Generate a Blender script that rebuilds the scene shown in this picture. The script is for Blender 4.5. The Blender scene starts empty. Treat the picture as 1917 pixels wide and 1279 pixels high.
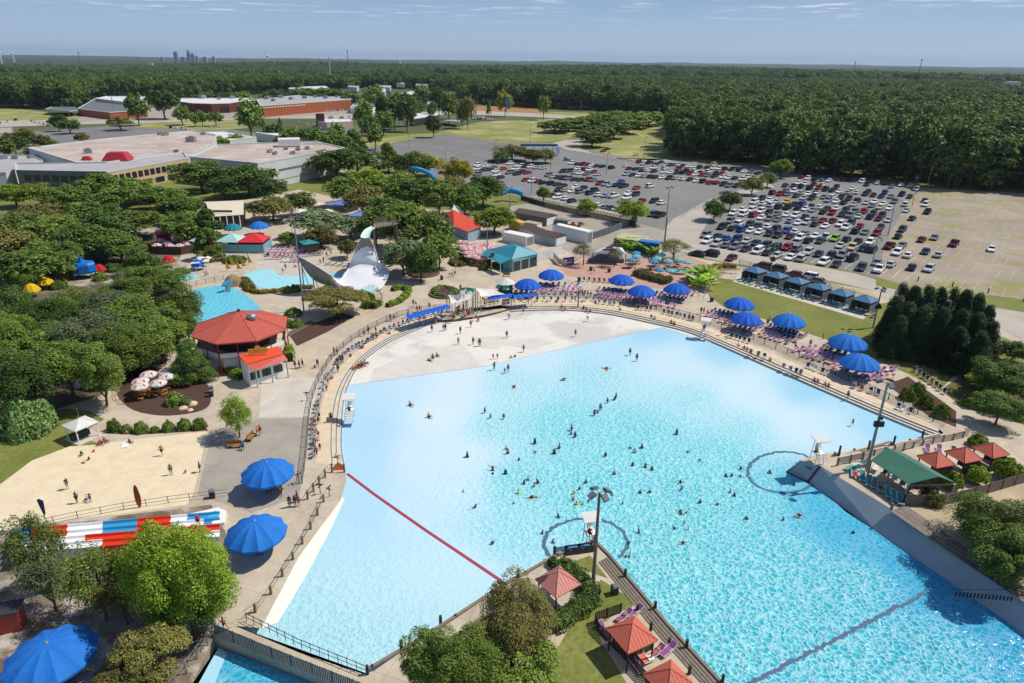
import bpy,bmesh,math,random
import numpy as np
from mathutils import Vector,Matrix,noise
random.seed(7);RS=np.random.RandomState(11)
C=bpy.context.scene.collection
SC=bpy.context.scene
# ------------------------------------------------------------------ camera
FPX=1278.0;CX,CY=958.5,639.5;PIT=math.atan(526.5/FPX);ROL=math.radians(.69);CH=50.0
_c,_s=math.cos(PIT),math.sin(PIT)
CF=Vector((0,_c,-_s))
CR=Vector((math.cos(ROL),math.sin(ROL)*_s,math.sin(ROL)*_c))
CU=Vector((-math.sin(ROL),math.cos(ROL)*_s,math.cos(ROL)*_c))
cam_d=bpy.data.cameras.new('camera');cam=bpy.data.objects.new('camera',cam_d);C.objects.link(cam)
cam_d.sensor_width=36.0;cam_d.lens=36.0*FPX/1917.0;cam_d.clip_start=.5;cam_d.clip_end=60000
cam.matrix_world=Matrix(((CR.x,CU.x,-CF.x,0),(CR.y,CU.y,-CF.y,0),(CR.z,CU.z,-CF.z,CH),(0,0,0,1)))
SC.camera=cam
def G(x,y,z=0.0):
 d=CF+CR*((x-CX)/FPX)-CU*((y-CY)/FPX)
 t=(z-CH)/d.z
 return Vector((d.x*t,d.y*t,z))
def PX(p):
 q=Vector(p)-Vector((0,0,CH));D=CF.dot(q)
 return(CX+FPX*CR.dot(q)/D,CY-FPX*CU.dot(q)/D,FPX/D)
 # ------------------------------------------------------------------ sky, sun, exposure
SUN_EL=math.radians(54);SUN_AZ=(0.97,0.24)
w=bpy.data.worlds.new("World");SC.world=w;w.use_nodes=True
nt=w.node_tree;nt.nodes.clear()
def N(nt,t,**k):
 n=nt.nodes.new(t)
 for a,b in k.items():
  if a.startswith('i_'):n.inputs[a[2:].replace('_',' ')].default_value=b
  else:setattr(n,a,b)
 return n
sky=N(nt,'ShaderNodeTexSky',sky_type='NISHITA',sun_disc=False,sun_elevation=SUN_EL,sun_rotation=math.atan2(SUN_AZ[0],SUN_AZ[1]),altitude=200,air_density=1.0,dust_density=.55,ozone_density=2.2)
bg=N(nt,'ShaderNodeBackground');bg.inputs['Strength'].default_value=.1
out=N(nt,'ShaderNodeOutputWorld')
tc=N(nt,'ShaderNodeTexCoord');sep=N(nt,'ShaderNodeSeparateXYZ');nt.links.new(tc.outputs['Generated'],sep.inputs[0])
# clouds lie on a high layer: direction / height, so they flatten towards the horizon
mx=N(nt,'ShaderNodeMath',operation='MAXIMUM');mx.inputs[1].default_value=.035;nt.links.new(sep.outputs['Z'],mx.inputs[0])
dv=[]
for a in 'XY':
 m=N(nt,'ShaderNodeMath',operation='DIVIDE');nt.links.new(sep.outputs[a],m.inputs[0]);nt.links.new(mx.outputs[0],m.inputs[1]);dv.append(m)
cmb=N(nt,'ShaderNodeCombineXYZ');nt.links.new(dv[0].outputs[0],cmb.inputs[0]);nt.links.new(dv[1].outputs[0],cmb.inputs[1])
n1=N(nt,'ShaderNodeTexNoise',i_Scale=1.0,i_Detail=7.0,i_Roughness=.62);nt.links.new(cmb.outputs[0],n1.inputs['Vector'])
r1=N(nt,'ShaderNodeValToRGB');r1.color_ramp.elements[0].position=.53;r1.color_ramp.elements[1].position=.66;nt.links.new(n1.outputs['Fac'],r1.inputs[0])
n2=N(nt,'ShaderNodeTexNoise',i_Scale=.22,i_Detail=4.0,i_Roughness=.55);nt.links.new(cmb.outputs[0],n2.inputs['Vector'])
r2=N(nt,'ShaderNodeValToRGB');r2.color_ramp.elements[0].position=.36;r2.color_ramp.elements[1].position=.62;nt.links.new(n2.outputs['Fac'],r2.inputs[0])
ml=N(nt,'ShaderNodeMath',operation='MULTIPLY');nt.links.new(r1.outputs[0],ml.inputs[0]);nt.links.new(r2.outputs[0],ml.inputs[1])
m2=N(nt,'ShaderNodeMath',operation='MULTIPLY');m2.inputs[1].default_value=.06;nt.links.new(r2.outputs[0],m2.inputs[0])
ad=N(nt,'ShaderNodeMath',operation='ADD',use_clamp=True);nt.links.new(ml.outputs[0],ad.inputs[0]);nt.links.new(m2.outputs[0],ad.inputs[1])
mxc=N(nt,'ShaderNodeMix',data_type='RGBA');mxc.inputs['B'].default_value=(6.6,7.0,7.9,1)
rg=N(nt,'ShaderNodeValToRGB');rg.color_ramp.elements[0].position=0.0;rg.color_ramp.elements[0].color=(3.9/8,5.2/8,6.9/8,1)
rg.color_ramp.elements[1].position=1.0;rg.color_ramp.elements[1].color=(.6/8,1.15/8,2.5/8,1)
for p_,c_ in((.045,(2.9,4.3,6.3)),(.12,(1.35,2.65,5.1)),(.35,(.65,1.45,3.3))):
 e_=rg.color_ramp.elements.new(p_);e_.color=tuple(v/8 for v in c_)+(1,)
nt.links.new(sep.outputs['Z'],rg.inputs[0])
r8=N(nt,'ShaderNodeVectorMath',operation='SCALE');r8.inputs['Scale'].default_value=8.0;nt.links.new(rg.outputs[0],r8.inputs[0])
msk=N(nt,'ShaderNodeMix',data_type='RGBA');msk.inputs['Factor'].default_value=.85;nt.links.new(sky.outputs[0],msk.inputs['A']);nt.links.new(r8.outputs[0],msk.inputs['B'])
zf_=N(nt,'ShaderNodeMapRange',i_From_Min=.034,i_From_Max=.06);nt.links.new(sep.outputs['Z'],zf_.inputs['Value'])
zm_=N(nt,'ShaderNodeMath',operation='MULTIPLY');nt.links.new(zf_.outputs[0],zm_.inputs[0]);nt.links.new(ad.outputs[0],zm_.inputs[1])
nt.links.new(zm_.outputs[0],mxc.inputs['Factor']);nt.links.new(msk.outputs['Result'],mxc.inputs['A'])
nt.links.new(mxc.outputs['Result'],bg.inputs['Color']);nt.links.new(bg.outputs[0],out.inputs[0])
sd=bpy.data.lights.new('sun','SUN');sd.energy=4.0;sd.angle=math.radians(.53);sd.color=(1,.94,.84)
so=bpy.data.objects.new('sun',sd);C.objects.link(so)
_h=math.hypot(*SUN_AZ);sunv=Vector((SUN_AZ[0]/_h*math.cos(SUN_EL),SUN_AZ[1]/_h*math.cos(SUN_EL),math.sin(SUN_EL)))
so.rotation_euler=sunv.to_track_quat('Z','Y').to_euler();so.location=(0,0,120)
SC.view_settings.view_transform='Standard';SC.view_settings.look='None';SC.view_settings.exposure=0.12;SC.view_settings.gamma=1
SC.render.engine='CYCLES';SC.cycles.max_bounces=5;SC.cycles.diffuse_bounces=2;SC.cycles.transparent_max_bounces=6
SC.cycles.volume_bounces=0;SC.cycles.use_adaptive_sampling=True
# ------------------------------------------------------------------ materials
def lin(c):
 return tuple((v/12.92 if v<=.04045 else((v+.055)/1.055)**2.4) for v in c)
def hexl(h):return lin((int(h[0:2],16)/255,int(h[2:4],16)/255,int(h[4:6],16)/255))
MATS={}
def mat(name,col,rough=.75,var=.0,scale=1.0,col2=None,metal=0.0,bump=0.0,bscale=20.0,spec=.3,obj_rand=0.0,detail=5.0,lo=.35,hi=.65,extra=None,joint=0):
 """procedural surface: two tones mixed by world-space noise, optional bump"""
 if name in MATS:return MATS[name]
 m=bpy.data.materials.new(name);m.use_nodes=True;t=m.node_tree;b=t.nodes['Principled BSDF'];MATS[name]=m
 b.inputs['Roughness'].default_value=rough;b.inputs['Metallic'].default_value=metal;b.inputs['Specular IOR Level'].default_value=spec
 col=tuple(col)+(1,)
 if col2 is None:col2=tuple(max(0,v*(1-var)) for v in col[:3])
 col2=tuple(col2)[:3]+(1,)
 geo=N(t,'ShaderNodeNewGeometry')
 if var>0 or col2[:3]!=col[:3]:
  n=N(t,'ShaderNodeTexNoise',i_Scale=scale,i_Detail=detail,i_Roughness=.6);t.links.new(geo.outputs['Position'],n.inputs['Vector'])
  r=N(t,'ShaderNodeMapRange',i_From_Min=lo,i_From_Max=hi);t.links.new(n.outputs['Fac'],r.inputs['Value'])
  mm=N(t,'ShaderNodeMix',data_type='RGBA');mm.inputs['A'].default_value=col;mm.inputs['B'].default_value=col2
  t.links.new(r.outputs[0],mm.inputs['Factor']);src=mm.outputs['Result']
  if extra:
   c3,sc3,lo3,hi3=extra
   n3=N(t,'ShaderNodeTexNoise',i_Scale=sc3,i_Detail=6.0,i_Roughness=.65);t.links.new(geo.outputs['Position'],n3.inputs['Vector'])
   r3=N(t,'ShaderNodeMapRange',i_From_Min=lo3,i_From_Max=hi3);t.links.new(n3.outputs['Fac'],r3.inputs['Value'])
   m3=N(t,'ShaderNodeMix',data_type='RGBA');m3.inputs['B'].default_value=tuple(c3)+(1,)
   t.links.new(r3.outputs[0],m3.inputs['Factor']);t.links.new(src,m3.inputs['A']);src=m3.outputs['Result']
 else:
  rgb=N(t,'ShaderNodeRGB');rgb.outputs[0].default_value=col;src=rgb.outputs[0]
 if joint:
  bk=N(t,'ShaderNodeTexBrick',i_Scale=1.0,i_Mortar_Size=.035,i_Brick_Width=joint,i_Row_Height=joint,offset=0.0);bk.inputs['Color1'].default_value=(1,1,1,1);bk.inputs['Color2'].default_value=(.93,.93,.93,1);bk.inputs['Mortar'].default_value=(.72,.7,.68,1)
  mpn=N(t,'ShaderNodeMapping');mpn.inputs['Rotation'].default_value=(0,0,.35);t.links.new(geo.outputs['Position'],mpn.inputs['Vector']);t.links.new(mpn.outputs[0],bk.inputs['Vector'])
  mj=N(t,'ShaderNodeMix',data_type='RGBA',blend_type='MULTIPLY');mj.inputs['Factor'].default_value=1;t.links.new(src,mj.inputs['A']);t.links.new(bk.outputs['Color'],mj.inputs['B']);src=mj.outputs['Result']
 if obj_rand>0:
  oi=N(t,'ShaderNodeObjectInfo');hv=N(t,'ShaderNodeHueSaturation');mr=N(t,'ShaderNodeMapRange',i_To_Min=1-obj_rand,i_To_Max=1+obj_rand)
  t.links.new(oi.outputs['Random'],mr.inputs['Value']);t.links.new(mr.outputs[0],hv.inputs['Value']);t.links.new(src,hv.inputs['Color']);src=hv.outputs[0]
 t.links.new(src,b.inputs['Base Color'])
 if bump>0:
  n4=N(t,'ShaderNodeTexNoise',i_Scale=bscale,i_Detail=4.0);t.links.new(geo.outputs['Position'],n4.inputs['Vector'])
  bp=N(t,'ShaderNodeBump',i_Strength=bump,i_Distance=.05);t.links.new(n4.outputs['Fac'],bp.inputs['Height']);t.links.new(bp.outputs[0],b.inputs['Normal'])
 return m
def leafmat(name,c1,c2,c3=None,trans=.25,val=.32):
 """leaves: colour differs from leaf to leaf and from tree to tree"""
 m=bpy.data.materials.new(name);m.use_nodes=True;t=m.node_tree;t.nodes.clear();MATS[name]=m
 o=N(t,'ShaderNodeOutputMaterial');geo=N(t,'ShaderNodeNewGeometry');oi=N(t,'ShaderNodeObjectInfo')
 tcn=N(t,'ShaderNodeTexCoord')
 nn=N(t,'ShaderNodeTexNoise',i_Scale=.55,i_Detail=3.0);t.links.new(geo.outputs['Position'],nn.inputs['Vector'])
 ad=N(t,'ShaderNodeMath',operation='MULTIPLY_ADD');ad.inputs[1].default_value=.45;t.links.new(geo.outputs['Random Per Island'],ad.inputs[0]);t.links.new(nn.outputs['Fac'],ad.inputs[2])
 r=N(t,'ShaderNodeMapRange',i_From_Min=.35,i_From_Max=.95);t.links.new(ad.outputs[0],r.inputs['Value'])
 mm=N(t,'ShaderNodeMix',data_type='RGBA');mm.inputs['A'].default_value=tuple(c1)+(1,);mm.inputs['B'].default_value=tuple(c2)+(1,);t.links.new(r.outputs[0],mm.inputs['Factor'])
 src=mm.outputs['Result']
 if c3 is not None:
  m3=N(t,'ShaderNodeMix',data_type='RGBA');m3.inputs['B'].default_value=tuple(c3)+(1,)
  r3=N(t,'ShaderNodeMapRange',i_From_Min=.2,i_From_Max=1.0,i_To_Max=.75);t.links.new(oi.outputs['Random'],r3.inputs['Value'])
  t.links.new(r3.outputs[0],m3.inputs['Factor']);t.links.new(src,m3.inputs['A']);src=m3.outputs['Result']
 hv=N(t,'ShaderNodeHueSaturation')
 mr=N(t,'ShaderNodeMapRange',i_To_Min=1-val,i_To_Max=1+val);t.links.new(geo.outputs['Random Per Island'],mr.inputs['Value'])
 mo=N(t,'ShaderNodeMapRange',i_To_Min=.68,i_To_Max=1.28)
 fr=N(t,'ShaderNodeMath',operation='FRACT');f7=N(t,'ShaderNodeMath',operation='MULTIPLY');f7.inputs[1].default_value=7.31
 t.links.new(oi.outputs['Random'],f7.inputs[0]);t.links.new(f7.outputs[0],fr.inputs[0]);t.links.new(fr.outputs[0],mo.inputs['Value'])
 mu=N(t,'ShaderNodeMath',operation='MULTIPLY');t.links.new(mr.outputs[0],mu.inputs[0]);t.links.new(mo.outputs[0],mu.inputs[1]);t.links.new(mu.outputs[0],hv.inputs['Value'])
 t.links.new(src,hv.inputs['Color'])
 d=N(t,'ShaderNodeBsdfPrincipled');d.inputs['Roughness'].default_value=.55;d.inputs['Specular IOR Level'].default_value=.25;t.links.new(hv.outputs[0],d.inputs['Base Color'])
 tr=N(t,'ShaderNodeBsdfTranslucent');t.links.new(hv.outputs[0],tr.inputs['Color'])
 mi=N(t,'ShaderNodeMixShader');mi.inputs[0].default_value=trans;t.links.new(d.outputs[0],mi.inputs[1]);t.links.new(tr.outputs[0],mi.inputs[2]);t.links.new(mi.outputs[0],o.inputs[0])
 return m
 # ------------------------------------------------------------------ mesh builder
class MB:
 def __init__(s):s.v=[];s.f=[];s.m=[];s.mi=0
 def add(s,vs,fs,mi=None):
  o=len(s.v);s.v+=[tuple(v) for v in vs];s.f+=[tuple(i+o for i in f) for f in fs];s.m+=[s.mi if mi is None else mi]*len(fs);return s
 def box(s,c,d,rz=0.0,mi=None,tilt=None,taper=1.0):
  hx,hy,hz=d[0]/2,d[1]/2,d[2]/2;M=Matrix.Rotation(rz,3,'Z')
  if tilt is not None:M=M@Matrix.Rotation(tilt[1],3,tilt[0])
  vs=[]
  for z in(-hz,hz):
   k=taper if z>0 else 1
   for x,y in((-hx,-hy),(hx,-hy),(hx,hy),(-hx,hy)):vs.append(M@Vector((x*k,y*k,z))+Vector(c))
  return s.add(vs,[(3,2,1,0),(4,5,6,7),(0,1,5,4),(1,2,6,5),(2,3,7,6),(3,0,4,7)],mi)
 def prism(s,poly,z0,z1,mi=None,top=True,bottom=False,miw=None):
  """poly: list of (x,y); z0/z1 numbers or lists"""
  n=len(poly);z0=z0 if isinstance(z0,(list,tuple)) else[z0]*n;z1=z1 if isinstance(z1,(list,tuple)) else[z1]*n
  vs=[(p[0],p[1],z0[i]) for i,p in enumerate(poly)]+[(p[0],p[1],z1[i]) for i,p in enumerate(poly)]
  s.add(vs,[(i,(i+1)%n,n+(i+1)%n,n+i) for i in range(n)],miw if miw is not None else mi)
  if top:s.add([vs[n+i] for i in range(n)],[tuple(range(n))],mi)
  if bottom:s.add([vs[i] for i in range(n)],[tuple(range(n))[::-1]],mi)
  return s
 def tube(s,p0,p1,r0,r1=None,n=8,mi=None,cap=True):
  p0,p1=Vector(p0),Vector(p1);r1=r0 if r1 is None else r1;d=p1-p0
  if d.length<1e-6:return s
  q=d.to_track_quat('Z','Y').to_matrix();vs=[]
  for p,r in((p0,r0),(p1,r1)):
   for i in range(n):
    a=2*math.pi*i/n;vs.append(p+q@Vector((math.cos(a)*r,math.sin(a)*r,0)))
  fs=[(i,(i+1)%n,n+(i+1)%n,n+i) for i in range(n)]
  if cap:fs+=[tuple(range(n))[::-1],tuple(range(n,2*n))]
  return s.add(vs,fs,mi)
 def path(s,pts,r,n=6,mi=None):
  for a,b in zip(pts[:-1],pts[1:]):s.tube(a,b,r,r,n,mi)
  return s
 def lathe(s,prof,n=16,c=(0,0,0),mi=None,sx=1.0,sy=1.0):
  vs=[];fs=[]
  for r,z in prof:
   for i in range(n):
    a=2*math.pi*i/n;vs.append((c[0]+r*math.cos(a)*sx,c[1]+r*math.sin(a)*sy,c[2]+z))
  for j in range(len(prof)-1):
   for i in range(n):fs.append((j*n+i,j*n+(i+1)%n,(j+1)*n+(i+1)%n,(j+1)*n+i))
  return s.add(vs,fs,mi)
 def poly(s,pts,mi=None):return s.add(pts,[tuple(range(len(pts)))],mi)
 def mesh(s,name,mats,smooth=False):
  me=bpy.data.meshes.new(name);me.from_pydata(s.v,[],s.f)
  mats=mats if isinstance(mats,(list,tuple)) else[mats]
  for m in mats:me.materials.append(m)
  if len(mats)>1:me.polygons.foreach_set('material_index',s.m)
  if smooth:me.polygons.foreach_set('use_smooth',[True]*len(me.polygons))
  me.update();return me
 def build(s,name,mats,parent=None,smooth=False,loc=None):
  return ob(name,s.mesh(name,mats,smooth),parent,loc)
ALL=[]
def ob(name,data,parent=None,loc=None,rz=None):
 o=bpy.data.objects.new(name,data);C.objects.link(o)
 if parent is not None:o.parent=parent
 else:ALL.append(o)
 if loc is not None:o.location=loc
 if rz is not None:o.rotation_euler=(0,0,rz)
 return o
def tag(o,label=None,cat=None,group=None,kind=None):
 if label:o['label']=label
 if cat:o['category']=cat
 if group:o['group']=group
 if kind:o['kind']=kind
 return o
def thing(name,label,cat,loc=(0,0,0),rz=0.0,group=None):
 return tag(ob(name,None,None,loc,rz),label,cat,group)
def dup(root,loc=None,rz=None,label=None,scale=None,group=None):
 r=root.copy();C.objects.link(r);ALL.append(r)
 if loc is not None:r.location=loc
 if rz is not None:r.rotation_euler=(0,0,rz)
 if scale is not None:r.scale=scale if isinstance(scale,(tuple,list)) else(scale,)*3
 if label:r['label']=label
 if group:r['group']=group
 for ch in list(KIDS.get(root.name,()) or root.children):
  c=ch.copy();C.objects.link(c);c.parent=r
  for g in ch.children:
   d=g.copy();C.objects.link(d);d.parent=c
 return r
KIDS={}
def kill(o):
 """drop a template that was only used to copy from"""
 for c in list(o.children):kill(c)
 if o in ALL:ALL.remove(o)
 bpy.data.objects.remove(o)
class Proto:
 """builds one thing the first time, copies it afterwards"""
 def __init__(s,fn):s.fn=fn;s.first=None
 def put(s,loc,rz=0.0,label=None,scale=None,group=None,cat=None):
  if s.first is None:
   s.first=s.fn();s.kids=[(c,list(c.children)) for c in s.first.children];o=s.first
   o.location=loc;o.rotation_euler=(0,0,rz)
   if scale is not None:o.scale=scale if isinstance(scale,(tuple,list)) else(scale,)*3
   if label:o['label']=label
   if group:o['group']=group
  else:
   r=s.first.copy();C.objects.link(r);ALL.append(r);o=r
   o.location=loc;o.rotation_euler=(0,0,rz)
   o.scale=(1,1,1) if scale is None else(scale if isinstance(scale,(tuple,list)) else(scale,)*3)
   if label:o['label']=label
   if group:o['group']=group
   for c,gs in s.kids:
    k=c.copy();C.objects.link(k);k.parent=r
    for g in gs:
     d=g.copy();C.objects.link(d);d.parent=k
  if cat:o['category']=cat
  return o
def slotcol(o,m,i=0):
 o.material_slots[i].link='OBJECT';o.material_slots[i].material=m
def P3(pts,z=0.0):return[G(x,y,z) for x,y in pts]
def P2(pts,z=0.0):return[tuple(G(x,y,z)[:2]) for x,y in pts]
def sheet(name,pts,z,m,label=None,cat=None,kind='structure',thick=0.0):
 b=MB()
 if thick:b.prism(P2(pts,z),z-thick,z)
 else:b.poly(P3(pts,z))
 o=b.build(name,m)
 if kind:o['kind']=kind
 return tag(o,label,cat)
def smoothline(pts,k=4):
 """Catmull-Rom through pixel points"""
 r=[];n=len(pts)
 for i in range(n-1):
  p0=pts[max(0,i-1)];p1=pts[i];p2=pts[i+1];p3=pts[min(n-1,i+2)]
  for j in range(k):
   t=j/k;r.append(tuple(.5*((2*p1[a])+(-p0[a]+p2[a])*t+(2*p0[a]-5*p1[a]+4*p2[a]-p3[a])*t*t+(-p0[a]+3*p1[a]-3*p2[a]+p3[a])*t**3) for a in(0,1)))
 r.append(pts[-1]);return r
def inpoly(x,y,poly):
 c=False;j=len(poly)-1
 for i in range(len(poly)):
  xi,yi=poly[i][:2];xj,yj=poly[j][:2]
  if(yi>y)!=(yj>y) and x<(xj-xi)*(y-yi)/(yj-yi)+xi:c=not c
  j=i
 return c
def ang(a,b):return math.atan2(b[1]-a[1],b[0]-a[0])
# ================================================================== GROUND
def terr(x,y):
 d=math.hypot(x,y)
 if d<900:return 0.0
 k=min(1,(d-900)/2500.0)
 v=noise.noise(Vector((x/1900.0,y/1900.0,3.1)))*34+noise.noise(Vector((x/800.0,y/800.0,7.7)))*13
 return k*(v-14-6*min(1,d/9000.0))+(0 if d<6000 else min(24,(d-6000)/250.0))
m_grass=mat('grass_turf',hexl('717a36'),.9,scale=.12,col2=hexl('8b8a48'),bump=.25,bscale=6,extra=(hexl('5a6430'),1.7,.4,.75))
m_field=mat('field_grass',hexl('7a8644'),.9,scale=.035,col2=hexl('969358'),extra=(hexl('bda97c'),.05,.5,.68))
m_wood=mat('forest_floor',hexl('2f3a20'),.95,.4,scale=.1)
m_conc=mat('concrete',hexl('c6b8a2'),.85,scale=.18,col2=hexl('b3a692'),extra=(hexl('d2c7b4'),.5,.5,.8),bump=.1,bscale=8,joint=4.2)
m_conc2=mat('pale_concrete',hexl('cfc7ba'),.85,scale=.3,col2=hexl('beb4a6'))
m_conc3=mat('grey_concrete',hexl('9d958a'),.85,scale=.3,col2=hexl('aaa296'),joint=4.2)
m_asph=mat('asphalt',hexl('858480'),.9,scale=.05,col2=hexl('7a7976'),extra=(hexl('94908e'),.8,.5,.85))
m_asph2=mat('dark_asphalt',hexl('72716f'),.9,scale=.04,col2=hexl('7e7d7b'),extra=(hexl('888683'),.3,.5,.8))
m_grav=mat('gravel_lot',hexl('a69a88'),.95,scale=.07,col2=hexl('928878'),extra=(hexl('8f8a50'),.06,.53,.66),bump=.3,bscale=2)
m_road=mat('pale_road',hexl('b5ada0'),.9,scale=.1,col2=hexl('a8a095'))
m_tan=mat('tan_gravel',hexl('c0ac8c'),.95,scale=.3,col2=hexl('a89a80'))
m_sand=mat('sand',hexl('dfcfae'),.95,scale=.5,col2=hexl('d2bf9e'),bump=.5,bscale=3,extra=(hexl('e8d9bc'),2.0,.45,.75))
m_mulch=mat('mulch',hexl('5a4238'),.95,.35,scale=5,bump=.5,bscale=12)
m_brick=mat('pink_brick_paving',hexl('c09a8c'),.85,scale=.8,col2=hexl('b08a7c'))
m_paint=mat('line_paint',hexl('e6e4dc'),.7,.15,scale=2)
m_clay=mat('red_clay',hexl('a8764e'),.95,scale=.03,col2=hexl('977a4c'))
# base ground: rings to the horizon, sunk under the pools
rings=[0,25,40,60,80,100,125,150,200,300,450,650,900,1200,1600,2100,2800,3700,4900,6500,8500,11000,14500,19000]
NA=120;vs=[(0,0,-7.0)];fs=[]
for i,r in enumerate(rings[1:]):
 for k in range(NA):
  a=2*math.pi*k/NA;x,y=r*math.sin(a),r*math.cos(a)
  z=-7.0 if r<=150 else-.05+terr(x,y)
  vs.append((x,y,z))
for k in range(NA):fs.append((0,1+(k+1)%NA,1+k))
for i in range(len(rings)-2):
 for k in range(NA):
  a,b=1+i*NA+k,1+i*NA+(k+1)%NA;fs.append((a,b,b+NA,a+NA))
gm=MB().add(vs,fs).build('ground',mat('far_ground',hexl('4a5432'),.95,scale=.01,col2=hexl('626840')),smooth=True);gm['kind']='structure'
# everything near: park-level sheets. left/top skirt of grass with the pool zone left open
OUT=[(645,870),(640,840),(640,800),(642,765),(646,740),(655,714),(672,684),(700,660),(733,638),(780,617),(815,603)]
POOL_IN_L=smoothline(OUT) # inner (pool) edge of the west steps, from the gate round to the entry
IN_R=smoothline([(955,583),(985,581),(1060,580),(1135,587),(1210,602),(1285,620),(1335,640),(1437,685),(1587,750),(1680,789),(1757,820)])
O_L=smoothline([(612,870),(611,840),(612,800),(617,765),(623,740),(634,714),(652,688),(680,660),(722,632),(772,610),(812,597)])
O_R=smoothline([(958,572),(985,570),(1060,570),(1135,576),(1210,591),(1285,609),(1335,627),(1439,670),(1590,735),(1683,774),(1757,803)])
ENTRY=[(815,603),(850,600),(905,591),(955,583)]
# park paving: one sheet from the far west round the north to the east, its inner edge on the outer step
pav=O_L[:]+[(812,600),(850,598),(905,590),(958,578)]+O_R+[(1768,812),(1800,800),(2150,1000),(2150,600),(1900,560),(1640,545),(1440,510),(1330,488),(1240,470),(1110,478),(1020,440),(960,420),(860,395),(700,385),(560,355),(330,400),(0,400),(-500,430),(-500,1400),(-200,2600),(100,2600),(330,1290),(398,1188),(440,1172),(488,1176),(560,1040),(638,936),(648,900),(646,870)]
sheet('park_paving',pav,0.0,m_conc)
# soil skirt below the paving level so nothing is open between sheets
sheet('park_soil',[(-900,330),(-900,2600),(250,2600),(330,1279),(400,1180),(560,935),(600,860),(600,780),(640,680),(720,620),(820,590),(950,566),(1130,568),(1300,605),(1440,665),(1740,795),(2400,1000),(2400,420),(1917,330),(1500,290),(1240,250),(700,250),(0,270)],-.02,m_grass)
# lots, roads, fields (all level sheets, a few mm apart)
sheet('staff_yard',[(960,385),(1010,378),(1180,415),(1240,430),(1245,460),(1290,478),(1240,492),(1110,490),(1020,452),(945,425),(930,400)],.012,m_conc3)
sheet('parking_asphalt',[(690,268),(760,262),(830,250),(950,268),(1055,268),(1160,285),(1260,300),(1420,312),(1570,325),(1720,352),(1700,385),(1640,520),(1560,500),(1440,480),(1320,466),(1290,455),(1250,440),(1180,412),(1010,376),(940,362),(870,340),(760,320),(690,300),(640,285)],.004,m_asph)
sheet('empty_lot',[(700,272),(790,256),(830,252),(950,270),(935,300),(900,305),(870,325),(800,325),(735,310),(690,290)],.008,m_asph2)
sheet('gravel_lot',[(1720,352),(1917,362),(2400,395),(2400,700),(1917,620),(1800,575),(1640,530),(1640,515),(1665,440),(1690,395)],.006,m_grav)
sheet('gravel_strip',[(1640,518),(1700,535),(1917,560),(2400,620),(2400,660),(1917,585),(1780,562),(1640,535)],.011,m_grass)
sheet('lot_road',[(1350,378),(1310,440),(1330,462),(1440,482),(1600,512),(1700,540),(1917,585),(2400,690),(2400,740),(1917,640),(1880,620),(1640,545),(1480,510),(1340,488),(1270,470),(1235,440),(1260,410),(1330,372),(1400,352),(1440,340),(1450,352),(1380,368)],.010,m_road)
sheet('sandy_verge',[(1380,500),(1440,505),(1640,548),(1640,556),(1500,532),(1400,515)],.014,m_tan)
sheet('meadow',[(818,248),(900,228),(1050,222),(1120,218),(1060,262),(950,268)],.012,m_field)
sheet('overflow_field',[(1120,285),(1090,275),(1200,235),(1262,232),(1275,240),(1250,290),(1200,300)],.012,m_field)
sheet('field_verge',[(850,205),(1130,212),(1290,222),(1290,236),(1180,232),(1000,216),(860,214)],.008,m_field)
sheet('bare_clay',[(835,197),(1005,200),(1010,212),(840,208)],.011,m_clay)
sheet('drive',[(1035,268),(1060,262),(1095,262),(1085,275),(1110,288),(1200,303),(1250,298),(1262,303),(1150,296),(1060,280)],.014,m_road)
sheet('highway',[(830,205),(1000,212),(1130,222),(1128,226),(1000,219),(830,213)],.014,m_road)
sheet('boulevard',[(-300,222),(0,226),(160,224),(300,221),(480,213),(600,210),(690,208),(760,210),(830,208),(830,215),(700,222),(600,222),(480,222),(320,229),(150,233),(0,238),(-300,240)],.010,m_road)
sheet('shop_lot',[(-100,246),(60,246),(150,240),(215,235),(300,240),(420,240),(480,250),(620,240),(700,242),(640,262),(520,262),(420,252),(300,250),(210,258),(60,275),(-100,330)],.007,m_asph2)
sheet('store_lot',[(200,205),(330,200),(480,214),(660,206),(700,212),(480,222),(320,222),(215,222),(130,232),(150,220)],.012,m_conc3)
sheet('verge_grass',[(-200,196),(0,200),(130,215),(170,222),(60,230),(-200,232)],.009,m_field)
sheet('lot_grass',[(210,233),(300,228),(440,224),(470,240),(400,243),(300,242)],.013,m_field)
sheet('striped_verge',[(650,280),(700,262),(760,253),(850,247),(840,250),(760,262),(700,275)],.016,m_field)
# lawns and beds inside the park
sheet('cabana_lawn',[(1327,555),(1325,540),(1345,520),(1380,525),(1410,532),(1520,560),(1600,585),(1640,570),(1700,560),(1900,640),(1960,700),(1800,690),(1760,730),(1700,700),(1560,640),(1440,600),(1360,578)],.016,m_grass)
sheet('sandpit',[(-60,880),(0,905),(-60,900),(60,860),(130,835),(190,830),(260,822),(385,808),(388,812),(362,925),(350,945),(260,958),(140,972),(30,990),(-120,1010)],.012,m_sand)
sheet('sandpit_lawn',[(-60,905),(-60,740),(100,768),(130,765),(170,770),(195,785),(170,800),(150,818),(190,832),(130,836),(60,862),(0,907)],.014,m_grass)
sheet('picnic_island',smoothline([(222,730),(240,700),(262,690),(320,690),(380,710),(395,745),(385,765),(350,775),(300,778),(250,768),(222,745),(222,730)],3)[:-1],.016,m_mulch)
sheet('hedge_bed',[(200,812),(200,800),(290,808),(385,800),(390,806),(260,814)],.02,m_mulch)
sheet('pale_paving',[(490,710),(598,706),(585,780),(485,782)],.008,m_conc2)
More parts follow.
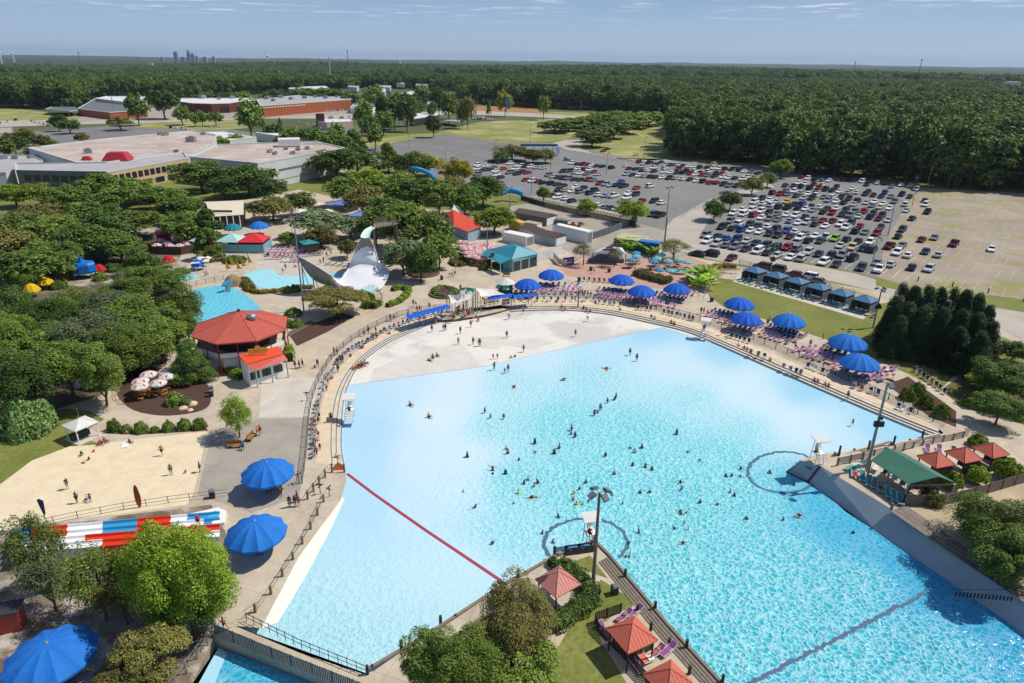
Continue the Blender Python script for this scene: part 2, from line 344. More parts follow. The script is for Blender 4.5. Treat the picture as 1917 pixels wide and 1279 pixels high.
sheet('grey_paving',[(485,784),(585,782),(575,850),(560,930),(470,960),(380,930),(370,925),(395,815)],.006,m_conc3)
sheet('octagon_mulch',[(540,626),(590,604),(640,586),(665,592),(612,622),(556,648)],.012,m_mulch)
sheet('brick_plaza',[(1040,490),(1110,484),(1150,488),(1290,480),(1340,500),(1330,540),(1220,540),(1110,528),(1060,515)],.014,m_brick)
sheet('park_grove_soil',[(-500,410),(0,400),(330,402),(420,440),(340,470),(330,520),(350,600),(330,640),(240,680),(190,740),(100,768),(0,750),(-500,800)],.008,mat('grove_soil',hexl('6e6250'),.95,scale=.12,col2=hexl('4d4c30'),lo=.42,hi=.6,extra=(hexl('b0a594'),.06,.55,.62)))
sheet('east_bed',[(1660,720),(1700,705),(1790,770),(1790,800),(1740,780)],.018,m_mulch)
sheet('east_shade_bed',[(1760,730),(1820,690),(1960,680),(2050,760),(2000,830),(1880,780),(1800,760)],.018,mat('east_bed_soil',hexl('5c4a3c'),.95,scale=.25,col2=hexl('5f6a32')))
sheet('fore_grove_soil',[(-300,985),(30,990),(200,968),(395,945),(430,1010),(420,1150),(360,1279),(300,1500),(-300,1500)],.008,mat('fore_soil',hexl('8c8070'),.95,scale=.3,col2=hexl('6a5c4a'),lo=.4,hi=.6,extra=(hexl('b8aea0'),.25,.5,.6)))
# painted bays
b=MB();bg_=MB()
def bayline(p,q,wd=.12,z=.02,b=b):
 p,q=Vector(p),Vector(q);d=(q-p).normalized();n=Vector((-d.y,d.x,0))*wd/2
 b.poly([(v.x,v.y,z) for v in(p-n,q-n,q+n,p+n)])
R0=G(1324,450);U=(G(1702,516)-R0).normalized();U.z=0;U.normalize();Nn=Vector((-U.y,U.x,0))
for row in range(0,9):
 o=R0+Nn*(row*17.6-2.6)-U*20
 for k in range(0,75):
  for sgn in(-1,1):
   s0=o+U*(k*2.9)+Nn*2.6;e=s0+Nn*5.0*sgn;mid=(s0+e)/2
   px,py,_=PX(mid)
   if 1300<px<1900 and 345<py<600 and px>1300+(py<480)*20 and py<440+(px-1300)*.25 and not(px<1450 and py<400 and px<1500-(py-340)*3):
    if px>1690:bayline(s0,e,.1,.02,bg_)
    elif row==0:bayline(s0,e)
b.build('bay_lines',m_paint)['kind']='structure';bg_.build('worn_bay_lines',mat('worn_line_paint',hexl('cfc4a8'),.8,.3,scale=1))['kind']='structure'
b=MB()
A0=G(735,300);A1=G(930,300)
for r_ in range(9):
 for k in range(26):
  q=G(715+r_*3+k*8.2,306-r_*4.6+k*.9-(k*.35),0)
  qx,qy,_=PX(q)
  if inpoly(qx,qy,[(705,275),(830,256),(940,272),(930,298),(870,322),(735,308)]):bayline(q-Vector((1.5,2,0)),q+Vector((1.5,2,0)),.13,.025,b)
b.build('empty_bay_lines',m_paint)['kind']='structure'
# ================================================================== WAVE POOL
WL=-.6
m_beach=mat('pool_beach_paint',hexl('e2ddd2'),.6,scale=.12,col2=hexl('d8d3ca'),extra=(hexl('c6c2bb'),.045,.5,.56))
m_step=mat('step_concrete',hexl('dcc9ae'),.8,scale=.6,col2=hexl('cdb99c'))
m_edge=mat('step_edge_blue',hexl('4a7d9c'),.7)
m_wall=mat('pool_wall_grey',hexl('a9b0b4'),.7,scale=.25,col2=hexl('9aa3a8'),extra=(hexl('848c90'),1.2,.62,.8))
m_kerb=mat('kerb_concrete',hexl('b0a596'),.85,.2,scale=1)
# water colour controls: (px, py, colour, ripple)
WC=[(700,740,'bfe2f3',.08),(680,800,'b4dcf2',.06),(760,720,'cbe7f4',.08),(690,860,'b8dff4',.06),(860,700,'dbeef5',.1),(830,780,'dceef5',.12),
(780,860,'d4eaf6',.1),(850,900,'cdeaf6',.25),(700,960,'b5dff4',.12),(760,960,'c9e8f6',.2),(1000,660,'cfeaf5',.15),(1120,640,'bfe4f4',.1),(1230,625,'a6daf2',.05),
(1340,660,'a2d8f1',.05),(1500,730,'a4d9f1',.05),(1640,790,'aadcf2',.05),(1720,815,'a8dbf2',.05),(1250,665,'d4ecf4',.12),(1310,690,'d6edf4',.12),(1380,725,'d8eef4',.12),(1435,758,'d8eef4',.12),(1490,790,'d6eef5',.12),(1540,815,'d0ebf4',.12),(1580,830,'c8e8f4',.1),(850,740,'d8ecf4',.1),(870,850,'d6ecf4',.12),
(950,720,'b0e4ee',.5),(920,800,'a6e2ec',.6),(1100,700,'abe4ee',.6),(1300,740,'aae4ee',.6),(1400,800,'a4e2ec',.6),
(1050,800,'8fdde9',.8),(1200,820,'88dbe8',.85),(1350,860,'86dae8',.85),(960,900,'94dde9',.8),(1100,920,'7fd7e5',.9),(1300,940,'78d4e4',.95),(1430,930,'74d2e3',.9),(960,1000,'a0e0ec',.6),
(1250,1060,'6ed0e0',1),(1450,1050,'66cce0',1),(1400,1200,'5bc8dc',1),(1600,1100,'56c4dc',1),(1750,1220,'4cbcd8',1),(1550,1240,'55c4da',1),(1530,925,'2fb0d6',.3),(1590,968,'2cacd4',.25),(1680,1030,'28a6d0',.25),(1770,1088,'26a2ce',.25),(1860,1152,'24a0cc',.25),(1500,915,'4fc0dc',.5),(1650,1010,'3cb2d6',.5),(1800,1110,'30a8d2',.5),(1917,1200,'2aa2ce',.5),(1580,950,'45b8da',.5),
(640,1020,'b9e4f2',.2),(560,1160,'b0e2ee',.4),(700,1100,'bce5f0',.35),(800,1080,'c6e9f3',.2),(700,1220,'aee2ec',.5),(560,1200,'a8e0ec',.5),(860,1060,'c8eaf3',.15),(620,1190,'acdfea',.5),(780,1180,'b8e4ef',.3)]
WCN=np.array([(a,b_) for a,b_,_,_ in WC],float);WCC=np.array([hexl(c)+(r,) for _,_,c,r in WC])
def wcol(px,py):
 d=((WCN[:,0]-px)**2+((WCN[:,1]-py)*1.5)**2)+1800.0;k=1/d**2.2
 c=(WCC*k[:,None]).sum(0)/k.sum();f=min(1,c[3]*1.3);g=min(1,max(0,(c[3]-.5)*2.2));return(c[0]*(.83-.3*g),c[1]*(.85+.0*g),c[2]*(.86-.03*g),c[3])
def watermat(name,bscale=1.0):
 m=bpy.data.materials.new(name);m.use_nodes=True;t=m.node_tree;bs=t.nodes['Principled BSDF']
 at=N(t,'ShaderNodeAttribute',attribute_name='tint');geo=N(t,'ShaderNodeNewGeometry')
 bs.inputs['Roughness'].default_value=.12;bs.inputs['Specular IOR Level'].default_value=.22;bs.inputs['IOR'].default_value=1.33
 # painted caustics: a net of lighter tint for sunlight focused by the ripples
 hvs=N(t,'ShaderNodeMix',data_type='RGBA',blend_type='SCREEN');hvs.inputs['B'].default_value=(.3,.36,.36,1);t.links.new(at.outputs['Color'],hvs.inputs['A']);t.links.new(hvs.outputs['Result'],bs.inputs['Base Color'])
 wn=N(t,'ShaderNodeTexNoise',i_Scale=.9*bscale,i_Detail=3.0);t.links.new(geo.outputs['Position'],wn.inputs['Vector'])
 vm=N(t,'ShaderNodeMix',data_type='RGBA');vm.inputs['Factor'].default_value=.35;t.links.new(geo.outputs['Position'],vm.inputs['A'])
 sc=N(t,'ShaderNodeVectorMath',operation='MULTIPLY_ADD');sc.inputs[1].default_value=(1.3,1.3,1.3);t.links.new(wn.outputs['Color'],sc.inputs[0]);t.links.new(geo.outputs['Position'],sc.inputs[2])
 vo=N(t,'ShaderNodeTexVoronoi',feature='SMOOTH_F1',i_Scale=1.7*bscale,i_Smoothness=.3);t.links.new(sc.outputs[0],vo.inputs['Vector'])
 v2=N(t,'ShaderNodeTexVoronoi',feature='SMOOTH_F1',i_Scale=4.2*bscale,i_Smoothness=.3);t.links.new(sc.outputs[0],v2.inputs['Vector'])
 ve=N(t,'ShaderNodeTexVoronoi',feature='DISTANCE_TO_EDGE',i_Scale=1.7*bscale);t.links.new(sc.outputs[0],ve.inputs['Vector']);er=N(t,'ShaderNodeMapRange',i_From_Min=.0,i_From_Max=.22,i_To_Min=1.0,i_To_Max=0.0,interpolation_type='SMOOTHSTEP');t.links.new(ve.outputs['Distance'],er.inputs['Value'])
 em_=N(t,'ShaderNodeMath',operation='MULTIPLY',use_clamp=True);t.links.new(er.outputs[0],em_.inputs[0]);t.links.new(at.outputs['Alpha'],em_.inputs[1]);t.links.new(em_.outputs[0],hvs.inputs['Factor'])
 n3=N(t,'ShaderNodeTexNoise',i_Scale=.35,i_Detail=4.0);t.links.new(geo.outputs['Position'],n3.inputs['Vector'])
 a1=N(t,'ShaderNodeMath',operation='MULTIPLY_ADD');a1.inputs[1].default_value=.4;t.links.new(v2.outputs['Distance'],a1.inputs[0]);t.links.new(vo.outputs['Distance'],a1.inputs[2])
 n2s=N(t,'ShaderNodeMath',operation='MULTIPLY_ADD');n2s.inputs[1].default_value=.5;t.links.new(n3.outputs['Fac'],n2s.inputs[0]);t.links.new(a1.outputs[0],n2s.inputs[2])
 st=N(t,'ShaderNodeMath',operation='MULTIPLY');st.inputs[1].default_value=.6;t.links.new(at.outputs['Alpha'],st.inputs[0])
 bp=N(t,'ShaderNodeBump',i_Distance=.5);t.links.new(st.outputs[0],bp.inputs['Strength']);t.links.new(n2s.outputs[0],bp.inputs['Height']);t.links.new(bp.outputs[0],bs.inputs['Normal'])
 return m
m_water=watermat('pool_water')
def water(name,poly_px,z,colf,step=1.5,m=None):
 """triangulated grid clipped to the outline; each vertex carries the water's own tint and how rippled it is"""
 pw=P2(poly_px,z);bm=bmesh.new();f=bm.faces.new([bm.verts.new((p[0],p[1],z)) for p in pw])
 x0,x1=min(p[0] for p in pw),max(p[0] for p in pw);y0,y1=min(p[1] for p in pw),max(p[1] for p in pw)
 bmesh.ops.triangulate(bm,faces=bm.faces[:])
 x=x0+step
 while x<x1:bmesh.ops.bisect_plane(bm,geom=bm.verts[:]+bm.edges[:]+bm.faces[:],plane_co=(x,0,0),plane_no=(1,0,0));x+=step
 y=y0+step
 while y<y1:bmesh.ops.bisect_plane(bm,geom=bm.verts[:]+bm.edges[:]+bm.faces[:],plane_co=(0,y,0),plane_no=(0,1,0));y+=step
 me=bpy.data.meshes.new(name);bm.to_mesh(me);bm.free();ca=me.color_attributes.new('tint','FLOAT_COLOR','POINT')
 for i,v in enumerate(me.vertices):
  px,py,_=PX(v.co);ca.data[i].color=tuple(colf(px,py))
 if me.polygons and me.polygons[0].normal.z<0:me.flip_normals()
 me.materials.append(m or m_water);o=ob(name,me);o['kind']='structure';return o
wp=[(640,716),(900,684),(1100,640),(1245,608),(1330,634)]+[(x,y+2) for x,y in IN_R[24:]]+[(1762,826),(1600,850),(1500,862),(1470,884),(1535,915),(1584,959),(1667,1012),(1750,1066),(1917,1187),(2300,1500),(1500,1700),(1350,1285),(1130,1040),(1112,1020),(1060,1040),(940,1105),(690,1262),(560,1215),(440,1172),(460,1160),(545,1020),(628,940),(645,905),(636,880),(636,800)]
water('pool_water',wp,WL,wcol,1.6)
# dry beach: from the lowest step down to the water's edge
bp_=POOL_IN_L[POOL_IN_L.index((655,714)):]+ENTRY[1:-1]+IN_R[:25]+[(1330,642),(1240,613),(1100,642),(905,686),(653,721)]
bz=MB();pts=[G(x,y,WL+.03) for x,y in bp_];bz.poly(pts)
tag(bz.build('pool_beach',m_beach),kind='structure')
b=MB();
for poly in([(700,690),(760,668),(860,640),(905,686),(690,716)],[(905,640),(1010,632),(1040,640),(1000,655)],[(880,632),(960,628),(930,655),(900,650)]):
 b.poly(P3(poly,WL+.036+.004*len(b.f)))
b.build('worn_beach_paint',mat('worn_paint',hexl('cbc6bc'),.7,scale=.5,col2=hexl('d4cfc6')))['kind']='structure'
b=MB().poly(P3([(488,1178),(560,1042),(640,930),(645,934),(622,985),(572,1080),(520,1166)],WL+.04))
b.build('white_beach',mat('white_beach_paint',hexl('f2eee4'),.7,.03,scale=.5))['kind']='structure'
# entry ramp
tag(MB().add([G(812,600,0.0),G(835,585,0.0),G(940,572,0),G(958,576,0),G(958,584,WL+.04),G(905,593,WL+.04),G(850,603,WL+.04),G(815,606,WL+.04)],[tuple(range(8))]).build('entry_ramp',mat('ramp_tan',hexl('d9c3a2'),.85,.12,scale=.6)),kind='structure')
def steps(name,O,I,label):
 t=thing(name,label,'steps');n=min(len(O),len(I));K=3
 def row(i,k): # k 0..3 outer->inner, in px
  return(O[i][0]+(I[i][0]-O[i][0])*k/K,O[i][1]+(I[i][1]-O[i][1])*k/K)
 tr=MB();ed=MB()
 for k in range(K):
  z=-.02-.15*k
  for i in range(n-1):
   a,b_,c,d=row(i,k),row(i+1,k),row(i+1,k+1),row(i,k+1)
   A,B,Cc,D=(G(*a,z),G(*b_,z),G(*c,z),G(*d,z))
   tr.add([A,B,Cc,D,(D.x,D.y,z-.17 if k<2 else WL-.2),(Cc.x,Cc.y,z-.17 if k<2 else WL-.2)],[(0,1,2,3),(3,2,5,4)])
   w_=.13
   dA=(A-D).normalized()*w_;dB=(B-Cc).normalized()*w_;up=Vector((0,0,.006));ou=-dA*.05
   ed.add([D+up,Cc+up,Cc+dB+up,D+dA+up,D+ou+up,Cc+ou+up,D+ou-Vector((0,0,.1)),Cc+ou-Vector((0,0,.1))],[(0,1,2,3),(4,5,1,0),(6,7,5,4)])
 tr.build('tread',m_step,t);ed.build('painted_edge',m_edge,t);return t
steps('pool_steps',O_L,POOL_IN_L,'curved beige steps with blue edges along the west side of the wave pool')
steps('pool_steps',O_R,IN_R,'long curved beige steps with dark edges round the north and east pool side')
b=MB().poly(P3(O_L+[(x-22*(1-i/len(O_L)),y-4-4*i/len(O_L)) for i,(x,y) in enumerate(O_L)][::-1],.006));b.build('deck_band',m_step)['kind']='structure'
b=MB().poly(P3([(x,y-1) for x,y in O_R]+[(x+4,y-9) for x,y in O_R][::-1],.006));b.build('deck_border',m_step)['kind']='structure'
# red line and dark circles painted on the pool floor, read through the water
m_red=mat('red_line_paint',hexl('a04050'),.6);m_circ=mat('faded_circle_paint',hexl('5b7390'),.4,.25,scale=3)
def band(name,ptsl,wd,m,z=WL+.012,jit=0.0,lab=None):
 b=MB();P=[G(x,y,z) for x,y in ptsl];L=[]
 for i,p in enumerate(P):
  d=(P[min(i+1,len(P)-1)]-P[max(i-1,0)]).normalized();n=Vector((-d.y,d.x,0));j=(noise.noise(p*1.9)*jit,noise.noise(p*1.9+Vector((9,9,9)))*jit)
  L+=[p+n*(wd/2+j[0])+n*j[1],p-n*wd/2+n*j[1]]
 b.add(L,[(2*i,2*i+1,2*i+3,2*i+2) for i in range(len(P)-1)]);o=b.build(name,m);o['kind']='structure';return o
band('red_line',[(650,887),(700,925),(800,995),(860,1035),(943,1091)],.42,m_red)
cl=[G(1100,1016,WL)];
def circ(name,px,py,rx,ry,a0,a1,wd=.45):
 pts=[(px+rx*math.cos(math.radians(a)),py-ry*math.sin(math.radians(a))) for a in np.linspace(a0,a1,90)]
 band(name,pts,wd,m_circ,jit=.22)
circ('warning_circle',1097,1016,78,45,218,-38);circ('warning_circle',1468,884,68,38,28,338)
band('deep_line',[(x,1279-(x-1405)*(1279-1110)/(1732-1405)) for x in np.linspace(1380,1732,90)],.42,m_circ,jit=.25)
# deep-end wall on the east side: the deck above it stands higher than the water
ZR=1.7
top=[(1497,862),(1560,896),(1667,959),(1725,997),(1770,1026),(1887,1099),(1917,1131),(2300,1390)]
bot=[(1472,884),(1535,915),(1584,959),(1667,1012),(1750,1066),(1917,1187),(2300,1480)]
Tw=[G(1497,862,ZR),G(1535,872,ZR),G(1667,952,ZR),G(1917,1120,ZR),G(2300,1390,ZR)]
Bw=[G(1474,884,WL-.1),G(1512,902,WL-.1),G(1645,1000,WL-.1),G(1893,1172,WL-.1),G(2276,1478,WL-.1)]
t=thing('pool_wall','grey concrete wall rising from the deep water along the right side','wall')
b=MB();b.add(Tw+Bw,[(i,i+1,6+i,5+i) for i in range(4)]);
zr_end=[G(1497,862,ZR),G(1474,884,WL-.1),G(1560,850,WL-.1),G(1545,849,1.2)];b.add(zr_end,[(0,1,2,3)])
b.build('wall_face',m_wall,t)
b=MB();s0,s1=G(1524,868,ZR),G(1492,915,WL)
fa,fb=Tw[1]+(Bw[1]-Tw[1])*0,Bw[1];off=Vector((-.04,-.04,.02));dd=(Tw[2]-Tw[1]).normalized()*.22
b.add([fa-dd+off,fa+dd+off,fb+dd+off,fb-dd+off],[(0,1,2,3)]);b.build('red_stripe',mat('red_stripe',hexl('7d2c3c'),.6),t)
def text_on(name,txt,parent,p,size,rot,m,ext=.01):
 cu=bpy.data.curves.new(name,'FONT');cu.body=txt;cu.size=size;cu.align_x='CENTER';cu.align_y='CENTER';cu.extrude=ext
 o=bpy.data.objects.new(name,cu);C.objects.link(o);o.location=p;o.rotation_euler=rot
 dg=bpy.context.evaluated_depsgraph_get();dg.update();me=bpy.data.meshes.new_from_object(o.evaluated_get(dg));mw=o.matrix_world.copy()
 bpy.data.objects.remove(o);me.materials.clear();me.materials.append(m);q=ob(name,me,parent,p);q.rotation_euler=rot
 if parent is None:pass
 return q
 # lettering on the wall near the tip
wa=(Tw[0]+Bw[0])/2;wb=(Tw[1]+Bw[1])/2;xd=(wb-wa).normalized();zd=(Tw[0]-Bw[0]);zd=(zd-xd*zd.dot(xd)).normalized();nd=xd.cross(zd)
R_=Matrix((xd,zd,nd)).transposed().to_euler()
text_on('wall_lettering',"DANGER\nNO DIVING\nDEEP WATER",t,wa*.52+wb*.48+nd*.04,.55,R_,mat('lettering_dark',hexl('4a4a58'),.7))
# east deck (raised), sloping down to the beach end
def zr(px,py):return ZR*max(0.0,min(1.0,(1790-px)/230.0+max(0,py-838)/45.0))
def GR(px,py):
 z=zr(px,py);p=G(px,py,z);return p
dk=[(1497,862),(1530,850),(1560,848),(1660,832),(1757,818),(1775,806),(1800,800),(1900,830),(1960,860),(2300,1000),(2300,1390),(1917,1120),(1667,952),(1535,872)]
b=MB();P=[GR(*q) for q in dk];bm_=bmesh.new();vs_=[bm_.verts.new(p) for p in P];bm_.faces.new(vs_);bmesh.ops.triangulate(bm_,faces=bm_.faces[:]);me=bpy.data.meshes.new('east_deck');bm_.to_mesh(me);bm_.free();me.materials.append(m_conc)
o=ob('east_deck',me);o['kind']='structure'
b=MB();q=[(1497,862),(1530,850),(1560,848),(1660,832),(1757,818)]
for a_,c_ in zip(q[:-1],q[1:]):
 A,B=GR(*a_),GR(*c_);b.add([A,B,(B.x-.3,B.y+.1,WL-.1),(A.x-.3,A.y+.1,WL-.1)],[(3,2,1,0)])
b.build('east_ramp_side',m_conc2)['kind']='structure'
sheet('sand_lot',[(1700,960),(1760,930),(1917,905),(2300,990),(2300,1380),(1917,1125),(1800,1050),(1740,1010)],ZR+.03,m_tan)
sheet('timber_walk',[(1667,957),(1695,945),(1917,1100),(2200,1300),(2200,1325),(1917,1128)],ZR+.036,mat('grey_boards',hexl('8a8074'),.9,.3,scale=3))
# south peninsula between the two arms of the pool
pen=[(1112,1012),(1138,1038),(1250,1170),(1350,1279),(1500,1500),(1500,2600),(900,2600),(720,1312),(640,1284),(400,1190),(440,1172),(560,1222),(680,1262),(700,1256),(800,1187),(940,1095),(1040,1035)]
b=MB().prism(P2(pen,0),WL-.3,0.0);b.build('peninsula_paving',m_conc)['kind']='structure'
sheet('peninsula_lawn',[(1075,1160),(1110,1105),(1125,1085),(1180,1120),(1185,1138),(1150,1150),(1120,1175),(1125,1200),(1180,1290),(1200,1500),(900,1500),(1000,1279),(1040,1220)],.012,m_grass)
sheet('tip_lawn',[(1062,1055),(1105,1040),(1138,1083),(1100,1070)],.012,m_grass)
sheet('bare_soil',[(1010,1240),(1015,1205),(1040,1195),(1045,1220),(1035,1240),(1012,1245)],.02,m_tan)
# ================================================================== VEGETATION
L_MID=leafmat('leaf_mid',hexl('54702c'),hexl('7f943e'),hexl('6f8438'))
L_DARK=leafmat('leaf_dark',hexl('48652a'),hexl('6f883a'),hexl('567232'))
L_BRIGHT=leafmat('leaf_bright',hexl('70902a'),hexl('9eb23c'),hexl('86a032'),trans=.35)
L_YEL=leafmat('leaf_yellow',hexl('9a9a2c'),hexl('c2a82e'),hexl('8c9a30'),trans=.3)
L_BRN=leafmat('leaf_brown',hexl('66743a'),hexl('8f8048'),hexl('74783a'))
L_GREY=leafmat('leaf_grey',hexl('5f7446'),hexl('86936a'),hexl('6f8250'))
L_PINE=leafmat('leaf_forest',hexl('3a5525'),hexl('697f36'),hexl('4d672f'),val=.3,trans=.25)
L_CED=leafmat('leaf_cedar',hexl('243e1e'),hexl('3c582a'),hexl('2c4824'),trans=.15)
L_PALM=leafmat('leaf_palm',hexl('7fae2e'),hexl('b2cc48'),trans=.35)
L_BARE=leafmat('leaf_sparse',hexl('847a6a'),hexl('8e8a5c'),trans=.3)
L_FLOW=leafmat('flower_yellow',hexl('b8a42a'),hexl('dcc63a'))
L_BUSHW=leafmat('leaf_flowering',hexl('4f7a30'),hexl('86a060'),trans=.25)
m_bark=mat('bark',hexl('6a5a48'),.95,.4,scale=4,bump=.5)
def leaves(P,Nrm,size,rs,flat=.5):
 """one rhombic leaf clump per point, numpy -> mesh arrays"""
 n=len(P);d=Nrm+rs.normal(0,flat,(n,3));d/=np.linalg.norm(d,axis=1)[:,None]
 a=rs.normal(0,1,(n,3));u=np.cross(d,a);u/=np.linalg.norm(u,axis=1)[:,None];v=np.cross(d,u)
 s=size*rs.uniform(.6,1.35,(n,1));b=d*s*.22
 V=np.stack([P-u*s,P-v*s*.62+b,P+u*s,P+v*s*.62+b],1).reshape(-1,3)
 return V
def leafmesh(name,V,m,extra=None,em=None):
 """quads from V (4 verts each) + optional extra MB (wood)"""
 nq=len(V)//4;ev=np.array(extra.v,float) if extra and extra.v else np.zeros((0,3));me=bpy.data.meshes.new(name)
 me.vertices.add(len(V)+len(ev));me.vertices.foreach_set('co',np.concatenate([V,ev]).ravel())
 ef=extra.f if extra else[];ln=[4]*nq+[len(f) for f in ef];tot=sum(ln);me.loops.add(tot)
 idx=list(range(nq*4))+[i+len(V) for f in ef for i in f];me.loops.foreach_set('vertex_index',idx)
 me.polygons.add(len(ln));st=np.concatenate([[0],np.cumsum(ln)[:-1]]);me.polygons.foreach_set('loop_start',st.astype(np.int32));me.polygons.foreach_set('loop_total',np.array(ln,np.int32))
 me.materials.append(m)
 if em:me.materials.append(em);me.polygons.foreach_set('material_index',[0]*nq+[1]*len(ef))
 me.update(calc_edges=True);me.validate();return me
def crownpts(rs,kind,n):
 """unit crown: radius 1, height 0..1 ; returns points + outward normals"""
 if kind=='cone' or kind=='cedar':
  k=46 if kind=='cone' else 110;h=rs.uniform(.0,.97,k)**(1.1);rr=(1-h)**(.75 if kind=='cone' else .72)*.86;a=rs.uniform(0,2*math.pi,k);q=rs.uniform(.55,1,k)
  cen=np.stack([np.cos(a)*rr*q,np.sin(a)*rr*q,h*1.0],1);cr=(.2 if kind=='cone' else .13)+.15*rs.rand(k)*(1-h*.5)
  sq=np.array([1,1,.55 if kind=='cone' else .6])
 elif kind=='pine':
  k=30;h=.12+.88*rs.rand(k);rr=.8*np.sqrt(np.clip(1-((h-.55)/.55)**2,.08,1));a=rs.uniform(0,2*math.pi,k);q=rs.uniform(.3,1,k)
  cen=np.stack([np.cos(a)*rr*q,np.sin(a)*rr*q,h],1);cr=.26+.2*rs.rand(k);sq=np.array([1,1,.28])
 elif kind=='dome':
  k=44;th=rs.uniform(0,2*math.pi,k);ph=np.arccos(rs.uniform(-.1,1,k));q=rs.uniform(.55,.85,k)
  cen=np.stack([np.cos(th)*np.sin(ph)*q,np.sin(th)*np.sin(ph)*q,.42+.5*np.cos(ph)*q],1);cr=.2+.13*rs.rand(k);sq=np.array([1,1,.5])
 else:
  k=74;th=rs.uniform(0,2*math.pi,k);ph=np.arccos(rs.uniform(-.85,1,k));q=rs.uniform(.3,.86,k)**.8*(1+.16*np.sin(th*2+rs.rand()*6))
  cen=np.stack([np.cos(th)*np.sin(ph)*q,np.sin(th)*np.sin(ph)*q,.55+.42*np.cos(ph)*q],1);cr=.17+.17*rs.rand(k);sq=np.array([1,1,.6])
 i=rs.randint(0,k,n);d=rs.normal(0,1,(n,3));d/=np.linalg.norm(d,axis=1)[:,None]
 d[:,2]=np.where(d[:,2]<-.35,-d[:,2],d[:,2]);r=cr[i]*rs.uniform(.55,1.08,n)**.6
 P=cen[i]+d*r[:,None]*sq;nrm=d.copy();nrm[:,2]+=.35
 return P,nrm,cen,cr
def crown(rs,kind,n,R,z0,z1,lsz,m,name='crown',extra=None,em=None):
 P,nr,cen,cr=crownpts(rs,kind,n);P=P*np.array([R,R,z1-z0])+np.array([0,0,z0]);return leafmesh(name,leaves(P,nr,lsz,rs),m,extra,em),cen*np.array([R,R,z1-z0])+np.array([0,0,z0])
def wood(rs,H,cb,cen,r0,b=None,limbs=9):
 b=b or MB();lean=rs.normal(0,.02*H,2);p=[Vector((0,0,-.2)),Vector((lean[0]*.4,lean[1]*.4,cb*.6)),Vector((lean[0],lean[1],cb+.25*(H-cb))),Vector((lean[0]*1.4,lean[1]*1.4,H*.9))]
 rr=[r0*1.3,r0,r0*.7,r0*.18]
 for i in range(3):b.tube(p[i],p[i+1],rr[i],rr[i+1],8,cap=(i==0))
 for c in cen[rs.permutation(len(cen))[:limbs]]:
  t_=rs.uniform(.25,.9);q=p[1].lerp(p[2],t_) if c[2]<H*.75 else p[2].lerp(p[3],.4);e=Vector(c)
  if e.z<q.z:q=p[1]
  md=q.lerp(e,.55)+Vector((0,0,.05*H));b.tube(q,md,r0*.4,r0*.25,6);b.tube(md,e,r0*.25,r0*.08,5)
 return b
TP={}
def treeproto(kind,m,lod,i):
 """unit-scaled real tree: 10 m high, 8 m wide; scaled on placing"""
 key=(kind,m.name,lod,i)
 if key not in TP:
  rs=np.random.RandomState(hash((kind,lod,i))%9999 if False else(len(kind)*131+lod*17+i*7+ord(kind[0])));H=10.0;cb={'cone':.9,'airy':1.2,'cedar':.1,'pine':4.2,'dome':1.2,'sparse':2.6}.get(kind,.7)
  n={-1:40000,0:20000,1:6200,2:1900}[lod];ls={-1:.085,0:.13,1:.25,2:.46}[lod]
  if kind=='sparse':n=int(n*.22)
  if kind=='airy':n=int(n*.5)
  me,cen=crown(rs,'dome' if kind=='sparse' else kind,n,4.0,cb if kind!='pine' else 0,H,ls*(.8 if kind=='cedar' else 1),m)
  wb=wood(rs,H,cb,cen,.2 if kind!='pine' else .16).mesh('trunk',m_bark);TP[key]=(me,wb)
 return TP[key]
TREECOUNT=[0]
def tree(x,y,H,wpx,kind,m,label,group,lod=1,name='tree',ytop=True):
 """(x, y) = pixel of the crown's top; H metres; wpx = crown width in pixels"""
 p=G(x,y,H) if ytop else G(x,y,0);s=PX((p.x,p.y,H*.6))[2];Wm=wpx/s
 i=TREECOUNT[0]%4;TREECOUNT[0]+=1
 return tree_at(p.x,p.y,0,H,Wm,kind,m,label,group,lod,name,i)
def tree_at(X,Y,Z,H,Wm,kind,m,label,group,lod,name,i):
 me,wb=treeproto(kind,m,lod,i);o=thing(name,label,'tree',(X,Y,Z),random.uniform(0,6.28),group);k_=random.uniform(-.09,.09);o.scale=(Wm/7.2*(1+k_),Wm/7.2*(1-k_),H/10.0)
 ob('trunk',wb,o);ob('crown',me,o);return o
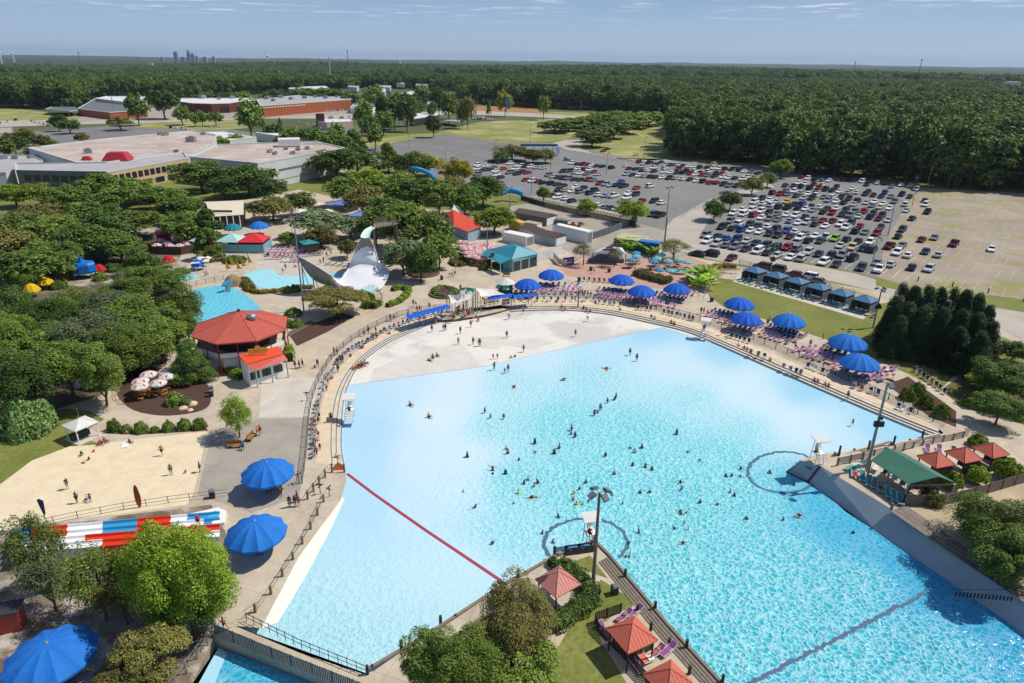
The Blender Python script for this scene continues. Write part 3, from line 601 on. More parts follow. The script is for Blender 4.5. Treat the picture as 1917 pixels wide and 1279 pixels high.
 # --- park trees: (x top, y top, height m, width px, kind, material key, lod)
MK=dict(l=L_PALM,m=L_MID,d=L_DARK,b=L_BRIGHT,y=L_YEL,n=L_BRN,g=L_GREY,f=L_PINE,c=L_CED,s=L_BARE)
LOOK=dict(l='lime green',m='mid green leafy',d='dark green leafy',b='bright yellow-green',y='golden yellow',n='brown-tinged dull green',g='grey-green',c='very dark green conifer',s='sparse brownish')
SHAPE=dict(round='broad round',dome='domed spreading',cone='upright pointed',cedar='dense pointed',sparse='thin open',airy='light airy',pine='tall narrow')
trees="""
20 345 8 60 round b 1;70 345 8 70 round b 1;120 350 8 80 round m 1;182 325 9 80 round m 1;245 335 9 80 round m 1;215 352 8 80 round m 1;160 380 9 90 round d 1;290 352 8 80 round m 1;330 370 8 80 round m 1;
70 385 9 90 round n 1;30 400 9 90 round m 1;100 400 9 90 dome m 1;190 400 11 100 round d 1;250 390 9 100 dome m 1;340 400 9 90 round m 1;385 395 10 70 cone d 1;0 430 9 90 round n 1;60 415 9 80 round m 1;140 420 10 90 round d 1;
370 302 12 95 round m 1;458 308 12 90 round d 1;500 332 10 70 round d 1;385 430 8 62 cone m 1;310 350 8 70 round m 1;415 330 9 60 round d 1;
20 470 9 110 round d 1;80 470 8 80 round m 1;165 425 9 90 round d 1;215 430 9 80 dome d 1;40 500 6 60 round m 1;
290 500 7 100 round m 1;235 525 7 90 round m 1;200 545 8 110 dome g 1;130 545 8 90 round m 1;330 545 9 80 round m 1;255 560 9 120 round m 1;290 600 8 100 round m 1;150 590 10 130 round g 1;30 575 8 80 round d 1;
10 610 10 120 round m 1;210 610 9 110 round m 1;110 640 10 120 round m 1;30 670 10 120 round d 1;175 660 9 90 round m 1;0 540 10 100 round d 1;350 640 7 75 cone d 1;
505 368 8 90 dome n 1;595 392 9 110 dome g 1;655 405 7 70 dome g 1;598 425 6 60 round n 1;648 450 5 36 round n 1;560 360 8 50 round m 1;535 435 4 34 round b 1;
625 280 13 90 round d 1;665 278 12 75 round d 1;725 270 13 55 cone m 1;770 285 12 70 round m 1;800 288 10 48 round y 1;853 298 11 55 round y 1;840 330 10 60 round n 1;690 318 12 90 round b 1;640 330 11 60 round m 1;
745 325 13 80 round m 1;780 335 12 90 round d 1;720 370 11 90 round d 1;820 345 11 70 round m 1;870 350 10 70 round d 1;905 330 11 75 round d 1;755 385 13 110 round m 1;805 400 12 90 round m 1;820 440 9 60 round m 1;
752 448 9 76 round g 1;785 460 9 60 round d 1;925 390 8 80 round b 1;700 395 10 60 round d 1;675 345 11 60 round n 1;
628 540 6 110 dome n 0;437 748 6 64 airy l 0;1340 375 7 45 round d 1;1370 358 7 40 round d 1;1412 333 7 42 round n 1;1440 325 6 36 round m 1;1465 300 8 42 round b 1;1186 375 8 58 round b 1;1098 372 6 36 round b 1;1018 350 6 30 round b 1;
960 272 8 62 round n 1;940 282 6 36 round d 1;998 280 7 40 round n 1;1022 280 7 40 round n 1;1265 447 6 62 sparse n 0;1094 455 6 42 sparse s 0;1152 465 5 28 sparse s 0;
318 976 13 178 round b -1;345 1075 7 150 round m 0;250 1005 9 110 airy b 0;45 972 9 100 airy m 0;165 1035 8 115 airy m 0;70 1035 7 80 airy g 0;215 1075 6 80 airy n 0;275 1180 6 130 dome n 0;230 1255 4 130 dome n 0;
960 1112 9 160 round n -1;870 1190 8 150 round m -1;960 1205 6 150 round m 0;800 1190 7 100 round m 0;
1880 935 8 150 round m -1;1900 1000 7 120 round m 0;1905 680 7 110 round d 0;1880 740 5 80 round d 0;1750 910 4 45 dome n 0;1850 700 3 60 round b 1;1905 640 4 50 round d 1;
245 500 5 50 round m 1;100 560 8 80 round d 0;0 590 8 90 round m 0;250 465 7 50 round d 1;75 450 8 70 round m 1;120 455 8 60 round m 1;265 640 6 60 round m 0;220 600 8 90 round m 0;90 600 8 90 round m 0;345 590 6 50 round m 0;1692 536 11 68 cedar c 0;1715 540 11 62 cedar c 0;1742 538 12 66 cedar c 0;1765 542 11 62 cedar c 0;1788 545 12 68 cedar c 0;1812 548 12 66 cedar c 0;1836 553 11 64 cedar c 0;1855 575 10 60 cedar c 0;1680 560 10 66 cedar c 0;1705 570 10 70 cedar c 0;1735 575 10 72 cedar c 0;1770 580 10 74 cedar c 0;1805 585 10 74 cedar c 0;1835 590 10 70 cedar c 0;1862 605 9 64 cedar c 0;1800 615 8 74 cedar c 0;1840 625 8 70 cedar c 0;1690 595 8 60 cedar c 0;
"""
for ln in trees.replace('\n','').split(';'):
 q=ln.split()
 if not q:continue
 x,y,H,wp_=map(float,q[:4]);kd,mk,lod=q[4],q[5],int(q[6])
 if x>1680 and 530<y<660:where='in the dark clump beyond the grass slope';grp='conifers of the dark clump'
 elif x>1700:where='beside the deep end of the pool';grp='trees east of the pool'
 elif y>980 and x<500:where='beside the racing slides';grp='trees beside the racing slides'
 elif y>1100:where='on the lawn between the pool arms';grp='trees on the peninsula'
 elif x>930 and y<470:where='beside the parked cars' if y<440 else 'on the brick plaza';grp='small trees around the car park'
 elif x>540:where='behind the white slide';grp='trees behind the white slide'
 else:where='in the left grove';grp='trees in the left grove'
 lod=0 if(lod==1 and 470<y and x<400) else lod
 tree(x,y,H,wp_,kd,MK[mk],f"{SHAPE[kd]} {LOOK[mk]} tree {where}",grp,lod)
 # far individual trees among the shops and the double row along the drive
far="""300 165 16 56 round d;462 187 15 52 round m;337 200 11 30 round m;375 208 9 22 round m;400 208 9 26 round m;222 217 8 42 dome n;362 212 8 20 round m;105 215 9 30 round d;125 222 8 36 round d;735 178 22 40 round d;760 180 22 36 round d;715 180 18 32 round d;690 213 14 36 round d;
628 232 12 34 round m;660 242 9 26 round d;600 250 8 30 round m;580 245 8 30 round m;545 240 8 40 round m;510 232 8 30 round d;490 222 5 14 cone d;523 222 5 12 cone d;440 252 6 40 round m;410 256 6 34 round m;840 175 15 34 round m;875 178 16 26 round n;915 190 8 10 cone m;945 172 14 26 round y;810 215 12 30 round d;1018 176 14 22 round m;785 190 9 22 round m;808 190 10 18 round d;40 242 8 40 round n;70 250 8 30 round n;20 250 9 40 round d;
1040 225 8 40 round m;1065 222 8 44 round m;1095 218 8 44 round m;1120 213 9 44 round m;1145 207 10 44 round m;1125 235 9 44 round m;1110 243 9 44 round m;1150 228 10 46 round m;1172 220 10 46 round m;1195 213 10 44 round m;1215 207 11 40 round m;1170 210 10 40 round m;760 175 18 40 round d;700 160 18 36 round m;570 238 10 34 round d;592 240 10 34 round m;615 246 10 36 round d;560 256 8 30 round m;640 250 9 36 round m;530 250 8 34 round d;670 262 9 30 round d;700 235 11 32 round m;715 205 14 36 round d;680 190 14 34 round m;655 172 16 40 round d;600 165 16 40 round m;570 163 16 44 round m;630 168 15 36 round m;510 168 16 44 round d;450 172 14 40 round m;420 172 14 36 round d;385 172 14 40 round m;150 245 7 24 dome n;95 262 8 30 round m;60 268 8 30 round n;10 262 8 34 round m;790 160 16 36 round m;820 165 16 34 round d;865 192 12 20 round m;250 178 14 40 round d"""
for ln in far.replace('\n','').split(';'):
 q=ln.split();x,y,H,wp_=map(float,q[:4])
 row=1030<x<1225 and y>203;wp_=wp_*1.4 if row else wp_;H=H*1.15 if row else H if(y<174 and 370<x<690) else min(H*(1.6 if y<200 else 1.25),25)
 tree(x,y,H,wp_,q[4],MK[q[5]],f"{SHAPE[q[4]]} {LOOK[q[5]]} tree "+('in the double row along the drive' if row else 'standing among the distant shops'),'trees of the double row' if row else 'trees among the distant shops',2)
 # --- forest
EDGE=[(-2000,200),(-300,203),(0,203),(130,205),(200,190),(480,176),(650,172),(700,178),(840,190),(940,198),(1005,203),(1130,208),(1250,222),(1262,294),(1420,309),(1500,327),(1720,350),(1917,362),(2300,392),(4000,500)]
def edge_y(x):
 for(a,b_),(c,d) in zip(EDGE[:-1],EDGE[1:]):
  if a<=x<=c:return b_+(d-b_)*(x-a)/(c-a)
 return 200
CLEAR=[[(560,172),(700,160),(860,170),(860,195),(600,195)],[(280,188),(480,182),(660,178),(660,200),(280,210)]]
def isforest(X,Y):
 px,py,s=PX((X,Y,0))
 if s<=0 or py<60:return False
 if py>edge_y(px):return False
 return not any(inpoly(px,py,c) for c in CLEAR)
rs=np.random.RandomState(5);cand=[]
def scatter(d0,d1,sp,a0,a1):
 r=[];d=d0
 while d<d1:
  n=max(1,int((a1-a0)*d/sp))
  for k in range(n):
   a=a0+(a1-a0)*(k+rs.uniform(-.42,.42)+.5)/n;dd=d+rs.uniform(-.42,.42)*sp;X,Y=dd*math.sin(a),dd*math.cos(a)
   if isforest(X,Y):r.append((X,Y,dd))
  d+=sp
 return r
near=scatter(250,900,9.8,-.85,.95);midf=scatter(900,2100,13,-.8,.85);farf=scatter(2100,4200,24,-.78,.82)
# the largest-looking are things of their own: those along the front edge
near.sort(key=lambda q:(edge_y(PX((q[0],q[1],0))[0])-PX((q[0],q[1],0))[1])*q[2]/300.0+q[2]*.03)
inv=[q for q in near if-60<PX((q[0],q[1],10))[0]<1990]
solo=inv[:130];sset=set(solo)
FK=['round','pine','round','pine','round']
for i,(X,Y,d) in enumerate(solo):
 H=rs.uniform(19,27);o=tree_at(X,Y,0,H,rs.uniform(12,17),FK[i%5] if i%5!=3 else 'pine',L_PINE,'tall dark green tree in the front edge of the forest','trees in the front edge of the forest',2,'forest_tree',i%4)
fcol=bpy.data.collections.new('forest_tree_kinds')
for i in range(7):
 r2_=np.random.RandomState(40+i);kd=['round','pine','round','round','dome','round','dome'][i]
 P,nr,cen,cr=crownpts(r2_,kd,1400);R_t=8.2;z0=0 if kd=='pine' else 7
 P=P*np.array([R_t,R_t,23-z0])+np.array([0,0,z0]);b=MB().tube((0,0,-1),(0,0,18),.35,.12,5)
 # coarse inner mass of the crown so gaps show foliage behind
 me=leafmesh('forest_tree_kind',leaves(P,nr,.8,r2_,.45),[L_PINE,L_MID,L_DARK][i%3],b,m_bark);o=bpy.data.objects.new('forest_tree_kind',me);fcol.objects.link(o)
def forest_obj(name,pts,label,cat,smul=1.0):
 me=bpy.data.meshes.new(name);me.from_pydata([(X,Y,-.1+terr(X,Y)) for X,Y,_ in pts],[],[]);at=me.attributes.new('scl','FLOAT','POINT');at.data.foreach_set('value',[(rs.uniform(.72,1.12)+.16*noise.noise(Vector((X/90,Y/90,0))))*smul for X,Y,_ in pts])
 o=ob(name,me);tag(o,label,cat,kind='stuff');ng=bpy.data.node_groups.new(name,'GeometryNodeTree');ng.interface.new_socket(name='Geometry',in_out='INPUT',socket_type='NodeSocketGeometry');ng.interface.new_socket(name='Geometry',in_out='OUTPUT',socket_type='NodeSocketGeometry')
 gi=ng.nodes.new('NodeGroupInput');go=ng.nodes.new('NodeGroupOutput');ip=ng.nodes.new('GeometryNodeInstanceOnPoints');ci=ng.nodes.new('GeometryNodeCollectionInfo');ci.inputs['Collection'].default_value=fcol;ci.inputs['Separate Children'].default_value=True;ci.inputs['Reset Children'].default_value=True
 ip.inputs['Pick Instance'].default_value=True;na=ng.nodes.new('GeometryNodeInputNamedAttribute');na.data_type='FLOAT';na.inputs['Name'].default_value='scl'
 rv=ng.nodes.new('FunctionNodeRandomValue');rv.data_type='FLOAT_VECTOR';rv.inputs[0].default_value=(-.05,-.05,0);rv.inputs[1].default_value=(.05,.05,6.28)
 ng.links.new(gi.outputs[0],ip.inputs['Points']);ng.links.new(ci.outputs[0],ip.inputs['Instance']);ng.links.new(na.outputs['Attribute'],ip.inputs['Scale']);ng.links.new(rv.outputs[0],ip.inputs['Rotation']);ng.links.new(ip.outputs[0],go.inputs[0])
 md=o.modifiers.new('scatter','NODES');md.node_group=ng;return o
rest=[q for q in near if q not in sset]
forest_obj('forest',rest+midf,'mixed green forest filling the land behind the car park and shops','forest')
forest_obj('distant_forest',farf,'bluish distant forest reaching towards the horizon','forest',1.55)
# canopy of the woods farther than single crowns can be told apart
b=MB();rr=[1500];
while rr[-1]<18500:rr.append(rr[-1]*1.017+6)
na_=300;a0,a1=-.82,.86;hts=[]
for r in rr:
 for k in range(na_+1):
  a=a0+(a1-a0)*k/na_;x,y=r*math.sin(a),r*math.cos(a);lump=noise.noise(Vector((x/38,y/38,0)))*3+noise.noise(Vector((x/130,y/130,5)))*6
  b.v.append((x,y,terr(x,y)+10+min(1,(r-1500)/1500)*6+lump))
for i in range(len(rr)-1):
 for k in range(na_):q=i*(na_+1)+k;b.f.append((q,q+1,q+na_+2,q+na_+1));b.m.append(0)
m_can=mat('canopy',hexl('33441f'),.95,scale=.012,col2=hexl('465627'),extra=(hexl('26371c'),.05,.45,.62),bump=0)  # colour darkened to stand for the shade crowns cast on each other
tag(b.build('forest_canopy',m_can,smooth=False),'rolling tree canopy running to the horizon','forest',kind='stuff')
# ================================================================== BUILDINGS
m_win=mat('dark_glass',hexl('2c3238'),.15,.3,scale=.5,spec=.6)
m_roofw=mat('white_roof',hexl('dcdcda'),.7,.12,scale=.1)
m_roofg=mat('grey_roof',hexl('b0afae'),.8,.18,scale=.08)
m_rooft=mat('gravel_roof',hexl('c0afa4'),.9,scale=.05,col2=hexl('a8978e'),extra=(hexl('d0c2b8'),.12,.5,.7))
m_tanw=mat('tan_wall',hexl('cbb48c'),.8,.1,scale=.4)
m_greyw=mat('pale_grey_wall',hexl('c9cccb'),.8,.08,scale=.2)
m_dgw=mat('dark_grey_wall',hexl('6f7478'),.8,.15,scale=.3)
m_brk=mat('red_brick',hexl('a8613c'),.85,scale=1.5,col2=hexl('944f30'))
m_brkd=mat('dark_brick',hexl('6c3b30'),.85,.2,scale=1.5)
m_white=mat('white_paint',hexl('eceae4'),.5,.06,scale=1)
m_red=mat('red_paint',hexl('b23430'),.6,.1,scale=1)
m_metal=mat('grey_metal',hexl('9a9c9c'),.45,.15,scale=2,metal=.4)
m_dark=mat('dark_metal',hexl('3a3c40'),.5)
m_wood=mat('weathered_wood',hexl('8b8072'),.9,.3,scale=3)
m_woodd=mat('dark_wood',hexl('4c433c'),.9,.3,scale=3)
m_black=mat('black_shadow_gap',hexl('1c1c1e'),.9)
def quadwall(b,A,B,z0,z1,off=0.0,mi=None):
 """vertical strip between plan points A and B pushed out by off"""
 A,B=Vector((A[0],A[1],0)),Vector((B[0],B[1],0));d=(B-A).normalized();n=Vector((d.y,-d.x,0))*off
 b.add([(A.x+n.x,A.y+n.y,z0),(B.x+n.x,B.y+n.y,z0),(B.x+n.x,B.y+n.y,z1),(A.x+n.x,A.y+n.y,z1)],[(0,1,2,3)],mi)
def windows(t,A,B,z0,z1,n,m=None,gap=.35,off=.06,name='window',frame=None):
 A,B=Vector((A[0],A[1],0)),Vector((B[0],B[1],0));d=B-A;L=d.length;d.normalize();nn=Vector((d.y,-d.x,0));r=[]
 for i in range(n):
  u0=L*(i+gap/2)/n;u1=L*(i+1-gap/2)/n;p,q=A+d*u0,A+d*u1;b=MB();c=(p+q)/2;rz=math.atan2(d.y,d.x)
  b.box((c.x,c.y,(z0+z1)/2),((q-p).length,off*2,z1-z0),rz);o=b.build(name,m or m_win,t);r.append(o)
 return r
def block(name,label,corners_px,h,wall,roof,cat='building',group=None,par=.5,base=0.0):
 """building whose roof corners (at height h) project to the given pixels; order: counter-clockwise from above"""
 t=thing(name,label,cat,group=group);pl=P2(corners_px,h)
 a=sum(pl[i][0]*pl[(i+1)%len(pl)][1]-pl[(i+1)%len(pl)][0]*pl[i][1] for i in range(len(pl)))
 if a<0:pl=pl[::-1]
 MB().prism(pl,base,h-.02,top=False).build('wall',wall,t)
 c=Vector((sum(p[0] for p in pl)/len(pl),sum(p[1] for p in pl)/len(pl)));ins=[tuple(c+(Vector(p)-c)*.985) for p in pl]
 b=MB().poly([(p[0],p[1],h-par) for p in ins]);b.build('roof',roof,t)
 n=len(pl);b=MB()
 o2=[tuple(c+(Vector(p)-c)*1.004) for p in pl]
 for i in range(n):
  j=(i+1)%n;b.add([(o2[i][0],o2[i][1],h),(o2[j][0],o2[j][1],h),(ins[j][0],ins[j][1],h),(ins[i][0],ins[i][1],h),(ins[i][0],ins[i][1],h-par),(ins[j][0],ins[j][1],h-par),(o2[i][0],o2[i][1],h-.5),(o2[j][0],o2[j][1],h-.5)],[(0,1,2,3),(3,2,5,4),(6,7,1,0)])
 b.build('parapet',roof if roof is m_roofw else m_greyw,t)
 return t,pl
def units(t,px,h,n=3,s=2.0):
 for x,y,sc_ in px:
  p=G(x,y,h);MB().box((p.x,p.y,h+.5*sc_),(s*sc_,s*sc_*.8,1.1*sc_),random.uniform(0,1.5)).box((p.x+.3,p.y,h+1.15*sc_),(s*.5*sc_,s*.4*sc_,.3*sc_),.3).build('roof_unit',m_metal,t)
  # long tan-fronted block
t,pl=block('office_building','two-storey building with grey north wing and cream front behind the left grove',[(30,318),(200,321),(352,295),(344,284),(198,303),(28,305)],8.5,m_tanw,m_roofg)
A,B,D=G(30,318,8.5),G(200,321,8.5),G(352,295,8.5)
MB().box(((A.x+B.x)/2,(A.y+B.y)/2,4.3),((B-A).length,.3,8.0),ang(A,B)).build('grey_wing',m_dgw,t)
for n_,(P_,Q_,k) in enumerate(((A+(B-A)*.06,A+(B-A)*.97,9),(B+(D-B)*.04,B+(D-B)*.98,13))):
 windows(t,P_,Q_,4.2,6.6,k,gap=.25,off=.22 if n_==0 else .08);windows(t,P_,Q_,.6,2.8,k//2,gap=.3,off=.22 if n_==0 else .08)
 # big flat roof behind
t,pl=block('warehouse','very wide flat warehouse roof of tan gravel with a small red hatch',[(52,276),(145,304),(200,303),(344,284),(352,292),(400,268),(405,252),(362,244),(210,258)],8.5,m_greyw,m_rooft)
units(t,[(165,286,1.6),(358,265,2.2),(310,253,1.5),(300,252,1.2),(380,252,1.2),(330,286,1.2)],8.2)
for px_,w_,h_ in((222,11,3.2),(163,4,1.4)):
 p=G(px_,299,8.2);MB().box((p.x,p.y,8.2+h_/2),(w_,w_*.7,h_),.1,taper=.6).build('roof_hatch',mat('red_roofing',hexl('b0303a'),.6),t)
t,pl=block('hall_building','large pale grey hall with white roof box and a blank wall towards the park',[(355,293),(482,305),(645,276),(590,264),(405,270)],11.0,m_greyw,m_rooft)
A,B,D=G(355,293,11),G(482,305,11),G(645,276,11)
windows(t,A+(B-A)*.5,A+(B-A)*.98,1,7,7,gap=.3);windows(t,B+(D-B)*.03,B+(D-B)*.17,4.6,7.6,5,gap=.12)
q=B+(D-B)*.2;MB().box(((q.x+D.x)/2,(q.y+D.y)/2,6.5),((D-q).length,.16,.9),ang(B,D)).build('grey_stripe',m_dgw,t);MB().box(((q.x+D.x)/2,(q.y+D.y)/2,2.6),((D-q).length,.14,.25),ang(B,D)).build('thin_stripe',m_dgw,t)
p=G(542,272,11);MB().box((p.x,p.y,12.5),(10,8,3.2),.3).build('roof_box',m_white,t);p=G(575,272,11);MB().box((p.x,p.y,11.6),(14,.4,1.4),.3).build('roof_screen',m_white,t)
units(t,[(505,285,1),(515,289,1),(535,280,1),(558,281,1),(575,279,1),(548,288,1)],10.7)
t,pl=block('annex_building','low grey annex with cream roof at the far left edge',[(-60,300),(-60,325),(10,322),(80,300),(60,290),(-30,288)],6,m_greyw,m_roofg);units(t,[(8,297,1.2),(28,297,1.2),(58,295,1.2)],5.7)
t,pl=block('shed_building','small tan building beside the road at the far left',[(-40,236),(-40,250),(25,247),(22,238)],5,m_tanw,m_rooft)
# shops
t,pl=block('fuel_station','brick shop with dark grey pitched front and green canopy by the road',[(145,203),(205,210),(275,206),(272,186),(180,183)],6,m_brk,m_dgw)
t,pl=block('white_roof_store','long store with bright white roof beside the brick shop',[(178,184),(228,190),(278,184),(275,180),(200,180)],8.5,m_greyw,m_roofw)
t,pl=block('flat_canopy','flat dark canopy over parked cars left of the brick shop',[(84,204),(130,208),(146,206),(140,200),(96,200)],5,m_dgw,m_dgw,base=4.2)
for q in((92,205),(128,208),(142,205)):p=G(*q,4.2);MB().tube((p.x,p.y,0),(p.x,p.y,4.3),.25).build('column',m_white,t)
t,pl=block('green_canopy','small green-edged canopy in front of the brick shop',[(190,201),(222,202),(226,197),(196,196)],5,mat('green_paint',hexl('2f8a4c'),.5),m_greyw,base=4.2)
for q in((194,202),(221,202)):p=G(*q,4.2);MB().tube((p.x,p.y,0),(p.x,p.y,4.3),.25).build('column',m_white,t)
t,pl=block('curved_brick_store','low dark brick store with curved front and pale roof',[(337,190),(360,193),(395,194),(428,193),(447,190),(480,188),(470,183),(340,184)],9,m_brkd,m_roofw);units(t,[(380,184,3),(435,184,2.4),(410,186,2)],8.8)
A,B=G(362,193.5,9),G(428,193.5,9);windows(t,A,B,.5,5.2,6,gap=.1)
t,pl=block('brick_store','long orange brick store with many rooftop units',[(488,198),(657,186),(655,180),(600,181),(560,178),(480,186)],10,m_brk,m_roofg)
units(t,[(500,185,2.6),(525,183,2.6),(545,186,2),(570,184,2.4),(590,182,2.2),(610,184,2),(630,182,1.6),(512,189,2)],9.8)
A,B=G(490,198,10),G(655,186,10);windows(t,A,A+(B-A)*.45,7.6,8.3,16,m_white,gap=.4,name='wall_light')
t,pl=block('pink_diner','small restaurant with dark tower and pale pink walls',[(590,226),(612,229),(660,227),(657,222),(600,220)],6,mat('pale_pink',hexl('cfb4a8'),.8),m_roofw);units(t,[(620,222,1.6),(640,222,1.4)],5.8)
p=G(600,226,6);MB().box((p.x,p.y,5.5),(6,6,11),.2).build('tower',m_brkd,t)
t,pl=block('black_shop','black-walled shop with pale roof beside the meadow',[(775,222),(818,216),(822,211),(778,212)],6,m_dark,m_roofw)
t,pl=block('green_shelter','long low shelter with green edge and parked cars',[(815,224),(858,228),(862,224),(820,221)],4,mat('green_shelter_paint',hexl('3c6e4a'),.5),m_roofg,base=3.3)
for q in((820,225),(855,228)):p=G(*q,3.3);MB().tube((p.x,p.y,0),(p.x,p.y,3.4),.2).build('column',m_white,t)
t,pl=block('white_garage','small white garage beside the brick store',[(655,202),(690,205),(703,200),(700,196),(660,195)],5,m_white,m_roofg)
k=0
for cs,h,wl,rf,lab in(([(750,175),(800,180),(828,177),(828,171),(770,171)],7,m_brkd,m_roofw,'low dark building with wide white roof among the far trees'),([(770,186),(800,190),(828,186),(826,180),(790,180)],6,m_greyw,m_roofg,'beige low building in front of the wide white roof'),
([(540,166),(580,168),(616,165),(610,161),(545,163)],8,m_tanw,m_roofw,'flat cream-roofed building behind the brick store'),([(650,162),(668,164),(672,161),(655,160)],7,m_greyw,m_roofg,'small grey-roofed house left in the far trees'),
([(690,170),(720,172),(722,166),(694,165)],7,m_greyw,m_roofw,'pale house behind the dark far trees'),([(704,163),(730,164),(732,160),(708,159)],7,m_greyw,m_roofg,'grey house farthest back in the trees'),([(742,156),(757,157),(758,153),(744,153)],7,m_white,m_roofw,'tiny white-roofed house in the far trees'),
([(778,159),(800,160),(802,156),(780,156)],7,m_greyw,m_roofw,'tiny pale house at the right of the far houses'),([(478,248),(520,254),(560,250),(520,244)],5,m_greyw,m_roofw,'low white-roofed building behind the hall'),([(355,247),(430,262),(480,256),(420,246)],6,m_greyw,m_roofw,'long white-edged roof beyond the warehouse')):
 t,pl=block('small_building',lab,cs,h,wl,rf,group='low buildings in the distance',par=.3)
 # far city
rsb=random.Random(3)
def tower(px,w_,top_y,D,label,m,spire=False,name='tower_block'):
 d=G(px,118,0);k=D/math.hypot(d.x,d.y);X,Y=d.x*k,d.y*k;s=PX((X,Y,30))[2];base_z=20;yb=PX((X,Y,0))[1]
 H=(yb-top_y)/s*1.0;Wm=w_/s*.85;H*=.94;t=thing(name,label,'high-rise',(X,Y,0),group='towers of the distant city')
 if spire:MB().box((0,0,H*.36),(Wm,Wm*.8,H*.72)).build('wall',m,t);MB().box((0,0,H*.86),(Wm*.75,Wm*.6,H*.28),taper=.12).build('crown',m,t)
 else:MB().box((0,0,H/2),(Wm,Wm*.7,H)).build('wall',m,t);MB().box((0,0,H+2),(Wm*.6,Wm*.4,5)).build('roof_box',m,t)
 b=MB()
 for f in range(int(H/9)):b.box((0,0,6+f*9),(Wm*1.01,Wm*.82 if spire else Wm*.71,3))
 b.build('window_bands',m_tw2 if m is not m_tw2 else m_tw1,t)
m_tw1=mat('tower_blue',hexl('7888a4'),.4);m_tw2=mat('tower_beige',hexl('a0a2a8'),.7);m_tw3=mat('tower_red',hexl('a0908c'),.7)
tower(331.5,8,98,7000,'dark square tower on the left of the distant skyline',m_tw1);tower(355.5,7,94.5,7000,'tallest pointed tower of the distant skyline',m_tw1,True);tower(363,6,101,7000,'stepped tower right of the pointed tower',m_tw2)
tower(370,5,105.5,7000,'short tower third from the pointed tower',m_tw3);tower(344,8,107.5,7000,'low wide block between the two tallest towers',m_tw2);tower(385,9,107.6,7000,'low block right of centre in the skyline',m_tw3);tower(401,7,107,7000,'rightmost low brick block of the skyline',m_tw3);tower(305,6,107.8,7000,'pale block left of the skyline',m_tw2)
for(px,ty,D,r) in((502,104,4200,8),(4,98,5200,9),(28,99.5,6000,8)):
 d=G(px,120,0);k=D/math.hypot(d.x,d.y);X,Y=d.x*k,d.y*k;s=PX((X,Y,30))[2];H=(PX((X,Y,0))[1]-ty)/s
 t=thing('water_tower','white water tower on the horizon','water tower',(X,Y,0),group='water towers');MB().tube((0,0,0),(0,0,H-r),3,3,10).build('stem',m_white,t);MB().lathe([(0,H),(r*.7,H-1.5),(r,H-5),(r*.8,H-9),(2.5,H-14)],16).build('tank',m_white,t,smooth=True)
for px,y0,y1,D,lab in((617,128,109,1500,'thin white mast rising from the far forest'),(652,110,97,4000,'distant lattice mast left of the middle'),(1723,124,113,3500,'red and white mast on the right horizon'),(1600,124,117,3500,'small mast on the right horizon'),(152,104,99,4500,'small mast on the left horizon')):
 d=G(px,125,0);k=D/math.hypot(d.x,d.y);X,Y=d.x*k,d.y*k;s=PX((X,Y,30))[2];H=(PX((X,Y,0))[1]-y1)/s
 t=thing('mast',lab,'mast',(X,Y,0),group='masts on the horizon');MB().tube((0,0,0),(0,0,H),.9*D/1500,.5*D/1500,6).build('pole',m_white if D<2000 else m_dgw,t);MB().box((0,0,H-4),(2.5*D/1500,1,5)).build('antenna',m_white if D<2000 else m_dgw,t)
for px,py,w_,lab in((745,113.5,9,'bright white industrial roof in the far forest'),(712,118,10,'pale roof left of the bright white roof'),(786,116,5,'small white roof on the far plain'),(283,118,7,'small white roof below the left skyline'),(330,123,8,'white roofs under the distant skyline'),(1895,152,26,'pale roofs at the right edge of the woods')):
 d=G(px,125 if py<130 else py+4,22);D=4000 if py<130 else 1500;k=D/math.hypot(d.x,d.y);X,Y=d.x*k,d.y*k;s=PX((X,Y,30))[2];z=50-((py-PX((X,Y,50))[1])/s)
 t=thing('far_building',lab,'building',(X,Y,0),group='far white roofs');MB().box((0,0,z/2),(w_/s,w_/s*.5,z)).build('wall',m_white,t);MB().box((0,0,z+.6),(w_/s*.8,w_/s*.4,1.2)).build('roof',m_roofw,t)
 # ================================================================== VEHICLES
m_tyre=mat('tyre',hexl('222222'),.9);m_rim=mat('rim',hexl('8a8c90'),.35,metal=.7);m_glass=mat('car_glass',hexl('1d242b'),.08,spec=.7)
CARCOL=dict(w='eeeeec',s='bcc0c3',g='7d8186',d='363a40',b='222427',r='9c1c22',m='5e161e',n='1d2a47',u='2a5aa0',l='8ea6bc',y='e0b41e',e='cbbb92',k='8ab52c',o='b2401f',t='23474c',q='86402a')
CNAME=dict(w='white',s='silver',g='grey',d='dark grey',b='black',r='red',m='maroon',n='navy',u='blue',l='pale blue',y='bright yellow',e='beige',k='lime green',o='orange-red',t='dark teal',q='copper brown')
CM={k:mat('car_paint_'+CNAME[k].replace(' ','_').replace('-','_'),hexl(v),.22,spec=.55) for k,v in CARCOL.items()}
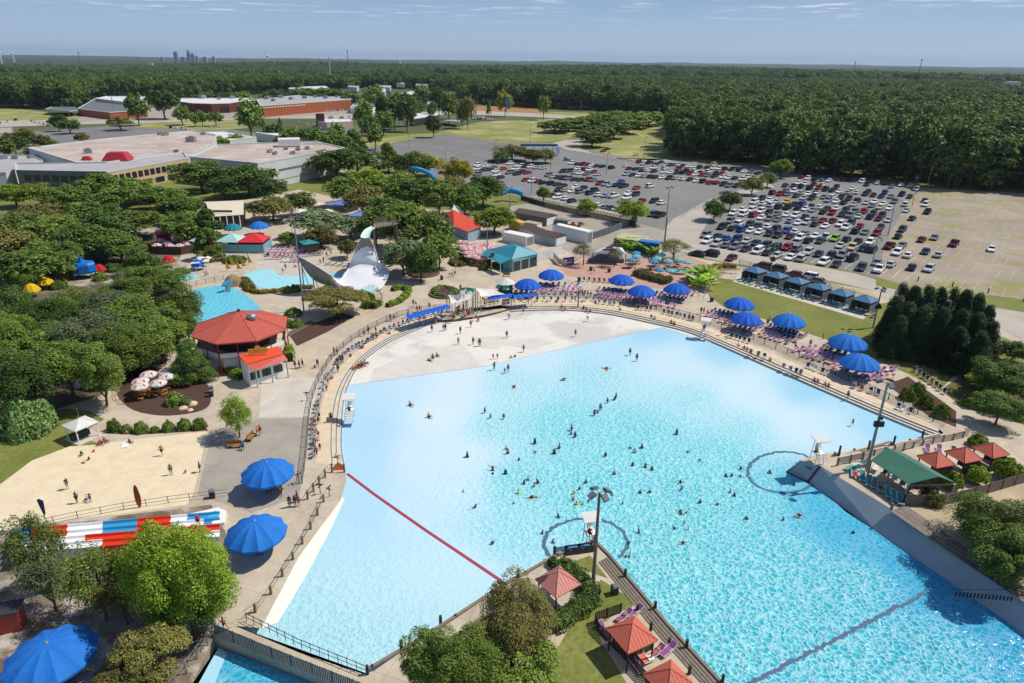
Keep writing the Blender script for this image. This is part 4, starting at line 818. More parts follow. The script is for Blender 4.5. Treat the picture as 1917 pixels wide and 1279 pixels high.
# side profiles: list of (y along car, lower z, belt z) and greenhouse; y forward
def car_meshes(kind):
 if kind=='sedan':L,W,HB,HT=4.6,1.8,.92,1.42;gh=(-1.75,-1.05,.55,1.25)
 elif kind=='suv':L,W,HB,HT=4.7,1.9,1.05,1.74;gh=(-2.15,-1.85,.55,1.2)
 elif kind=='van':L,W,HB,HT=5.1,1.95,1.05,1.78;gh=(-2.4,-2.15,1.0,1.8)
 else:L,W,HB,HT=5.6,1.98,1.08,1.86;gh=(-.65,-.5,.85,1.4)
 b=MB();hl=L/2
 if kind=='pickup':secs=[(-hl,.5,.98,.94),(-hl+.1,.42,1.1,1),(-.72,.36,1.1,1),(gh[3],.36,1.12,1),(hl-.2,.4,1.0,.96),(hl,.5,.8,.88)]
 else:secs=[(-hl,.5,HB-.16,.86),(-hl+.12,.38,HB-.02,.95),(-hl+.7,.3,HB,1),(gh[3]-.1,.3,HB,1),(hl-.5,.32,HB-.16,.96),(hl-.08,.4,HB-.32,.88),(hl,.45,HB-.45,.8)]
 n=8;V=[]
 for y,z0,z1,kx in secs:
  w_=W/2*kx
  V+=[(-w_*.9,y,z0),(-w_,y,z0+.12),(-w_,y,z1-.14),(-w_*.9,y,z1),(w_*.9,y,z1),(w_,y,z1-.14),(w_,y,z0+.12),(w_*.9,y,z0)]
 F=[]
 for i in range(len(secs)-1):
  for k in range(n):a,c=i*n+k,i*n+(k+1)%n;F.append((a,a+n,c+n,c))
 F+=[tuple(range(n)),tuple(range((len(secs)-1)*n,len(secs)*n))[::-1]]
 b.add(V,F)
 # roof + pillars
 rw=W/2*.76;bw=W/2*.9;y0,y1,y2,y3=gh
 b.add([(-rw,y1,HT-.03),(rw,y1,HT-.03),(rw,y2,HT-.03),(-rw,y2,HT-.03),(-rw*.9,y1+.12,HT+.03),(rw*.9,y1+.12,HT+.03),(rw*.9,y2-.12,HT+.03),(-rw*.9,y2-.12,HT+.03)],[(0,1,5,4),(1,2,6,5),(2,3,7,6),(3,0,4,7),(4,5,6,7),(3,2,1,0)])
 for sx in(-1,1):
  for(ya,yb) in((y0,y1),(y3,y2)):b.tube((sx*bw*.985,ya,HB-.03),(sx*rw*.99,yb,HT-.02),.05,.045,4)
  ym=(y1+y2)/2;b.tube((sx*bw,ym,HB-.03),(sx*rw,ym,HT-.02),.05,.045,4)
  b.box((sx*(W/2+.08),y2+.25,HB+.06),(.16,.1,.12))
 if kind=='pickup':
  for sx in(-1,1):b.box((sx*(W/2-.06),-1.75,1.2),(.1,2.0,.22))
  b.box((0,-hl+.08,1.2),(W-.1,.08,.22))
 gl=MB();k=.97
 gl.add([(-bw*k,y0,HB-.05),(bw*k,y0,HB-.05),(bw*k,y3,HB-.05),(-bw*k,y3,HB-.05),(-rw*k,y1,HT-.035),(rw*k,y1,HT-.035),(rw*k,y2,HT-.035),(-rw*k,y2,HT-.035)],[(0,1,5,4),(1,2,6,5),(2,3,7,6),(3,0,4,7)])
 if kind=='pickup':gl.box((0,-1.72,1.106),(W-.4,1.85,.02))
 wh=MB().tube((-.11,0,0),(.11,0,0),.33,.33,14,0);wh.tube((-.118,0,0),(.118,0,0),.2,.2,8,1)
 hd=MB().box((0,0,0),(.34,.12,.15));tl=MB().box((0,0,0),(.22,.08,.2))
 wx,wy=W/2-.1,L*.31
 return dict(body=b.mesh('body',CM['w']),glass=gl.mesh('windows',m_glass),wheel=wh.mesh('wheel',[m_tyre,m_rim]),head=hd.mesh('headlight',m_white),tail=tl.mesh('taillight',CM['r']),wp=[(sx*wx,sy*wy) for sx in(-1,1) for sy in(-1,1)],hp=(W/2*.62,hl-.12,HB-.36 if kind!='pickup' else .84),tp=(W/2*.74,-hl+.02,HB-.25))
CARS={k:car_meshes(k) for k in('sedan','suv','van','pickup')}
CARWORD=dict(sedan='car',suv='estate car',van='van',pickup='pickup truck')
SUVW='tall car'
cars=[]
def car(X,Y,rz,kind,c,label,group,parts=True):
 M_=CARS[kind];o=ob('parked_'+('pickup' if kind=='pickup' else 'van' if kind=='van' else 'car'),None,None,(X,Y,.02),rz)
 o.scale=(1.06,1.06,1.06);tag(o,label,{'sedan':'car','suv':'car','van':'van','pickup':'pickup truck'}[kind],group)
 bd=ob('body',M_['body'],o);slotcol(bd,CM[c]);ob('windows',M_['glass'],o)
 for wx,wy in M_['wp']:ob('wheel',M_['wheel'],o,(wx,wy,.33))
 if parts:
  for sx in(-1,1):ob('headlight',M_['head'],o,(sx*M_['hp'][0],M_['hp'][1],M_['hp'][2]));ob('taillight',M_['tail'],o,(sx*M_['tp'][0],M_['tp'][1],M_['tp'][2]))
 return o
Z3=(1440,310,6.39);Z2=(1160,280,6.39);Z1=(860,250,6.39);Z4=(1617,310,6.39)
rowsP2=[
(Z3,'in the front row along the sandy road',"110,1080s 255,1100w 385,1115s 650,1160w 805,1180d 1100,1225D"),(Z2,'in the front row along the sandy road',"1045,1095w 1160,1130s 1280,1145g 1380,1165g 1510,1190d 1655,1215W 1770,1235d 1880,1270s"),
(Z3,'in the second row from the sandy road',"80,985d 215,985r 335,1000G 465,1040s 590,1060b 735,1085B 870,1075g 1000,1110B! 1290,1165g 1455,1185s"),(Z2,'in the second row from the sandy road',"1030,1030G 1170,1045d 1275,1065u 1400,1075N 1520,1095s 1630,1120d 1750,1150d 1870,1170d"),
(Z3,'in the third row from the sandy road',"110,830d 245,850m 365,870w 465,900b 610,905d 850,960s 990,985e 1120,995n 1230,1010D 1435,970m! 1530,1045W 1660,1075w 1870,1030d"),(Z2,'in the third row from the sandy road',"1225,930b 1345,945d 1460,960U 1565,970w 1670,985w 1790,1010d 1890,1030d"),
(Z3,'in the fourth row from the sandy road',"90,755d 205,785u 310,795w 425,815g 550,845w 675,865w! 785,880k 925,885b 1060,910b 1200,920W 1590,955g"),(Z2,'in the fourth row from the sandy road',"1320,860G 1430,890w 1555,900d 1650,915d 1770,925w 1880,940D"),
(Z3,'in the fifth row from the sandy road',"0,640g 125,635s 245,665l 345,685w 445,685s 545,705d 670,725w 915,745w! 1030,790n 1145,800g 1285,815r 1540,850b"),(Z2,'in the fifth row from the sandy road',"1360,765w 1480,775W 1600,785R 1700,815w 1790,830t 1890,840g"),
(Z3,'in the sixth row from the sandy road',"210,590w 310,605W 430,615d 540,640g 640,660r 755,665m 850,705w 975,690D 1085,725r 1335,735t 1590,770D"),(Z2,'in the sixth row from the sandy road',"1465,720w 1575,730w 1690,740w 1780,760d 1880,770g"),
(Z3,'in the seventh row from the sandy road',"30,470w 120,490d 215,505b 340,510n 435,520w 520,535l 640,560b 750,570r 865,590d 960,600g! 1070,610s 1205,620d 1310,640m 1425,655s 1710,635t"),(Z2,'in the seventh row from the sandy road',"1610,630W 1710,650w 1810,665w 1900,690d"),
(Z3,'in the eighth row from the sandy road',"90,425w 210,435y 300,465d 395,465u 500,490d 600,500w 690,520d 800,515w 910,540D 1020,555g 1130,555r 1240,580d 1345,600n 1640,540s 1890,560b"),(Z2,'in the eighth row from the sandy road',"1700,590d 1790,605w 1875,625s"),
(Z3,'in the ninth row from the sandy road',"40,330D 130,345r 220,345g 320,365d 410,390s 505,395d 560,360w 700,420l 800,430w 890,445d 1010,465s 1160,445s 1230,480g 1325,500e 1440,510w 1630,470w 1870,470W"),
(Z3,'in the tenth row from the sandy road',"200,300g 290,310w 380,330s 465,340w 550,330d 650,380g 750,385w 860,385d 950,400D 1055,425d 1260,435w 1360,460w 1495,435g 1680,375d 1860,420d"),
(Z3,'in the eleventh row from the sandy road',"190,240d 290,245d 380,255n 480,275N 590,270r 670,290b 750,300n 840,310w 940,325s 1045,325w 1150,345D 1245,355m 1340,370d 1455,375g 1585,350b"),
(Z3,'in the twelfth row from the sandy road',"350,210w 430,220w 530,225m 630,235w 800,265d 1000,275w 1185,310d 1385,325U 1760,285W"),
(Z3,'in the back row near the forest',"385,140r 460,155w 540,170d 630,175g 715,180w 840,170q 940,170B 1110,190W 1165,230d 1295,210s 1390,215d! 1460,255g 1580,235w 1690,245w 430,110d 520,115r 670,150u"),
(Z4,'alone on the tan gravel lot',"690,890m 845,865g 1080,940m! 745,1030d 890,1070s 1530,1000w 575,1220n 780,1240S 180,1245w!"),
((1360,490,6.39),'behind the blue-roofed cabanas',"430,60m 600,90D 820,155m 980,180W 1080,230g"),((1080,440,6.39),'parked beside the brick plaza',"1440,225d 1600,225B"),((1080,440,6.39),'behind the yellow flower bed',"1850,275m"),
]
rowsP1=[
(Z1,'at the left end of the far lot',"385,335t 600,360W 210,380w 215,425w 325,390w 410,405g 430,450w 520,425o 345,435t 280,440d 600,470G 665,425w 690,485D 750,455d 810,470r 430,500w! 490,525d 215,490g 735,390w 790,395d 850,400w 925,410s 1000,415s 480,350d"),
(Z1,'in the middle rows of the far lot',"795,555r 870,570w 945,575r 1000,590n 1100,600n 1170,610d 1240,625d 1065,500g 1125,515s 1185,525m 1240,535d 1300,540g 1375,550d 1450,555d 1540,555r 1600,560g 1680,600R 1750,610l 1810,620s 1880,620n"),
(Z1,'in the upper rows of the far lot',"1240,455d 1320,450D 1420,420w 1380,470s 1440,475w 1500,430r 1550,435w 1520,485g 1610,460r 1650,490s 1340,355w 1410,365d 1470,370m 1530,370r 1590,380w 1640,390d 1710,395n 1820,410n"),
(Z1,'in the lower rows of the far lot',"1190,675d 1265,680e 1350,690w 1395,640w 1440,700g 1500,700s 1480,650d 1560,715t 1620,680d 1665,735w 1745,745l 1840,750W! 1110,740m 1170,765W 1270,780w 1345,805d 1660,860w 1740,885g 1810,895d 1880,905s"),
(Z2,'near the lamp post in the far lot',"45,440d! 15,385u 200,460o 360,440W 100,525w 80,580W 185,540D 262,615r 410,620D 500,640w 395,780d 480,790B!"),
(Z2,'in the long front row of the far lot',"80,295s 155,305d 230,315w 295,320s 370,325d 430,330d 510,335w 590,345d 670,345s 755,355w 840,360d 920,375w 1000,385d 1080,400r 1160,400r 1240,420d 1310,435g 1400,440d"),
(Z2,'in the second long row of the far lot',"330,250w 410,260d 535,270w 610,275w 680,280d 760,280t 840,290r 905,300w 985,305r 1050,310g 1135,320d 1235,330w 1305,340w 1380,345d 1470,355w"),
(Z2,'in the third long row of the far lot',"75,195w 110,230m 190,235d 265,250d 260,205s 405,220w 540,225w 700,235r 800,255d 895,260w 960,280d 1060,265w 1150,280d 1220,285r 1290,295w 1530,330w 1610,335e"),
(Z2,'in the back row of the far lot',"235,150r 350,160b! 430,175d 500,150u 550,180s 610,185d 690,185w 750,195d 820,200w 885,205w 960,215d 1050,215d 1120,225w 1190,230w 1260,235d 1340,240d 1430,250d 1490,260w 1570,270g 1650,285d 1125,180E"),
((0,0,1),'on the mown field',"1129,283r 1137,279d 1145,276w 1190,290s"),
]
lst=[]
for rows,hd in((rowsP2,math.atan2(-U.x,U.y)+math.pi),(rowsP1,math.atan2(-(G(1440,352)-G(1065,303)).normalized().x,(G(1440,352)-G(1065,303)).normalized().y)+math.pi)):
# cars stand across the row: heading = row normal
 rv_=U if rows is rowsP2 else(G(1440,352)-G(1065,303)).normalized()
 nrm_=Vector((-rv_.y,rv_.x,0));hz_=math.atan2(-nrm_.x,nrm_.y)
 for(ox,oy,sc_),where,s_ in rows:
  for tk in s_.split():
   a,c=tk.split(',');pk=c.endswith('!');c=c.rstrip('!');big=c[-1].isupper();col=c[-1].lower();x=ox+float(a)/sc_;y=oy+float(c[:-1])/sc_
   p=G(x,y,.55);kind='pickup' if pk else('van' if big and random.random()<.25 else 'suv' if big or random.random()<.3 else 'sedan')
   rz=hz_+math.pi+random.uniform(-.05,.05)+(math.pi if random.random()<.25 else 0)
   if 'behind the blue' in where or 'brick plaza' in where:rz=hz_+math.pi/2
   lst.append((p.x,p.y,rz,kind,col,where,p.length))
   # keep neighbouring cars from overlapping
ok=[]
for c in sorted(lst,key=lambda q:q[6]):
 if all((c[0]-k[0])**2+(c[1]-k[1])**2>2.3**2 for k in ok):ok.append(c)
print('cars',len(lst),len(ok))
for X,Y,rz,kind,col,where,d in ok[:300]:
 car(X,Y,rz,kind,col,f"{CNAME[col]} {dict(sedan='car', suv='tall car', van='van', pickup='pickup')[kind]} {where}",'cars in the car parks',d<260)
b=MB();mats=list(CM.values())+[m_glass,m_tyre];keys=list(CM)
def addmesh(b,me,X,Y,rz,mi,off=(0,0,0)):
 M_=Matrix.Translation((X,Y,.02))@Matrix.Rotation(rz,4,'Z')@Matrix.Translation(off)
 b.add([M_@v.co for v in me.vertices],[tuple(p.vertices) for p in me.polygons],mi)
for X,Y,rz,kind,col,where,d in ok[300:]:
 M_=CARS[kind];addmesh(b,M_['body'],X,Y,rz,keys.index(col));addmesh(b,M_['glass'],X,Y,rz,len(keys))
 for wx,wy in M_['wp']:addmesh(b,M_['wheel'],X,Y,rz,len(keys)+1,(wx,wy,.33))
rc=random.Random(9) # cars too far off to tell apart, on the shop lots
for x0,y0,x1,y1,n in((548,211,658,207,22),(560,206,650,201,16),(855,226,905,222,16),(870,223,925,226,14),(60,228,90,236,5),(0,232,30,226,3),(20,250,36,280,3),(395,238,412,238,3),(320,240,350,243,4),(620,225,690,215,5),(560,232,620,240,5),(140,217,180,214,6),(240,200,262,198,3),(775,232,820,228,6)):
 for k in range(n):
  p=G(x0+(x1-x0)*k/max(1,n-1)+rc.uniform(-1,1),y0+(y1-y0)*k/max(1,n-1),0);kind=rc.choice(['sedan','suv','van']);col=rc.choice('wwwsgdnrw');rz=rc.uniform(-.1,.1)+.4
  M_=CARS[kind];addmesh(b,M_['body'],p.x,p.y,rz,keys.index(col));addmesh(b,M_['glass'],p.x,p.y,rz,len(keys))
tag(b.build('distant_cars',mats),'cars in the farthest rows and shop lots too small to tell apart','cars',kind='stuff')
# ================================================================== PARK STRUCTURES
def hsolve(X,Y,ytop):
 lo,hi=0,60
 for _ in range(40):
  m=(lo+hi)/2
  if PX((X,Y,m))[1]>ytop:lo=m
  else:hi=m
 return lo
def fpx(b,pts,mi=None):return b.add([G(*q) for q in pts],[tuple(range(len(pts)))],mi)
def fabric(name,c,trans=.2,rough=.7):
 m=mat(name,c,rough,.12,scale=1.5,spec=.2);t=m.node_tree;bs=t.nodes['Principled BSDF'];o=t.nodes['Material Output']
 tr=N(t,'ShaderNodeBsdfTranslucent');tr.inputs['Color'].default_value=tuple(c)+(1,);mi=N(t,'ShaderNodeMixShader');mi.inputs[0].default_value=trans
 t.links.new(bs.outputs[0],mi.inputs[1]);t.links.new(tr.outputs[0],mi.inputs[2]);t.links.new(mi.outputs[0],o.inputs[0]);return m
F_BLUE=fabric('blue_canvas',hexl('2a7cd8'),.16);F_DBLUE=fabric('deep_blue_canvas',hexl('2566d2'),.12);F_RED=fabric('red_canvas',hexl('cc2e2a'));F_YEL=fabric('yellow_canvas',hexl('e8c41e'));F_TEAL=fabric('teal_canvas',hexl('2a8ca0'));F_WHITE=fabric('white_canvas',hexl('eeece8'),.25)
F_AQUA=fabric('aqua_canvas',hexl('7cc4c8'));F_LB=fabric('light_blue_canvas',hexl('4a96c8'));F_PINK=fabric('pink_canvas',hexl('efcdcc'));F_LIL=fabric('lilac_canvas',hexl('9aa0cc'))
def canopy(R,z0,z1,n=12,sag=.16,rings_=6,scal=.12):
 b=MB();sub=4;M_=n*sub;vs=[(0,0,z1)]
 for j in range(1,rings_+1):
  f=j/rings_
  for k in range(M_):
   a=2*math.pi*k/M_;u=(k%sub)/sub;dip=math.sin(math.pi*u)
   r=R*f*(1-(1-math.cos(math.pi/n))*dip*.6*1-scal*.35*dip*f);z=z1+(z0-z1)*(f**2.0)-sag*dip*f*(1-.25*f)
   vs.append((r*math.cos(a),r*math.sin(a),z))
 fs=[(0,1+k,1+(k+1)%M_) for k in range(M_)]
 for j in range(rings_-1):
  for k in range(M_):p,q=1+j*M_+k,1+j*M_+(k+1)%M_;fs.append((p,p+M_,q+M_,q))
  # hanging valance with scalloped hem
 o=1+(rings_-1)*M_;base=len(vs)
 for k in range(M_):
  x,y,z=vs[o+k];u=(k%sub)/sub;vs.append((x*1.002,y*1.002,z-.16-.1*math.sin(math.pi*u)))
 for k in range(M_):fs.append((o+k,base+k,base+(k+1)%M_,o+(k+1)%M_))
 return b.add(vs,fs)
def mk_umb(m,R=3.0,n=12,name='large_umbrella',h=3.9):
 def f():
  t=thing(name,'umbrella','umbrella');c=canopy(R,h-1.45,h,n).build('canopy',m,t);MB().lathe([(0,h+.12),(.12,h+.05),(.14,h-.03),(.02,h-.04)],10).build('finial',m_metal,c)
  MB().tube((0,0,0),(0,0,h-.05),.06,.05,10).build('pole',m_metal,t)
  b=MB()
  for k in range(n):
   a=2*math.pi*k/n;b.tube((0,0,h-.16),(math.cos(a)*R*.97,math.sin(a)*R*.97,h-1.53),.02,.015,4)
  b.build('ribs',m_metal,t);MB().box((0,0,.12),(.8,.8,.24)).build('base',m_dgw,t);return t
 return Proto(f)
PU={k:mk_umb(m) for k,m in dict(b=F_BLUE,d=F_DBLUE,t=F_TEAL).items()}
PUS={k:mk_umb(m,1.7,8,'umbrella',3.0) for k,m in dict(b=F_DBLUE,r=F_RED,y=F_YEL).items()}
for x,y,w_,k,lab in((500,877,94,'b','big blue umbrella between the sandpit paving and the pool fence'),(478,988,108,'b','big blue umbrella beside the end of the racing slides'),(90,1213,158,'b','largest blue umbrella, in the near left corner'),
(988,528,48,'d','big blue umbrella beside the green kiosk'),(1032,511,47,'d','big blue umbrella farthest back, at the edge of the brick plaza'),(1164,520,47,'d','big blue umbrella in front of the white-roofed grill'),(1202,541,50,'d','big blue umbrella in front of the long brown hedge'),(1268,536,48,'d','big blue umbrella beside the foot of the wooden stairs'),
(1385,565,54,'d','big blue umbrella at the top of the lawn, behind its twin'),(1398,592,56,'d','big blue umbrella overlapping its twin beside the lifeguard chair'),(1478,597,59,'b','big blue umbrella standing alone at the edge of the lawn'),(1588,638,67,'b','pale blue umbrella, rear one of the last pair'),(1610,674,69,'b','pale blue umbrella, front one of the last pair'),
(484,419,36,'b','big blue umbrella by the cream-roofed hall'),(435,421,33,'t','big teal umbrella by the cream-roofed hall')):
 p=G(x,y,3.3);s=PX((p.x,p.y,3.3))[2];PU[k].put((p.x,p.y,0),random.uniform(0,.5),lab,scale=w_/s/5.7,group='big round umbrellas')
 if y>1100:ALL[-1].scale=(w_/s/5.9,w_/s/5.9,1)
for x,y,w_,k,lab in((267,485,24,'b','small blue umbrella left of the red one by the wading pool'),(368,487,24,'b','small blue umbrella right of the red one by the wading pool'),(314,481,25,'r','small red umbrella above the wading pool'),(184,496,24,'r','small red umbrella beside the blue slide tank'),
(83,521,28,'y','yellow umbrella, rear one of the pair in the left grove'),(57,535,30,'y','yellow umbrella, front one of the pair in the left grove'),(6,442,26,'y','yellow umbrella cut by the left edge'),(97,410,16,'y','small yellow umbrella deep in the left grove'),(37,394,12,'y','tiny yellow umbrella farthest back in the left grove'),(22,409,16,'y','yellow umbrella behind the trees near the left edge')):
 p=G(x,y,2.6);s=PX((p.x,p.y,2.6))[2];PUS[k].put((p.x,p.y,0),0,lab,scale=w_/s/3.4,group='smaller round umbrellas')
 # ---- table umbrellas and tables
m_tabw=mat('varnished_wood',hexl('a8763c'),.6,.25,scale=4)
def mk_tab():
 t=thing('picnic_table','round wooden table with curved benches','table');MB().lathe([(0,.76),(.62,.76),(.62,.7),(0,.7)],10).build('tabletop',m_tabw,t)
 for a in range(4):
  an=a*math.pi/2+.4;MB().box((math.cos(an)*1.0,math.sin(an)*1.0,.45),(.34,.9,.06),an).build('bench_seat',m_tabw,t)
 b=MB()
 for a in range(4):an=a*math.pi/2+.4;b.tube((0,0,.7),(math.cos(an)*1.0,math.sin(an)*1.0,.02),.05,.05,5);b.tube((math.cos(an)*1.0,math.sin(an)*1.0,0),(math.cos(an)*1.0,math.sin(an)*1.0,.45),.04,.04,5)
 b.build('frame',m_tabw,t);return t
PT=Proto(mk_tab)
m_redp=mat('red_print',hexl('c82830'),.7)
def mk_tumb(m,printed=False):
 def f():
  t=thing('table_umbrella','table umbrella','umbrella');c=canopy(1.35,2.15,2.65,8,.05,4).build('canopy',m,t);MB().tube((0,0,0),(0,0,2.62),.025,.025,6).build('pole',m_white,t)
  if printed:
   b=MB() # red panels printed on the white cloth
   q=[(0,0,2.69)];fs_=[]
   for k in range(0,8,2):
    a=2*math.pi*(k+.5)/8;n_=len(q);fs_.append((0,n_,n_+1,n_+2))
    for r,da in((.75,.3),(1.22,0),(.75,-.3)):q.append((r*math.cos(a+da),r*math.sin(a+da),2.69-.5*(r/1.35)**1.75))
   b.add(q,fs_)
   b.build('printed_panel',m_redp,c)
  return t
 return Proto(f)
PTU=dict(w=mk_tumb(F_WHITE,True),p=mk_tumb(F_PINK,True),a=mk_tumb(F_AQUA),l=mk_tumb(F_LB),v=mk_tumb(F_LIL))
def tset(x,y,k,lab,grp,tlab):
 p=G(x,y,2.4);PTU[k].put((p.x,p.y,0),random.uniform(0,1),lab,group=grp);PT.put((p.x+.05,p.y,.02),random.uniform(0,1.5),tlab,group='wooden tables under the umbrellas')
for x,y in((277,698),(262,711),(261,720),(295,714),(311,692),(312,701)):tset(x,y,'w','white table umbrella with red print on the mulch island','umbrellas on the mulch island','round wooden table on the mulch island')
rt=random.Random(4)
for x,y in((300,448),(312,453),(318,458),(293,457),(330,447),(345,451),(352,455),(335,458)):tset(x,y,'p','pale pink and red table umbrella on the terrace by the pink hut','umbrellas on the terrace','wooden table on the terrace by the pink hut')
pts_=[(862+r_*4+c*9.5+rt.uniform(-2,2),452+r_*6.5+c*.9+rt.uniform(-1.5,1.5)) for r_ in range(6) for c in range(7)]
for x,y in pts_:
 if inpoly(x,y,[(855,450),(880,442),(925,448),(930,468),(905,484),(860,480)]):tset(x,y,'p','pale pink and red table umbrella in the crowded food court','umbrellas in the food court','wooden table in the crowded food court')
for x,y,k in((1191,472,'l'),(1192,478,'a'),(1183,485,'l'),(1238,475,'a'),(1230,482,'a'),(1224,488,'l'),(1251,487,'a'),(1287,489,'a'),(1308,498,'a'),(1294,505,'a'),(1255,505,'a'),(1234,503,'l'),(1296,513,'v'),(1270,484,'a')):
 tset(x,y,k,dict(l='light blue',a='aqua',v='lilac')[k]+' table umbrella around the fountain','umbrellas around the fountain','table beside the fountain')
for x,y in((265,752-10),(322,712),(300,726),(318,722)):p=G(x,y,0);PT.put((p.x,p.y,.02),1,'bare wooden table on the mulch island',group='wooden tables under the umbrellas')
# ---- pyramid-roofed huts
def hut(name,label,LTRB,z,base,mroof,eave=.12,apex=1.25,group=None,posts=m_dark,fence=None,seams=True,cat='cabana',back=None):
 c4=[G(x,y,base+z) for x,y in LTRB];c=sum(c4,Vector())/4;d1=c4[2]-c4[0];d2=c4[1]-c4[3];r=(d1.length+d2.length)/4;a=math.atan2(d1.y,d1.x);side=r*math.sqrt(2)
 t=thing(name,label,cat,(c.x,c.y,base),a+math.pi/4,group);h=side/2;b=MB()
 cs=[(-h,-h,z),(h,-h,z),(h,h,z),(-h,h,z)];top=(0,0,z+apex)
 b.add(cs+[top],[(0,1,4),(1,2,4),(2,3,4),(3,0,4),(3,2,1,0)])
 for i in range(4):
  p,q=Vector(cs[i]),Vector(cs[(i+1)%4]);b.box(tuple((p+q)/2-Vector((0,0,eave/2))),((q-p).length+.02,.06,eave),math.atan2(q.y-p.y,q.x-p.x));b.tube(p+Vector((0,0,.02)),Vector(top),.05,.05,5)
  if seams:
   for k in range(1,9):
    e=p.lerp(q,k/9);f=min(k,9-k)/4.5;ap=Vector(top);m_=(p if k<4.5 else q);hp=m_.lerp(ap,f);b.tube(e+Vector((0,0,.015)),hp+Vector((0,0,.015)),.018,.018,4)
 rf=b.build('roof',mroof,t)
 for sx in(-1,1):
  for sy in(-1,1):MB().box((sx*(h-.25),sy*(h-.25),z/2),(.12,.12,z)).build('post',posts,t)
 if back:
  for wx,wy,lx,ly in back:MB().box((wx*h,wy*h,z*.4),(lx*side+.06,ly*side+.06,z*.8)).build('screen',fence or m_woodd,t)
 return t,c,side,a+math.pi/4
m_hutp=mat('salmon_metal_roof',hexl('cc857a'),.5,.08,scale=1);m_huto=mat('coral_metal_roof',hexl('d2705a'),.5,.08,scale=1);m_hutb=mat('slate_blue_metal_roof',hexl('4f7a9c'),.4,.08,scale=1)
hut('cabana','salmon pink pyramid-roofed cabana nearest the peninsula tip',[(1004,1084),(1046,1059),(1088,1093),(1041,1120)],2.6,0,m_hutp,group='cabanas on the peninsula')
hut('cabana','coral-roofed cabana with slatted fence in the middle of the peninsula',[(1137,1176),(1188,1151),(1230,1198),(1176,1225)],2.6,0,m_huto,group='cabanas on the peninsula')
hut('cabana','coral-roofed cabana cut by the bottom edge',[(1206,1262),(1257,1234),(1303,1284),(1247,1312)],2.6,0,m_huto,group='cabanas on the peninsula')
for q,lab in(([(1718,854),(1749,845),(1787,870),(1756,877)],'red-roofed cabana next to the green pavilion'),([(1770,845),(1799,837),(1839,860),(1808,868)],'middle red-roofed cabana east of the pool'),([(1820,837),(1851,829),(1889,851),(1861,858)],'red-roofed cabana farthest from the pool')):
 hut('cabana',lab,q,2.5,zr(*q[3]),m_huto,group='cabanas east of the pool',back=[(0,-1,1,0),(1,0,0,1)])
bl=[(1414,506),(1454,515.5),(1493,526),(1533.5,537),(1576,548.5),(1620,560.5)]
bcab=[]
for i,(x,y) in enumerate(bl):
 k=1+i*.022;r=hut('cabana','blue-grey roofed cabana in the row beside the lawn',[(x-22*k,y-1),(x-2,y-7*k),(x+22*k,y+1),(x+3,y+7*k)],2.6,0,m_hutb,group='blue-roofed cabanas',back=[(1,0,0,1),(0,1,1,0),(0,-1,1,0)],fence=m_dgw,seams=False,apex=.9);bcab.append(r)
b=MB().poly(P3([(1372,527),(1388,512),(1640,570),(1644,575),(1616,598),(1450,550)],.03));b.build('cabana_terrace',m_conc2)['kind']='structure'
# green pavilion
m_green=mat('green_metal_roof',hexl('4c7d68'),.45,.1,scale=1)
t=thing('pavilion','open pavilion with long green metal roof over teal loungers','pavilion');z0=1.65
A,B,Cc,D=G(1661,838,z0+3.9),G(1758,892,z0+3.9),G(1701,906,z0+2.7),G(1631,861,z0+2.7)
dn=((A-D)+(B-Cc))*.5;dn.z=0;E1,E2=A+dn+Vector((0,0,-1.1)),B+dn*.9+Vector((0,0,-1.1));b=MB().add([A,B,Cc,D,E1,E2],[(3,2,1,0),(0,1,5,4)])
off_=Vector((0,0,-.12));b.add([A+off_,B+off_,Cc+off_,D+off_,E1+off_,E2+off_],[(0,1,2,3),(4,5,1,0)]);b.add([Cc,B,B+off_,Cc+off_,D,D+off_,A,A+off_,E2,E2+off_],[(0,1,2,3),(0,3,5,4),(4,5,7,6),(1,8,9,2)])
b.build('roof',m_green,t);md_=(A+B)/2
for P_ in(D,Cc,E1,E2,D.lerp(Cc,.5)):MB().box((P_.x,P_.y,z0+1.3),(.2,.2,2.7)).build('post',m_metal,t)
for P_,Q_ in((D,E1),(Cc,E2)):MB().tube(P_-Vector((0,0,.2)),Q_-Vector((0,0,.2)),.08,.08,5).build('beam',m_metal,t)
# ---- octagonal two-storey building
m_oct=mat('faded_red_shingle',hexl('bc5c4e'),.85,.12,scale=1.2,bump=.2);m_oran=mat('orange_sheet_roof',hexl('e0522e'),.5,.08,scale=.7);m_redt=mat('red_timber',hexl('a82a2c'),.6,.1);m_orand=mat('faded_orange_roof',hexl('c44a36'),.5,.1,scale=.7)
c=G(451,611,6);t=thing('octagon_building','two-storey octagonal building with faded red roof and red posts','building',(c.x,c.y,0),.26)
def octa(r,n=8):return[(r*math.cos(2*math.pi*i/n+math.pi/8),r*math.sin(2*math.pi*i/n+math.pi/8)) for i in range(n)]
b=MB();e=octa(8.3);b.add([(x,y,6) for x,y in e]+[(0,0,8.9)]+[(x,y,5.75) for x,y in e],[(i,(i+1)%8,8) for i in range(8)]+[(9+i,9+(i+1)%8,(i+1)%8,i) for i in range(8)]+[tuple(range(9,17))[::-1]])
rf=b.build('roof',m_oct,t);b=MB()
for x,y in e:b.tube((x,y,6.03),(0,0,8.93),.06,.05,5)
b.build('hip_ridge',m_oct,rf);MB().lathe([(.25,8.8),(.25,9.2),(0,9.3)],8).build('finial',m_dark,rf)
